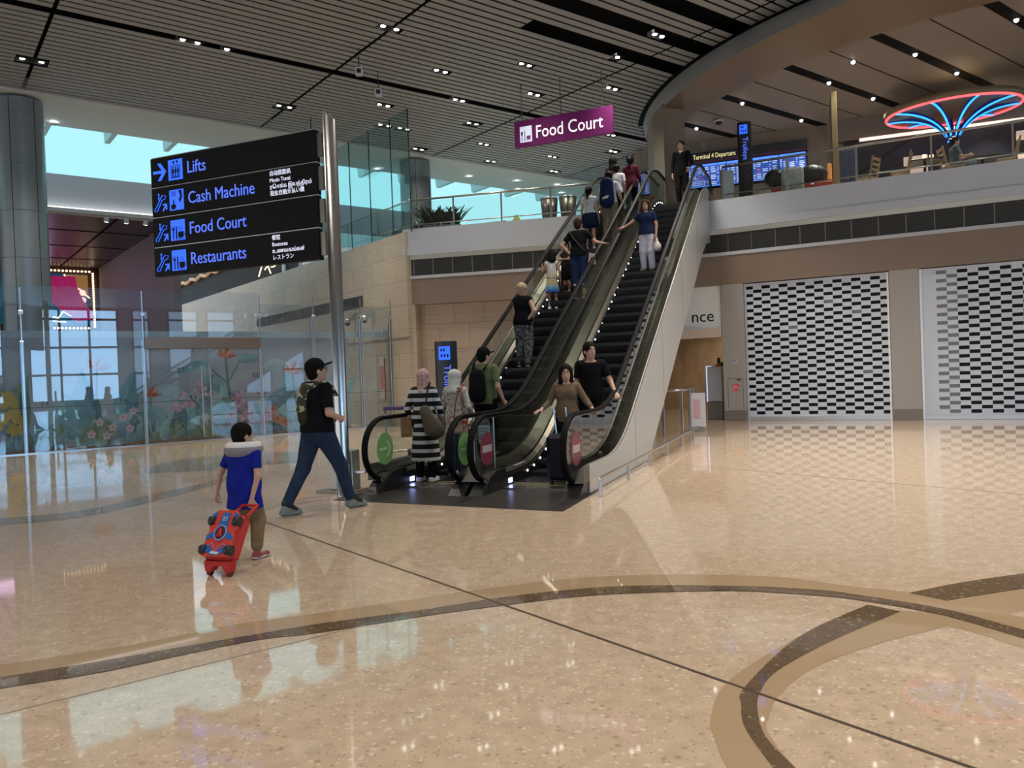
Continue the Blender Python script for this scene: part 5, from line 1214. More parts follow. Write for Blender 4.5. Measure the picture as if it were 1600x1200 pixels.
for k, (v, h) in enumerate(((-4.5, 4.2), (1.5, 5.0), (4.5, 4.4), (7.0, 3.2), (-1, 3.5))):
    t = thing('atrium_tree', ('rounded tree standing in front of the far daylight windows', 'tall tree in front of the far daylight windows', 'broad tree in front of the far daylight windows', 'small tree in front of the far daylight windows', 'low tree in front of the far daylight windows')[k], 'tree', G(v, -43.2), 0, 'trees before the far windows')
    MB().tube([(0, 0, 0), (0.05, 0, h * .6)], [0.12, 0.07], 8).build('trunk', mat('bark', (0.06, 0.045, 0.03), 0.8), t)
    c = MB(); q = random.Random(20 + k)
    for i in range(500):
        p = Vector((q.gauss(0, 1), q.gauss(0, 1), q.gauss(0, 1))); p = p.normalized() * (q.random() ** 0.4); p = Vector((p.x * 1.5, p.y * 0.8, h * 0.65 + p.z * h * 0.35)); a = Vector((q.gauss(0, 1), q.gauss(0, 1), q.gauss(0, 1))).normalized() * 0.2; b = a.orthogonal().normalized() * 0.1
        c.add([p - a, p + b, p + a, p - b], [[0, 1, 2, 3]])
    c.build('crown', mat('tree_leaf', (0.05, 0.10, 0.06), 0.6), t)
# ================================================================== PEOPLE  (signed distance bodies meshed as one continuous surface)
def snet(v, o, h):
    s = v < 0; nx, ny, nz_ = v.shape
    C = [(i, j, k) for i in (0, 1) for j in (0, 1) for k in (0, 1)]
    sub = lambda a, c: a[c[0]:nx - 1 + c[0], c[1]:ny - 1 + c[1], c[2]:nz_ - 1 + c[2]]
    tot = sum(sub(s, c).astype(np.int8) for c in C); mask = (tot > 0) & (tot < 8)
    ii = np.argwhere(mask)
    if len(ii) == 0: return np.zeros((0, 3)), np.zeros((0, 4), int)
    vals = {c: v[ii[:, 0] + c[0], ii[:, 1] + c[1], ii[:, 2] + c[2]] for c in C}
    pos = np.zeros((len(ii), 3)); cnt = np.zeros(len(ii))
    for a in C:
        for ax in range(3):
            if a[ax] == 0:
                b = list(a); b[ax] = 1; b = tuple(b); va, vb = vals[a], vals[b]; cr_ = (va < 0) != (vb < 0)
                t = np.where(cr_, va / np.where(cr_, va - vb, 1), 0); p = np.tile(np.array(a, float), (len(ii), 1)); p[:, ax] += t
                pos += p * cr_[:, None]; cnt += cr_
    V = (ii + pos / cnt[:, None]) * h + o
    idx = -np.ones(mask.shape, int); idx[mask] = np.arange(len(ii))
    F = []
    for ax in range(3):
        b, c = [(1, 2), (2, 0), (0, 1)][ax]
        sl0 = [slice(None)] * 3; sl1 = [slice(None)] * 3; sl0[ax] = slice(0, -1); sl1[ax] = slice(1, None)
        e = s[tuple(sl0)] != s[tuple(sl1)]
        q = np.argwhere(e); q = q[(q[:, b] > 0) & (q[:, c] > 0) & (q[:, b] < v.shape[b] - 1) & (q[:, c] < v.shape[c] - 1)]
        def cell(db, dc):
            r = q.copy(); r[:, b] -= db; r[:, c] -= dc; return idx[r[:, 0], r[:, 1], r[:, 2]]
        f = np.stack([cell(1, 1), cell(0, 1), cell(0, 0), cell(1, 0)], 1)
        neg = ~s[q[:, 0], q[:, 1], q[:, 2]]
        f[neg] = f[neg][:, ::-1]; f = f[(f >= 0).all(1)]; F.append(f)
    return V, np.concatenate(F)
A_ = lambda *p: np.array(p, float)
def cone(a, b, ra, rb, k=0.02, fl=None): return ('c', A_(*a), A_(*b), ra, rb, k, fl)
def elli(c, r, k=0.03, Rm=None): return ('e', A_(*c), A_(*r), k, Rm)
def pfield(p, P):
    if p[0] == 'c':
        _, a, b, ra, rb, k, fl = p; ab = b - a; L = ab @ ab + 1e-12
        if fl is not None:                      # flattened capsule: squash along unit vector fl[0] by fl[1]
            n = fl[0]; m = (P - a) @ n; P = P + (m * (1 / fl[1] - 1))[..., None] * n; ab = ab + n * (ab @ n) * (1 / fl[1] - 1); L = ab @ ab + 1e-12
        t = np.clip(((P - a) @ ab) / L, 0, 1); d = np.linalg.norm(P - a - t[..., None] * ab, axis=-1) - (ra + t * (rb - ra))
        return d * (fl[1] if fl is not None else 1.0)
    _, c, r, k, Rm = p; q = P - c
    if Rm is not None: q = q @ Rm
    k0 = np.linalg.norm(q / r, axis=-1); k1 = np.linalg.norm(q / (r * r), axis=-1)
    return k0 * (k0 - 1) / np.maximum(k1, 1e-6)
def pbox(p):
    if p[0] == 'c': m = max(p[3], p[4]); return np.minimum(p[1], p[2]) - m, np.maximum(p[1], p[2]) + m
    m = p[2].max(); return p[1] - m, p[1] + m
def infl(prims, d, only=None): return [('c', p[1], p[2], p[3] + d, p[4] + d, p[5], p[6]) if p[0] == 'c' else ('e', p[1], p[2] + d, p[3], p[4]) for p in prims]
def sdf_mesh(name, prims, m, parent, h=0.009, clips=(), subs=(), mats=None, rough=0.0):
    lo = np.min([pbox(p)[0] for p in prims], 0) - 3 * h; hi = np.max([pbox(p)[1] for p in prims], 0) + 3 * h
    n = np.ceil((hi - lo) / h).astype(int) + 1; v = np.full(n, 0.5, np.float32)
    ax = [lo[i] + np.arange(n[i]) * h for i in range(3)]
    def region(p, pad):
        a, b = pbox(p); i0 = np.maximum(((a - pad - lo) / h).astype(int), 0); i1 = np.minimum(((b + pad - lo) / h).astype(int) + 2, n)
        if (i1 <= i0).any(): return None, None
        sl = tuple(slice(i0[i], i1[i]) for i in range(3)); return sl, np.stack(np.meshgrid(*[ax[i][sl[i]] for i in range(3)], indexing='ij'), -1)
    for p in prims:
        k = p[5] if p[0] == 'c' else p[3]
        sl, P = region(p, k + 3 * h)
        if sl is None: continue
        d = pfield(p, P); a = v[sl]; t = np.clip(0.5 + 0.5 * (a - d) / k, 0, 1); v[sl] = a * (1 - t) + d * t - k * t * (1 - t)
    for p in subs:
        sl, P = region(p, 3 * h)
        if sl is None: continue
        v[sl] = np.maximum(v[sl], -pfield(p, P))
    if clips:
        P = np.stack(np.meshgrid(*ax, indexing='ij'), -1)
        for c, nrm in clips: v = np.maximum(v, (P - A_(*c)) @ A_(*nrm))
    if rough:                                   # locks of hair
        P = np.stack(np.meshgrid(*ax, indexing='ij'), -1); q = np.arctan2(P[..., 0] - P[..., 0].mean(), P[..., 1] - P[..., 1].mean()); z = P[..., 2]
        v = v + rough * (np.sin(q * 17 + z * 23) * np.sin(z * 31 + q * 5) + 0.7 * np.sin(q * 29 - z * 40 + 1.3))
    V, F = snet(v.astype(float), lo, h)
    me = bpy.data.meshes.new(name); me.vertices.add(len(V)); me.vertices.foreach_set('co', V.ravel())
    me.loops.add(F.size); me.loops.foreach_set('vertex_index', F.ravel()); me.polygons.add(len(F)); me.polygons.foreach_set('loop_start', np.arange(0, F.size, 4)); me.polygons.foreach_set('loop_total', np.full(len(F), 4))
    me.polygons.foreach_set('use_smooth', np.ones(len(F), bool)); me.update(); me.validate()
    me.materials.append(m)
    o = bpy.data.objects.new(name, me); COL.objects.link(o); o.parent = parent
    return o
def unit(v): v = np.array(v, float); return v / (np.linalg.norm(v) + 1e-9)
def hand(w, d, pn, side, curl, s, minr):
    d = unit(d); pn = unit(np.array(pn, float) - d * (np.array(pn, float) @ d)); wd = np.cross(d, pn) * side      # wd points to the thumb side
    Rm = np.stack([wd, pn, d], 1); out = [elli(w + d * 0.055 * s, A_(0.041, 0.017, 0.055) * s, 0.012, Rm)]
    r = max(0.0085 * s, minr)
    for off, ln in ((0.030, 0.068), (0.010, 0.076), (-0.010, 0.071), (-0.030, 0.056)):
        b = w + d * 0.098 * s + wd * off * s; a1 = curl; a2 = curl * 2.1
        d1 = unit(d * math.cos(a1) + pn * math.sin(a1) + wd * off * 2.0); d2 = unit(d * math.cos(a2) + pn * math.sin(a2) + wd * off)
        m = b + d1 * ln * 0.55 * s; e = m + d2 * ln * 0.5 * s
        out += [cone(b - d * 0.02 * s, m, r * 1.08, r, 0.006), cone(m, e, r, r * 0.85, 0.005)]
    b = w + d * 0.035 * s + wd * 0.034 * s; d1 = unit(d * 0.75 + wd * 0.75 + pn * 0.25); m = b + d1 * 0.045 * s; d2 = unit(d * 0.9 + wd * 0.1 + pn * (0.35 + curl * 0.5)); e = m + d2 * 0.033 * s
    out += [cone(b - d1 * 0.015 * s, m, r * 1.25, r * 1.1, 0.01), cone(m, e, r * 1.1, r * 0.85, 0.005)]
    return out
SKIN = {}
def skin_mat(k):
    c = {'light': (0.52, 0.31, 0.22), 'tan': (0.42, 0.235, 0.155), 'brown': (0.31, 0.165, 0.105)}[k]
    m = mat('skin_' + k, c, 0.5); return m
def cloth(name, col, rough=0.75): return noise_mat('cloth_' + name, tuple(c * 0.88 for c in col), tuple(min(1, c * 1.1) for c in col), 9, rough, spec=0.05)
class P_:
    """One standing figure. Local frame: +Y is the way it faces, +X its right hand, origin between the feet on the ground."""
    def __init__(s, label, loc, face, h, skin='light', vox=0.010, headk=1.0, pose=None, build=1.0, lean=(0, 0), headyaw=0, headpitch=0, female=False, cat='person', group=None):
        s.t = thing('person', label, cat, loc, R(face), group); s.sc = h / 1.70; s.vox = vox; s.skin = skin_mat(skin); s.hk = headk; s.b = build
        s.minr = vox * 0.9
        J = dict(shR=(.178, -.01, 1.385), shL=(-.178, -.01, 1.385), elR=(.225, -.03, 1.11), elL=(-.225, -.03, 1.11), wrR=(.235, .05, .87), wrL=(-.235, .05, .87),
                 hiR=(.088, 0, .90), hiL=(-.088, 0, .90), knR=(.095, .02, .49), knL=(-.095, .02, .49), anR=(.10, -.03, .085), anL=(-.10, -.03, .085),
                 toR=(.115, .13, .035), toL=(-.115, .13, .035), hdR=None, hdL=None, pnR=(-1, 0, 0), pnL=(1, 0, 0), cuR=0.35, cuL=0.35)
        if female: J['shR'] = (.160, -.01, 1.375); J['shL'] = (-.160, -.01, 1.375)
        if pose: J.update(pose)
        s.lean = lean
        def L(p): z = p[2]; f = max(0.0, (z - 0.95) / 0.5); return A_(p[0] + lean[0] * f, p[1] + lean[1] * f, z)
        s.J = {}
        for k, v in J.items():
            if k[:2] in ('cu',) or v is None: s.J[k] = v
            elif k[:2] in ('hd', 'pn'): s.J[k] = unit(v)
            elif k[:2] == 'sh': s.J[k] = L(v) * s.sc
            else: s.J[k] = A_(*v) * s.sc
        S_ = s.sc; b = build; fem = female
        s.neck = L((0, -.015, 1.42)) * S_
        s.hc = L((0, .015, 1.585 if headk == 1 else 1.56)) * S_ + A_(0, 0, (headk - 1) * 0.05)
        yw, pt = R(headyaw), R(headpitch)
        Rz = np.array([[math.cos(yw), -math.sin(yw), 0], [math.sin(yw), math.cos(yw), 0], [0, 0, 1]]); Rx = np.array([[1, 0, 0], [0, math.cos(pt), -math.sin(pt)], [0, math.sin(pt), math.cos(pt)]])
        s.HR = Rz @ Rx
        s.hs = S_ * headk * 1.09
        H = lambda *p: s.hc + s.HR @ (A_(*p) * s.hs)
        s.H = H
        e = lambda c, r, k=0.03: elli(H(*c), A_(*r) * s.hs, k, s.HR)
        s.head = [e((0, -.012, .025), (.074, .092, .088)), e((0, .018, -.035), (.058, .070, .082)), e((0, .055, -.085), (.030, .028, .022), .03)]
        face_ = [cone(H(0, .088, .005), H(0, .108, -.028), .007 * s.hs, .013 * s.hs, .012), e((.076, -.012, -.015), (.010, .018, .030), .006), e((-.076, -.012, -.015), (.010, .018, .030), .006),
                 e((0, .082, .028), (.042, .012, .010), .012), e((0, .088, -.063), (.022, .010, .011), .008)]
        s.torso = [elli(L((0, -.005, 1.27)) * S_, A_(.150 * b, .100 * b, .175) * S_, .05), elli(L((0, 0, 1.08)) * S_, A_((.118 if fem else .132) * b, .092 * b, .14) * S_, .06), elli(A_(0, -.005, .955) * S_, A_((.160 if fem else .150) * b, .108 * b, .115) * S_, .05),
                   cone(s.J['shR'] * A_(.75, 1, 1), s.J['shL'] * A_(.75, 1, 1), .062 * S_, .062 * S_, .05)]
        if fem: s.torso += [elli(L((.07, .075, 1.275)) * S_, A_(.062, .05, .06) * S_, .04), elli(L((-.07, .075, 1.275)) * S_, A_(.062, .05, .06) * S_, .04)]
        s.legs = []; s.arms = {}
        for d in 'RL':
            hi, kn, an, to = s.J['hi' + d], s.J['kn' + d], s.J['an' + d], s.J['to' + d]
            s.legs += [cone(hi, kn, .083 * S_ * b, .053 * S_, .04), cone(kn, kn * .55 + an * .45 + A_(0, -.015, 0) * S_, .053 * S_, .052 * S_, .03), cone(kn * .55 + an * .45 + A_(0, -.015, 0) * S_, an, .052 * S_, .034 * S_, .03)]
            sh, el, wr = s.J['sh' + d], s.J['el' + d], s.J['wr' + d]
            s.arms[d] = [cone(sh, el, .050 * S_ * (0.5 + b / 2), .038 * S_, .03), cone(el, wr, .038 * S_, .026 * S_, .02)]
        feet = []
        for d in 'RL': feet += [cone(s.J['an' + d], s.J['to' + d], .035 * S_, .026 * S_, .02)]
        s.feet = feet
        body = s.head + face_ + [cone(s.neck - A_(0, 0, .03) * S_, s.hc - A_(0, .005, .06) * S_, .055 * S_, .050 * S_, .025)] + infl(s.torso, -0.014 * S_) + infl(s.legs, -0.006 * S_)
        for d in 'RL':
            body += s.arms[d]; hd = s.J['hd' + d]; hd = unit(s.J['wr' + d] - s.J['el' + d]) if hd is None else hd
            body += hand(s.J['wr' + d], hd, s.J['pn' + d], 1 if d == 'R' else -1, s.J['cu' + d], S_, s.minr)
        body += feet
        s.body = sdf_mesh('body', body, s.skin, s.t, vox)
    def eyes(s):
        T = Matrix.Identity(4)
        for i in range(3):
            for j in range(3): T[i][j] = s.HR[i][j]
            T[i][3] = s.hc[i]
        k = s.hs
        for sx_ in (-1, 1):
            e = MB().ell((sx_ * .032 * k, .080 * k, .012 * k), (.014 * k, .012 * k, .0085 * k), 8, 0, T).ell((sx_ * .032 * k, .0875 * k, .012 * k), (.007 * k, .006 * k, .0075 * k), 8, 1, T)
            e.build('eye', [mat('eye_white', (0.55, 0.53, 0.5), 0.3), mat('eye_dark', (0.012, 0.009, 0.007), 0.3)], s.t, smooth=True)
            MB().tube([T @ Vector((sx_ * .014 * k, .093 * k, .034 * k)), T @ Vector((sx_ * .032 * k, .092 * k, .040 * k)), T @ Vector((sx_ * .052 * k, .079 * k, .034 * k))], .0045 * k, 6).build('eyebrow', mat('hair_black'), s.t, smooth=True)
        MB().ell((0, .096 * k, -.060 * k), (.022 * k, .006 * k, .004 * k), 8, 0, T).ell((0, .095 * k, -.068 * k), (.018 * k, .007 * k, .006 * k), 8, 0, T).build('mouth', mat('lips', (0.30, 0.10, 0.09), 0.45), s.t, smooth=True)
    def shirt(s, m, hem=0.90, sleeve=0.55, d=0.014, name='shirt', flare=0.0, vneck=False, both='RL'):
        S_ = s.sc; pr = infl(s.torso, d * S_); f = s.torso[1]
        if hem < 0.93:
            pr += [cone(A_(0, -.005, 1.0) * S_, A_(0, -.005, hem - 0.06) * S_, .158 * S_ * s.b, (.180 + flare) * S_ * s.b, .05, (A_(0, 1, 0), 0.72))]
        pr += [cone(s.J['shR'], s.neck + A_(.03, 0, -.01), .060 * S_, .05 * S_, .03), cone(s.J['shL'], s.neck + A_(-.03, 0, -.01), .060 * S_, .05 * S_, .03)]
        clips = [((0, 0, hem * S_), (0, 0, -1)), (tuple(s.neck + A_(0, .03, .012) * S_), tuple(unit((0, .45, 1))))]
        o = sdf_mesh(name, pr, m, s.t, s.vox, clips)
        for k in both:
            sh, el, wr = s.J['sh' + k], s.J['el' + k], s.J['wr' + k]
            pr = []
            rr_ = .058 * S_ * (0.5 + s.b / 2)
            if sleeve <= 1.0:
                if sleeve <= 0.02: continue
                e = sh + (el - sh) * sleeve; pr = [cone(sh * A_(.96, 1, 1), e + (el - sh) * .12, rr_ + .010 * S_, .058 * S_, .03)]; n = unit(el - sh)
            else:
                e = el + (wr - el) * (sleeve - 1); pr = [cone(sh * A_(.96, 1, 1), el, rr_ + .008 * S_, .050 * S_, .03), cone(el, e + unit(wr - el) * .04, .046 * S_, .038 * S_, .03)]; n = unit(wr - el)
            sdf_mesh('sleeve', pr, m, o, s.vox, [(tuple(e), tuple(n))])
        return o
    def pants(s, m, top=1.0, leg=0.96, d=0.012, name='trousers', wide=0.0):
        S_ = s.sc; pr = [('e', s.torso[2][1], s.torso[2][2] + d * S_ * .7, .05, None), ('e', s.torso[1][1], s.torso[1][2] + d * .5 * S_, .05, None)]; cl = [((0, 0, top * S_), (0, 0, 1))]
        out = []
        for k in 'RL':
            hi, kn, an = s.J['hi' + k], s.J['kn' + k], s.J['an' + k]
            if leg > 0.5:
                f = (leg - .5) / .5; e = kn + (an - kn) * f
                pr += [cone(hi, kn, (.088 + d) * S_ * s.b, (.064 + d + wide) * S_, .04), cone(kn, e, (.064 + d + wide) * S_, (.046 + d + wide) * S_, .03)]
            else:
                f = leg / .5; e = hi + (kn - hi) * f; pr += [cone(hi, e, (.090 + d + wide) * S_ * s.b, (.085 + d + wide) * S_, .05)]
        return sdf_mesh(name, pr, m, s.t, s.vox, cl)
    def skirt(s, m, top=1.0, hem=0.55, r0=.14, r1=.22, name='skirt', fl=0.75):
        S_ = s.sc
        return sdf_mesh(name, [cone(A_(0, -.005, top - .03) * S_, A_(0, -.005, hem - r1 * .4) * S_, r0 * S_, r1 * S_, .03, (A_(0, 1, 0), fl))], m, s.t, s.vox, [((0, 0, top * S_), (0, 0, 1)), ((0, 0, hem * S_), (0, 0, -1))])
    def shoes(s, m, sole=None, hgt=0.085):
        S_ = s.sc
        for k in 'RL':
            an, to = s.J['an' + k], s.J['to' + k]; gz = min(an[2] - .085 * S_, to[2] - .035 * S_)
            d = unit(to - an); heel = an + A_(0, 0, -.045) * S_ - unit(d * A_(1, 1, 0)) * .03 * S_
            o = sdf_mesh('shoe', [cone(heel, to, .042 * S_, .036 * S_, .03), cone(an - A_(0, 0, .03) * S_, an + A_(0, 0, .0), .042 * S_, .040 * S_, .03), cone(to, to + unit(d * A_(1, 1, 0)) * .03 * S_, .036 * S_, .030 * S_, .02)], m, s.t, s.vox * .8)
            if sole is not None:
                a = heel - A_(0, 0, .018) * S_; b = to + unit(d * A_(1, 1, 0)) * .03 * S_ - A_(0, 0, .012) * S_; nrm = unit(np.cross(np.cross(d, A_(0, 0, 1)), d))
                sdf_mesh('sole', [cone(a, b, .048 * S_, .042 * S_, .02, (nrm, .42))], sole, o, s.vox * .8)
    def hair(s, m, long=0.0, top=1.0, volume=1.0, tail=None, bun=None, name='hair'):
        H = s.H; k = s.hs; v = volume
        pr = [elli(H(0, -.018, .034), A_(.088 * v, .102 * v, .098 * v * top) * k, .02, s.HR), elli(H(0, -.045, -.02), A_(.074 * v, .066 * v, .080) * k, .02, s.HR)]
        if long:
            pr += [cone(H(0, -.065, -.02), H(0, -.085, -.06 - long * .5), .068 * k, .075 * k, .04, (s.HR @ A_(0, 1, 0), .62)), cone(H(0, -.085, -.06 - long * .5), H(0, -.075, -.06 - long), .075 * k, .05 * k, .04, (s.HR @ A_(0, 1, 0), .55))]
            pr += [cone(H(sx_ * .066, -.005, .03), H(sx_ * .078, -.005, -.12 - .25 * long), .034 * k, .036 * k, .02) for sx_ in (-1, 1)] + [cone(H(sx_ * .078, -.005, -.12 - .25 * long), H(sx_ * .085, .03, -.16 - .75 * long), .036 * k, .018 * k, .02) for sx_ in (-1, 1)]
        if tail: pr += [cone(H(0, -.10, .05), H(0, -.135, .0), .035 * k, .035 * k, .02), cone(H(0, -.135, 0), H(0, -.12, -tail), .036 * k, .018 * k, .02)]
        if bun: pr += [elli(H(0, -.06, .12), A_(.04, .04, .04) * k, .015)]
        subs = [elli(H(0, .078, -.030), A_(.060, .068, .100) * k, 0, s.HR)]
        if not long and not tail: subs += [elli(H(sx_ * .088, .012, -.045), A_(.026, .050, .062) * k, 0, s.HR) for sx_ in (-1, 1)]
        cl = []
        return sdf_mesh(name, pr, m, s.t, s.vox * .7, cl, subs, rough=.0028 * k)
    def cap(s, m, brim=True):
        H = s.H; k = s.hs
        pr = [elli(H(0, -.012, .045), A_(.086, .104, .088) * k, .02, s.HR)]
        o = sdf_mesh('cap', pr, m, s.t, s.vox * .8, [(tuple(H(0, 0, .030)), tuple(-(s.HR @ A_(0, 0.1, 1))))])
        if brim: sdf_mesh('brim', [elli(H(0, .105, .048), A_(.068, .085, .010) * k, .01, s.HR @ np.array([[1, 0, 0], [0, math.cos(.25), -math.sin(.25)], [0, math.sin(.25), math.cos(.25)]]))], m, o, s.vox * .7, [(tuple(H(0, .06, 0)), tuple(s.HR @ A_(0, -1, 0)))])
        return o
    def hijab(s, m):
        H = s.H; k = s.hs
        pr = [elli(H(0, -.018, .030), A_(.090, .106, .098) * k, .02, s.HR), elli(H(0, -.01, -.06), A_(.082, .09, .08) * k, .04, s.HR), cone(H(0, -.02, -.10), H(0, -.02, -.20), .085 * k, .13 * k, .05, (s.HR @ A_(0, 1, 0), .85))]
        return sdf_mesh('headscarf', pr, m, s.t, s.vox, [(tuple(H(0, 0, -.235)), tuple(s.HR @ A_(0, 0, -1)))], [elli(H(0, .095, -.02), A_(.056, .055, .075) * k, 0, s.HR)])
    def world(s, p): return s.t.matrix_basis @ Vector([float(q) * s.sc for q in p])
def strap(pts, r, m, parent, name='strap', flat=0.35): return MB().tube([Vector(p) for p in pts], r, 8, flat=flat).build(name, m, parent, smooth=True)
M_hair = mat('hair_black', (0.007, 0.006, 0.005), 0.65, spec=0.08)
M_hairb = mat('hair_brown', (0.030, 0.015, 0.009), 0.65, spec=0.1)
def steph(y): return max(0.0, nz(y - 8.8))
def on_step(xe, ye):                     # world point on the escalator tread under (xe, ye)
    y = ye - 8.8; z = nz(y)
    return E(xe, ye, (round(z / 0.2) * 0.2 + 0.012) if 0.1 < z < 5.85 else z + 0.03)
FW = math.degrees(AE)                    # facing along the run, away from the camera
# ---- boy with neck pillow
M_bluetee = cloth('royal_blue', (0.012, 0.022, 0.26)); M_khaki = cloth('khaki', (0.23, 0.165, 0.09)); M_blk = cloth('black', (0.008, 0.008, 0.010)); M_navy = cloth('navy', (0.015, 0.022, 0.06))
M_jean = cloth('denim', (0.024, 0.040, 0.078)); M_whitec = cloth('white', (0.62, 0.62, 0.63)); M_denimd = cloth('dark_denim', (0.015, 0.03, 0.085))
M_shoew = mat('shoe_white', (0.62, 0.60, 0.58), 0.5); M_shoeb = mat('shoe_black', (0.015, 0.015, 0.016), 0.5)
boy = P_('boy in royal blue T-shirt with grey neck pillow pulling a red car-shaped bag', (-2.31, 6.75, 0), -22, 1.15, 'light', 0.007, 1.14,
         dict(shR=(.195, -.01, 1.33), shL=(-.195, -.01, 1.33), elR=(.265, -.06, 1.07), elL=(-.34, -.03, 1.10), wrR=(.22, -.13, .80), wrL=(-.44, .0, .84), hdR=(-.05, -.2, -1), cuR=1.1, cuL=0.8, pnR=(-.3, 1, 0), pnL=(1, 0.3, 0), knR=(.09, .12, .50), knL=(-.09, -.06, .49), anR=(.10, .06, .085), anL=(-.09, -.28, .20), toR=(.11, .22, .035), toL=(-.10, -.16, .07)), headyaw=-22, build=1.22)
boy.shirt(M_bluetee, hem=0.66, sleeve=0.66, d=0.040, name='t_shirt', flare=0.035)
boy.pants(M_khaki, top=.93, leg=0.90, d=0.016, wide=0.012, name='trousers'); boy.hair(M_hair, volume=1.03)
boy.shoes(mat('shoe_redgrey', (0.30, 0.05, 0.05), 0.5), M_shoew)
t = thing('neck_pillow', 'grey and white travel pillow around the neck of the boy', 'pillow', boy.t.location, boy.t.rotation_euler.z)
nk = boy.hc - A_(0, -.0, .125)
for nm_, dz, rr_, m_ in (('cover', 0.0, 0.054, mat('pillow_grey', (0.22, 0.21, 0.24), 0.8)), ('white_top', 0.030, 0.044, mat('pillow_white', (0.72, 0.70, 0.70), 0.8))):
    MB().tube([Vector((nk[0] + 0.112 * math.cos(R(a)), nk[1] + 0.105 * math.sin(R(a)), nk[2] + dz - (0.02 if 60 < a < 120 else 0))) for a in range(-235, 56, 12)], [rr_ * (0.8 if i in (0, 24) else 1) for i in range(25)], 12).build(nm_, m_, t, smooth=True)
# ---- red and blue car-shaped trolley bag
t = thing('trolley_bag', 'red and blue race-car-shaped trolley bag pulled by the boy', 'bag', (-2.36, 6.16, 0.0), R(-18)); t.scale = (.96, .96, .96)
TB = Matrix.Translation((0, 0.03, 0.115)) @ Matrix.Rotation(R(-31), 4, 'X')
M_bred = mat('bag_red', (0.50, 0.015, 0.018), 0.4); M_bor = mat('bag_orange', (0.62, 0.05, 0.03), 0.4); M_bblue = mat('bag_blue', (0.02, 0.12, 0.42), 0.4); M_lbl = mat('bag_lightblue', (0.22, 0.30, 0.60), 0.5)
MB().bbox(-0.145, 0.145, -0.04, 0.085, 0.02, 0.41, 0.03, T=TB).build('shell', M_bred, t, bev=0.006)
fr = MB(); oc = [(-0.13, 0.03), (0.13, 0.03), (0.15, 0.10), (0.13, 0.14), (0.12, 0.24), (0.145, 0.30), (0.13, 0.38), (0.09, 0.425), (-0.09, 0.425), (-0.13, 0.38), (-0.145, 0.30), (-0.12, 0.24), (-0.13, 0.14), (-0.15, 0.10)]
fr.prism(oc, -0.075, -0.038, 'y', T=TB); fo = fr.build('car_front', M_bor, t, bev=0.008)
bl = MB(); bl.prism([(-0.025, 0.40), (0.045, 0.40), (0.05, 0.25), (0.13, 0.20), (0.12, 0.16), (0.03, 0.20), (-0.03, 0.20), (-0.12, 0.16), (-0.13, 0.20), (-0.05, 0.25)], -0.080, -0.074, 'y', T=TB).prism([(-0.12, 0.13), (-0.05, 0.10), (0, 0.05), (0.05, 0.10), (0.12, 0.13), (0.13, 0.09), (0.06, 0.05), (0.0, 0.035), (-0.06, 0.05), (-0.13, 0.09)], -0.080, -0.074, 'y', T=TB)
bl.prism([(-0.125, 0.385), (-0.09, 0.41), (-0.08, 0.36), (-0.12, 0.34)], -0.08, -0.074, 'y', T=TB).prism([(0.125, 0.385), (0.09, 0.41), (0.08, 0.36), (0.12, 0.34)], -0.08, -0.074, 'y', T=TB); bl.build('blue_stripes', M_bblue, fo)
ol = MB(); ol.tube([TB @ Vector((0.055 * math.cos(a), -0.081, 0.225 + 0.062 * math.sin(a))) for a in np.linspace(0, 6.283, 24, endpoint=False)], 0.008, 6, closed=True).tube([TB @ Vector((x, -0.078, z)) for x, z in ((-0.13, 0.10), (-0.05, 0.135), (0.0, 0.075), (0.05, 0.135), (0.13, 0.10))], 0.004, 5); ol.build('light_outline', M_lbl, fo)
TL = TB @ Matrix.Translation((0, -0.082, 0.225)) @ Matrix.Rotation(R(90), 4, 'X')
em = MB().lathe([(0.0, 0.0), (0.044, 0.0), (0.044, 0.005), (0.0, 0.005)], n=24, T=TL @ Matrix.Scale(1.2, 4, (0, 1, 0))).build('emblem', mat('emblem_dark', (0.10, 0.01, 0.02), 0.4), t)
MB().prism([(-0.02, -0.03), (-0.008, -0.03), (-0.002, 0.0), (0.006, 0.0), (0.01, -0.03), (0.022, -0.03), (0.01, 0.035), (-0.004, 0.035)], 0.006, 0.009, 'z', T=TL).build('emblem_mark', M_bor, em)
text('22', 0.05, TB @ Matrix.Translation((-0.018, -0.0805, 0.33)) @ FACE, M_whitec, fo, name='number')
MB().prism([(-0.05, 0.052), (0.03, 0.045), (0.05, 0.062), (-0.03, 0.072)], -0.081, -0.076, 'y', T=TB).build('white_mark', M_shoew, fo)
for x, z in ((-0.118, 0.33), (0.118, 0.33), (-0.122, 0.085), (0.122, 0.085)):
    w = MB().lathe([(0.018, -0.028), (0.040, -0.027), (0.045, 0.0), (0.040, 0.027), (0.018, 0.028)], n=18, T=TB @ Matrix.Translation((x, -0.062, z)) @ Matrix.Rotation(R(90), 4, 'Y')); w.build('toy_wheel', mat('tyre_black', (0.012, 0.012, 0.013), 0.45), t, smooth=True)
MB().prism([(-0.11, 0.0), (-0.06, 0.0), (-0.03, 0.05), (0.05, 0.05), (0.08, 0.0), (0.12, 0.0), (0.13, 0.09), (-0.12, 0.09)], -0.01, 0.08, 'y', T=Matrix.Translation((0, 0.02, 0.04))).build('axle_skirt', M_bred, t, bev=0.004)
for x in (-0.09, 0.10): MB().lathe([(0.008, -0.012), (0.035, -0.012), (0.035, 0.012), (0.008, 0.012)], n=16, T=Matrix.Translation((x, 0.05, 0.036)) @ Matrix.Rotation(R(90), 4, 'Y')).build('wheel', mat('wheel_red', (0.2, 0.01, 0.012), 0.4), t, smooth=True)
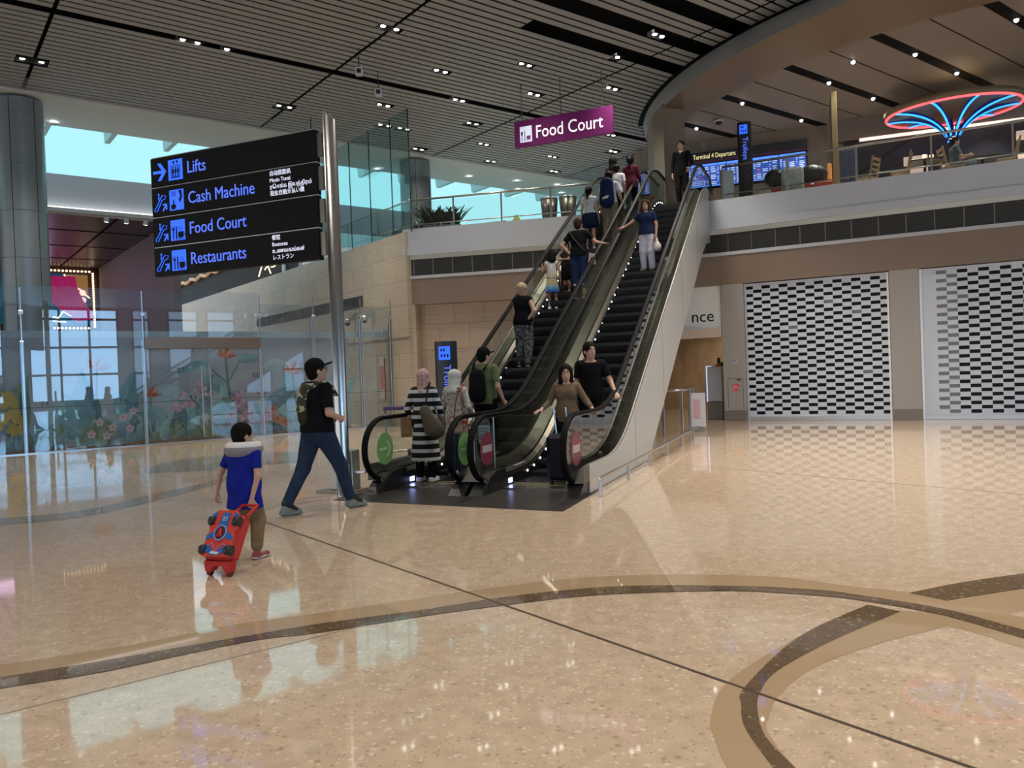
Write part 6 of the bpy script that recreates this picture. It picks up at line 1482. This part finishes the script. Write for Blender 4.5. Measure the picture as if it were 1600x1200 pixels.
HP = boy.t.matrix_basis @ Vector([float(q) for q in boy.J['wrR'] + A_(-.003, -.02, -.055)])
li = Matrix.Translation((-2.36, 6.16, 0)) @ Matrix.Rotation(R(-18), 4, 'Z') @ Matrix.Scale(.96, 4); hl = li.inverted() @ HP
MB().tube([TB @ Vector((-0.075, 0.06, 0.40)), hl + Vector((-0.075, 0, 0)), hl + Vector((0.075, 0, 0)), TB @ Vector((0.085, 0.06, 0.40))], 0.013, 8).build('pull_handle', M_bred, t, smooth=False)
# ---- man with cap and camouflage bag
man = P_('man in black cap, black T-shirt and jeans walking past the sign pole', (-2.24, 9.07, 0), -38, 1.74, 'light', 0.009, 1.0,
         dict(elR=(.255, -.04, 1.11), wrR=(.21, .18, 1.03), hdR=(-.6, .6, -.1), elL=(-.24, -.03, 1.10), wrL=(-.12, .20, 1.04), cuR=0.7, cuL=0.7, pnR=(-1, 0, .3), pnL=(1, 0, .3), knR=(.10, .22, .50), anR=(.12, .33, .10), toR=(.13, .49, .04), knL=(-.10, -.14, .50), anL=(-.10, -.40, .10), toL=(-.105, -.24, .04)), build=1.24, headyaw=-18, headpitch=6)
man.shirt(M_blk, hem=0.90, sleeve=0.80, d=0.022, name='t_shirt', flare=0.01); man.pants(M_jean, d=0.014, leg=0.94, name='jeans'); man.cap(M_blk); man.hair(M_hair, volume=0.99, top=0.9)
for d in 'RL': sdf_mesh('sock', [cone(man.J['an' + d] + A_(0, 0, .05), man.J['to' + d], .042, .036, .02)], M_shoeb, man.t, 0.009)
M_clog = mat('clog_grey', (0.17, 0.20, 0.19), 0.55)
man.shoes(M_clog, M_clog)
sp_ = MB().tube([man.H(0.045, .093, .012), man.H(0.08, .06, .014), man.H(.082, -.02, .016)], 0.004, 6)
sp_.tube([man.H(.034 + .022 * math.cos(a), .096, .008 + .017 * math.sin(a)) for a in np.linspace(0, 6.28, 14, endpoint=False)], .003, 5, closed=True).tube([man.H(-.034 + .022 * math.cos(a), .096, .008 + .017 * math.sin(a)) for a in np.linspace(0, 6.28, 14, endpoint=False)], .003, 5, closed=True).build('glasses', M_hous, man.t)
M_camo = noise_mat('camo', (0.030, 0.034, 0.018), (0.42, 0.40, 0.27), 13, 0.7, lo=0.53, hi=0.55, detail=1)
t = thing('sling_bag', 'camouflage sling bag worn across the back of the man in the cap', 'bag', man.t.location, man.t.rotation_euler.z)
sdf_mesh('pouch', [cone((-.03, -.155, 1.40), (-.055, -.175, 1.22), .075, .085, .03, (A_(0, 1, 0), .55)), cone((-.03, -.14, 1.42), (.13, -.06, 1.455), .05, .035, .03)], M_camo, t, 0.009)
sdf_mesh('lower_pocket', [cone((-.05, -.165, 1.18), (-.05, -.165, 1.08), .078, .072, .02, (A_(0, 1, 0), .5))], cloth('olive', (0.035, 0.042, 0.020)), t, 0.009)
strap([(.10, -.10, 1.47), (.165, -.01, 1.485), (.17, .08, 1.43), (.15, .15, 1.33)], .05, M_camo, t)
# ---- woman in striped dress, pink headscarf
def stripes_mat(name, c1, c2, per, thr=0.5):
    m = mat(name, c1, 0.75, spec=0.2); N, L, b = nodes(m); tc = N.new('ShaderNodeTexCoord'); sx = N.new('ShaderNodeSeparateXYZ'); L.new(tc.outputs['Object'], sx.inputs[0])
    a = N.new('ShaderNodeMath'); a.operation = 'MULTIPLY'; a.inputs[1].default_value = 1 / per; f = N.new('ShaderNodeMath'); f.operation = 'FRACT'; g = N.new('ShaderNodeMath'); g.operation = 'GREATER_THAN'; g.inputs[1].default_value = thr
    L.new(sx.outputs[2], a.inputs[0]); L.new(a.outputs[0], f.inputs[0]); L.new(f.outputs[0], g.inputs[0]); mx = N.new('ShaderNodeMix'); mx.data_type = 'RGBA'; mx.inputs[6].default_value = (*c1, 1); mx.inputs[7].default_value = (*c2, 1)
    L.new(g.outputs[0], mx.inputs[0]); L.new(mx.outputs[2], b.inputs['Base Color']); return m
M_strp = stripes_mat('striped_dress', (0.012, 0.012, 0.014), (0.56, 0.56, 0.58), 0.118, 0.58)
M_pinkh = noise_mat('pink_scarf', (0.40, 0.22, 0.21), (0.56, 0.36, 0.36), 30, 0.8, spec=0.2)
w1 = P_('woman in black and white striped dress and pink headscarf stepping on the left escalator', E(-5.18, 9.93, 0.03), FW + 4, 1.57, 'tan', 0.009, 1.0,
        dict(elR=(.24, .02, 1.13), wrR=(.22, .16, .95), elL=(-.27, -.02, 1.12), wrL=(-.27, .10, .92)), female=True, build=1.12)
w1.shirt(M_strp, hem=0.90, sleeve=1.75, d=0.02, name='dress_top'); w1.skirt(M_strp, 1.02, 0.33, .165, .245, 'dress_skirt', .8); w1.pants(M_blk, leg=.98, d=.012); w1.hijab(M_pinkh)
w1.shoes(mat('shoe_lilac', (0.60, 0.55, 0.72), 0.5), M_shoew)
t = thing('shoulder_bag', 'grey-brown hobo bag on the back of the striped-dress woman', 'bag', w1.t.location, w1.t.rotation_euler.z)
sdf_mesh('body', [cone((.10, -.20, 1.0), (.20, -.19, .78), .085, .12, .05, (A_(0, 1, 0), .6)), cone((.20, -.19, .78), (.27, -.15, .72), .11, .09, .05, (A_(0, 1, 0), .6))], cloth('taupe', (0.115, 0.095, 0.075)), t, 0.009)
strap([(.10, -.19, 1.05), (.11, -.15, 1.2), (.11, -.09, 1.33), (.115, -.02, 1.39)], .022, cloth('strap_dark', (0.03, 0.028, 0.026)), t)
# ---- woman with white headscarf
M_batik = noise_mat('pale_floral', (0.12, 0.11, 0.12), (0.50, 0.46, 0.40), 26, 0.8, lo=.36, hi=.5, spec=0.2)
w2 = P_('woman in white headscarf and pale patterned top beside the green newel sticker', E(-4.98, 10.55, 0.03), FW - 6, 1.55, 'tan', 0.010, 1.0, dict(elR=(.24, -.02, 1.12), wrR=(.21, .14, 1.0), elL=(-.24, 0, 1.12), wrL=(-.16, .22, 1.05)), female=True, build=1.06, headyaw=-30, headpitch=-6)
w2.shirt(M_batik, hem=0.70, sleeve=1.85, d=0.022, name='tunic', flare=.02); w2.pants(M_denimd, leg=.98, d=.018, wide=.012); w2.hijab(cloth('white_scarf', (0.55, 0.57, 0.55))); w2.shoes(M_shoew)
t = thing('tote_bag', 'red and white patterned tote bag of the woman in the white headscarf', 'bag', w2.t.location, w2.t.rotation_euler.z)
MB().bbox(.02, .30, -.25, -.16, .64, .86, .03).build('body', noise_mat('tote_print', (0.36, 0.06, 0.02), (0.60, 0.44, 0.36), 14, .7, lo=.48, hi=.54), t, bev=.01)
strap([(.08, -.20, .86), (.11, -.18, 1.1), (.12, -.10, 1.28), (.13, 0.0, 1.345)], .013, mat('strap_red', (0.20, 0.035, 0.03), .6), t)
strap([(.24, -.20, .86), (.20, -.18, 1.1), (.16, -.10, 1.28), (.145, 0.02, 1.345)], .013, mat('strap_red'), t)
# ---- man in green with backpack
m2 = P_('man in green T-shirt and black cap riding the left escalator with a backpack', E(-4.80, 11.35, 0.03), FW - 4, 1.70, 'light', 0.010, 1.0, dict(elR=(.25, -.05, 1.10), wrR=(.30, .03, .88), hdR=(.2, .5, -.6)), build=1.08, headyaw=-25)
m2.t.location = on_step(-4.85, 11.35)
m2.shirt(cloth('moss_green', (0.115, 0.145, 0.068)), hem=.84, sleeve=.75, d=.022, name='t_shirt'); m2.pants(M_blk, leg=.96); m2.cap(M_blk); m2.hair(M_hair, volume=.99, top=.9); m2.shoes(M_shoeb)
def backpack(p, label, m, w=.15, top=1.40, bot=1.0, dep=.09, x=0.0, vox=.011):
    t = thing('backpack', label, 'bag', p.t.location, p.t.rotation_euler.z); S_ = p.sc; bk = -.115 * p.b - dep * .75
    sdf_mesh('body', [cone((x * S_, bk * S_, (top - .07) * S_), (x * S_, (bk - .015) * S_, (bot + .07) * S_), w * .85 * S_, w * S_, .03, (A_(0, 1, 0), dep / w))], m, t, vox)
    sdf_mesh('pocket', [cone((x * S_, (bk - dep * .85) * S_, (bot + .18) * S_), (x * S_, (bk - dep * .9) * S_, (bot + .09) * S_), w * .6 * S_, w * .66 * S_, .03, (A_(0, 1, 0), .4))], m, t, vox)
    for sx_ in (-1, 1): strap([Vector((x + sx_ * .09, -.125 * p.b - .01, 1.36)) * S_, Vector((x + sx_ * .115, -.06, 1.455)) * S_, Vector((x * .5 + sx_ * .12, .04, 1.45)) * S_, Vector((sx_ * .115, .125 * p.b, 1.33)) * S_, Vector((sx_ * .13, .10 * p.b, 1.12)) * S_], .024 * S_, m, t)
    return t
backpack(m2, 'black backpack slung low on the man in the green T-shirt', M_blk, x=-.03, top=1.33, bot=.93)
# ---- older woman, black sleeveless top
w3 = P_('blond woman in black sleeveless top and grey patterned trousers riding up', on_step(-5.13, 13.95), FW - 8, 1.56, 'light', 0.010, 1.0, dict(elR=(.29, -.05, 1.13), wrR=(.16, -.08, .97), hdR=(-1, -.2, -.2), elL=(-.22, .05, 1.12), wrL=(-.17, .22, 1.0), cuR=.5), female=True, build=1.18, headyaw=-35)
w3.shirt(M_blk, hem=.86, sleeve=.12, d=.02, name='sleeveless_top', flare=.01); w3.pants(noise_mat('grey_print', (0.035, 0.035, 0.04), (0.22, 0.22, 0.23), 22, .8, spec=.2), leg=.97, d=.02, wide=.01); w3.hair(noise_mat('blond', (0.30, 0.21, 0.12), (0.50, 0.38, 0.24), 20, .6), volume=1.06); w3.shoes(M_shoeb, M_shoew)
# ---- girl in sequin dress
def ramp_mat(name, stops, z0, z1, rough=.3, metal=.4):
    m = mat(name, (1, 1, 1), rough, metal); N, L, b = nodes(m); tc = N.new('ShaderNodeTexCoord'); sx = N.new('ShaderNodeSeparateXYZ'); mr = N.new('ShaderNodeMapRange'); mr.inputs[1].default_value = z0; mr.inputs[2].default_value = z1; rp = N.new('ShaderNodeValToRGB')
    while len(rp.color_ramp.elements) < len(stops): rp.color_ramp.elements.new(0.5)
    for e_, (p, c) in zip(rp.color_ramp.elements, stops): e_.position = p; e_.color = (*c, 1)
    L.new(tc.outputs['Object'], sx.inputs[0]); L.new(sx.outputs[2], mr.inputs[0]); L.new(mr.outputs[0], rp.inputs[0]); L.new(rp.outputs[0], b.inputs['Base Color']); 
    wv = N.new('ShaderNodeTexWave'); wv.inputs['Scale'].default_value = 9; wv.inputs['Distortion'].default_value = 2; bp = N.new('ShaderNodeBump'); bp.inputs['Strength'].default_value = .5; bp.inputs['Distance'].default_value = .02; L.new(tc.outputs['Object'], wv.inputs[0]); L.new(wv.outputs['Fac'], bp.inputs['Height']); L.new(bp.outputs[0], b.inputs['Normal']); return m
g1 = P_('girl in shiny gold and blue sequin dress standing by the left handrail', on_step(-5.2, 16.0), FW + 12, 1.24, 'tan', 0.010, 1.12, dict(shL=(-.15, -.01, 1.36), shR=(.15, -.01, 1.36), elL=(-.27, .02, 1.16), wrL=(-.28, .12, 1.26), hdL=(-.2, .5, .6)), female=True, build=.9, headyaw=15, headpitch=-8)
hz = 1.24 / 1.7
M_seq = ramp_mat('sequin', [(0, (0.10, 0.02, 0.16)), (.12, (0.03, 0.22, 0.60)), (.32, (0.35, 0.60, 0.72)), (.45, (0.70, 0.50, 0.26)), (1, (0.78, 0.66, 0.55))], .50 * hz, 1.1 * hz)
g1.shirt(M_seq, hem=.92, sleeve=0, d=.014, name='dress_top'); g1.skirt(M_seq, 1.02, .50, .13, .24, 'dress_skirt', .8); g1.hair(M_hair, long=.06, bun=True, volume=1.05); g1.shoes(M_shoew)
# ---- boy in black
b2 = P_('small boy in dark top turning his head on the left escalator', on_step(-5.08, 16.65), FW + 150, 1.13, 'tan', 0.011, 1.15, dict(elR=(.2, .1, 1.12), wrR=(.05, .2, 1.25), elL=(-.2, .06, 1.1), wrL=(-.05, .2, 1.1)), headpitch=-20)
b2.shirt(cloth('black_white_print', (0.03, 0.03, 0.032)), hem=.84, sleeve=.7, d=.02, name='t_shirt'); b2.pants(M_blk, leg=.45, d=.02, name='shorts'); b2.hair(M_hair, volume=1.02); b2.shoes(M_shoeb, M_shoew); b2.eyes()
# ---- person in black T-shirt, jeans, cross-body strap
m3 = P_('person in black T-shirt and blue jeans with a cross-body strap, hand on hip', on_step(-4.62, 16.1), FW - 4, 1.68, 'light', 0.010, 1.0, dict(elL=(-.36, -.06, 1.17), wrL=(-.20, .0, .97), hdL=(.7, -.1, -.5), elR=(.34, .10, 1.20), wrR=(.42, .28, 1.19), hdR=(.6, .8, 0), pnR=(0, 0, -1), pnL=(1, 0, 0)), build=1.12)
m3.shirt(M_blk, hem=.90, sleeve=.65, d=.02, name='t_shirt'); m3.pants(M_denimd, leg=.78, d=.016, name='jeans'); m3.hair(M_hairb, volume=.97, top=.95); m3.shoes(M_shoeb, M_shoew)
strap([(-.16, -.13, 1.44), (-.06, -.165, 1.28), (.06, -.165, 1.12), (.18, -.12, .98)], .016, cloth('strap_grey', (0.06, 0.055, 0.05)), m3.t, 'cross_strap')
t = thing('paper_bag', 'pale pink shopping bag at the right side of the jeans wearer', 'bag', m3.t.location, m3.t.rotation_euler.z)
MB().prism([(.22, .70), (.36, .70), (.34, .92), (.25, .95)], -.08, .02, 'y').build('bag', noise_mat('pink_plaid', (0.36, 0.24, 0.20), (0.50, 0.36, 0.31), 20, .6), t); MB().tube([(.26, -.03, .94), (.27, -.03, 1.06), (.33, -.03, 1.06), (.33, -.03, .92)], .006, 6).build('handle', M_hous, t)
# ---- girl white top, navy shorts
g2 = P_('young woman in white sleeveless top and navy shorts high on the left escalator', on_step(-5.08, 18.75), FW, 1.55, 'light', 0.011, 1.0, dict(elR=(.2, -.01, 1.1), elL=(-.22, .03, 1.1), wrL=(-.24, .14, .93)), female=True, headyaw=-8)
g2.shirt(M_whitec, hem=.93, sleeve=.35, d=.014, name='top'); g2.pants(M_navy, leg=.22, d=.022, wide=.02, name='shorts'); g2.hair(M_hair, tail=.20, volume=1.03); g2.shoes(M_shoew)
strap([(-.10, -.12, 1.38), (-.06, -.135, 1.25), (0.02, -.13, 1.1)], .013, M_hous, g2.t, 'bag_strap')
# ---- man navy backpack, khaki trousers
m4 = P_('man in khaki trousers carrying a big navy backpack on the left escalator', on_step(-4.62, 18.95), FW - 3, 1.70, 'tan', 0.011, 1.0, dict(elR=(.25, .02, 1.1), wrR=(.28, .15, .95)), build=1.08)
m4.shirt(M_whitec, hem=.90, sleeve=.6, d=.018, name='t_shirt'); m4.pants(cloth('stone', (0.22, 0.18, 0.135)), leg=.97, d=.018, wide=.01); m4.hair(M_hair, volume=.99); m4.shoes(M_shoeb)
bp = backpack(m4, 'big navy backpack with a small white mark on the man in khaki', M_navy, w=.19, top=1.44, bot=.90, dep=.12)
MB().prism([(-.07, .98), (.07, 1.0), (.09, 1.05), (.02, 1.06), (-.02, 1.03), (-.06, 1.03)], -.375, -.345, 'y').build('white_mark', M_shoew, bp)
# ---- top of left escalator
m5 = P_('person in white T-shirt near the top of the left escalator', on_step(-4.66, 19.95), FW, 1.50, 'tan', 0.012, 1.0, None, build=1.1)
m5.shirt(M_whitec, hem=.88, sleeve=.7, d=.02, name='t_shirt'); m5.pants(M_blk, leg=.96); m5.hair(M_hair); m5.shoes(M_shoeb)
w4 = P_('woman in maroon top with dark ponytail near the top of the left escalator', on_step(-4.36, 20.25), FW, 1.55, 'tan', 0.012, 1.0, dict(elR=(.23, .04, 1.1), wrR=(.24, .15, .92)), female=True, build=1.1)
w4.shirt(cloth('maroon', (0.075, 0.014, 0.026)), hem=.80, sleeve=1.7, d=.022, name='blouse', flare=.02); w4.pants(M_blk, leg=.96); w4.hair(M_hair, tail=.28, volume=1.12, bun=True); w4.shoes(M_shoeb)
w5 = P_('woman with dark hair in dark clothes leading at the head of the left escalator', on_step(-5.0, 21.0), FW, 1.57, 'tan', 0.012, 1.0, None, female=True)
w5.shirt(cloth('dark_brown', (0.035, 0.018, 0.014)), hem=.85, sleeve=1.6, d=.02, name='blouse'); w5.pants(M_blk, leg=.96); w5.hair(M_hair, long=.22, volume=1.15); w5.shoes(M_shoeb)
# ---- right escalator, facing the camera
BK = FW + 180
w6 = P_('woman in navy T-shirt and white trousers riding down, arm on the handrail', on_step(-3.42, 17.3), BK - 6, 1.56, 'tan', 0.010, 1.0, dict(elR=(.34, .04, 1.22), wrR=(.53, .12, 1.10), hdR=(.8, .5, -.1), pnR=(0, 0, -1), cuR=.25, elL=(-.24, -.02, 1.10), wrL=(-.24, .04, .86), cuL=.9), female=True, build=1.10, headyaw=6)
w6.shirt(cloth('tee_navy', (0.012, 0.020, 0.060)), hem=.885, sleeve=.65, d=.024, name='t_shirt', flare=.015); w6.pants(cloth('pale_lilac', (0.50, 0.49, 0.60)), top=.94, leg=.95, d=.010, wide=.016); w6.hair(M_hairb, long=.16, volume=1.03); w6.shoes(mat('shoe_dkgrey', (0.05, 0.05, 0.045), .6)); w6.eyes()
t = thing('plastic_bag', 'small white takeaway bag hanging from the hand of the navy T-shirt woman', 'bag', w6.t.location, w6.t.rotation_euler.z)
sdf_mesh('bag', [elli((-.245, .06, .52), (.085, .07, .10), .03), cone((-.245, .06, .58), (-.235, .06, .70), .05, .02, .03)], noise_mat('bag_white', (0.50, 0.40, 0.38), (0.62, 0.60, 0.56), 9, .4), t, .009)
MB().tube([(-.27, .06, .62), (-.245, .055, .745), (-.22, .06, .62)], .006, 6).build('handles', M_shoew, t)
m6 = P_('man in black T-shirt stepping off the right escalator, looking aside', on_step(-3.17, 11.45), BK + 4, 1.70, 'light', 0.009, 1.0, dict(elL=(-.29, .0, 1.13), wrL=(-.38, .14, .96), hdL=(-.35, .8, -.3), pnL=(0, -.2, -1), cuL=.35), build=1.08, headyaw=42, headpitch=-2)
m6.shirt(M_blk, hem=.86, sleeve=.72, d=.022, name='t_shirt'); m6.pants(M_blk, leg=.96); m6.hair(M_hair, volume=.99, top=1.02); m6.shoes(M_shoeb); m6.eyes()
MB().lathe([(.034, -.012), (.034, .012)], n=14, T=Matrix.Translation(Vector([float(q) for q in m6.J['wrL'] * .95 + m6.J['elL'] * .05]))).build('watch', M_hous, m6.t)
w7 = P_('woman with long black hair in brown top at the foot of the right escalator', E(-3.34, 10.75, .03), BK + 6, 1.56, 'light', 0.009, 1.0, dict(elR=(.27, .02, 1.14), wrR=(.36, .20, 1.04), hdR=(.5, .8, -.2), pnR=(0, 0, -1), elL=(-.30, .0, 1.15), wrL=(-.42, .14, 1.03), hdL=(-.6, .7, -.2), pnL=(0, 0, -1), cuR=.35, cuL=.4), female=True, build=1.02, headyaw=14, headpitch=-4)
w7.shirt(cloth('mocha', (0.165, 0.115, 0.075)), hem=.84, sleeve=1.82, d=.024, name='blouse', flare=.01); w7.pants(M_blk, leg=.96); w7.hair(M_hair, long=.24, volume=1.04); w7.shoes(M_shoeb); w7.eyes()
# ---- suited man at the head of the right escalator
m7 = P_('man in black suit standing at the head of the right escalator', E(-3.38, 22.35, 5.96), BK - 4, 1.80, 'light', 0.012, 1.0, dict(elR=(.235, -.02, 1.1), wrR=(.235, .05, .86), elL=(-.25, .0, 1.12), wrL=(-.22, .15, .95)), headyaw=-8)
m7.shirt(mat('suit_black', (0.006, .006, .007), .8, spec=0.1), hem=.78, sleeve=1.92, d=.026, name='jacket', flare=.0); m7.pants(mat('suit_black'), leg=.97, d=.014); m7.hair(M_hairb, volume=.97, top=.95); m7.shoes(M_shoeb); m7.eyes()
sdf_mesh('shirt_collar', [cone(m7.neck + A_(0, .03, .005), m7.neck + A_(0, .095, -.06), .052, .036, .02), cone(m7.neck + A_(0, .095, -.06), m7.neck + A_(0, .122, -.20), .034, .010, .02)], M_whitec, m7.t, .009)
sdf_mesh('tie', [cone(m7.neck + A_(0, .128, -.05), m7.neck + A_(0, .137, -.19), .014, .012, .01)], mat('tie_black', (0.01, 0.01, 0.014), .6), m7.t, .008)
# ---- far person in the passage
m8 = P_('person dressed in black far inside the passage behind the barrier', S(-1.35, 5.5), math.degrees(AS), 1.62, 'tan', 0.013, 1.0, dict(elR=(.27, .1, 1.2), wrR=(.12, .22, 1.4)))
m8.shirt(M_blk, hem=.84, sleeve=1.8, d=.03, name='jacket'); m8.pants(M_blk, leg=.97); m8.hair(M_hair); m8.shoes(M_shoeb)
# ---- seated diner
def seated(label, loc, rot):
    p = P_(label, loc, rot, 1.62, 'tan', 0.012, 1.0, dict(hiR=(.09, 0, .92), hiL=(-.09, 0, .92), knR=(.10, .42, .93), knL=(-.10, .42, .93), anR=(.10, .40, .52), anL=(-.10, .40, .52), toR=(.11, .56, .475), toL=(-.11, .56, .475), elR=(.25, .08, 1.12), wrR=(.14, .32, 1.16), elL=(-.25, .08, 1.12), wrL=(-.14, .32, 1.16)))
    p.shirt(cloth('slate', (0.10, 0.13, 0.15)), hem=.88, sleeve=.8, d=.02, name='t_shirt'); p.pants(cloth('pale_jeans', (0.11, 0.15, 0.19)), leg=.96, d=.018); p.hair(M_hair); p.shoes(M_shoeb); p.eyes()
seated('person in slate top seated at the dark table under the neon umbrella', E(3.42, 23.32, 5.95 - 0.40), FW - 80)
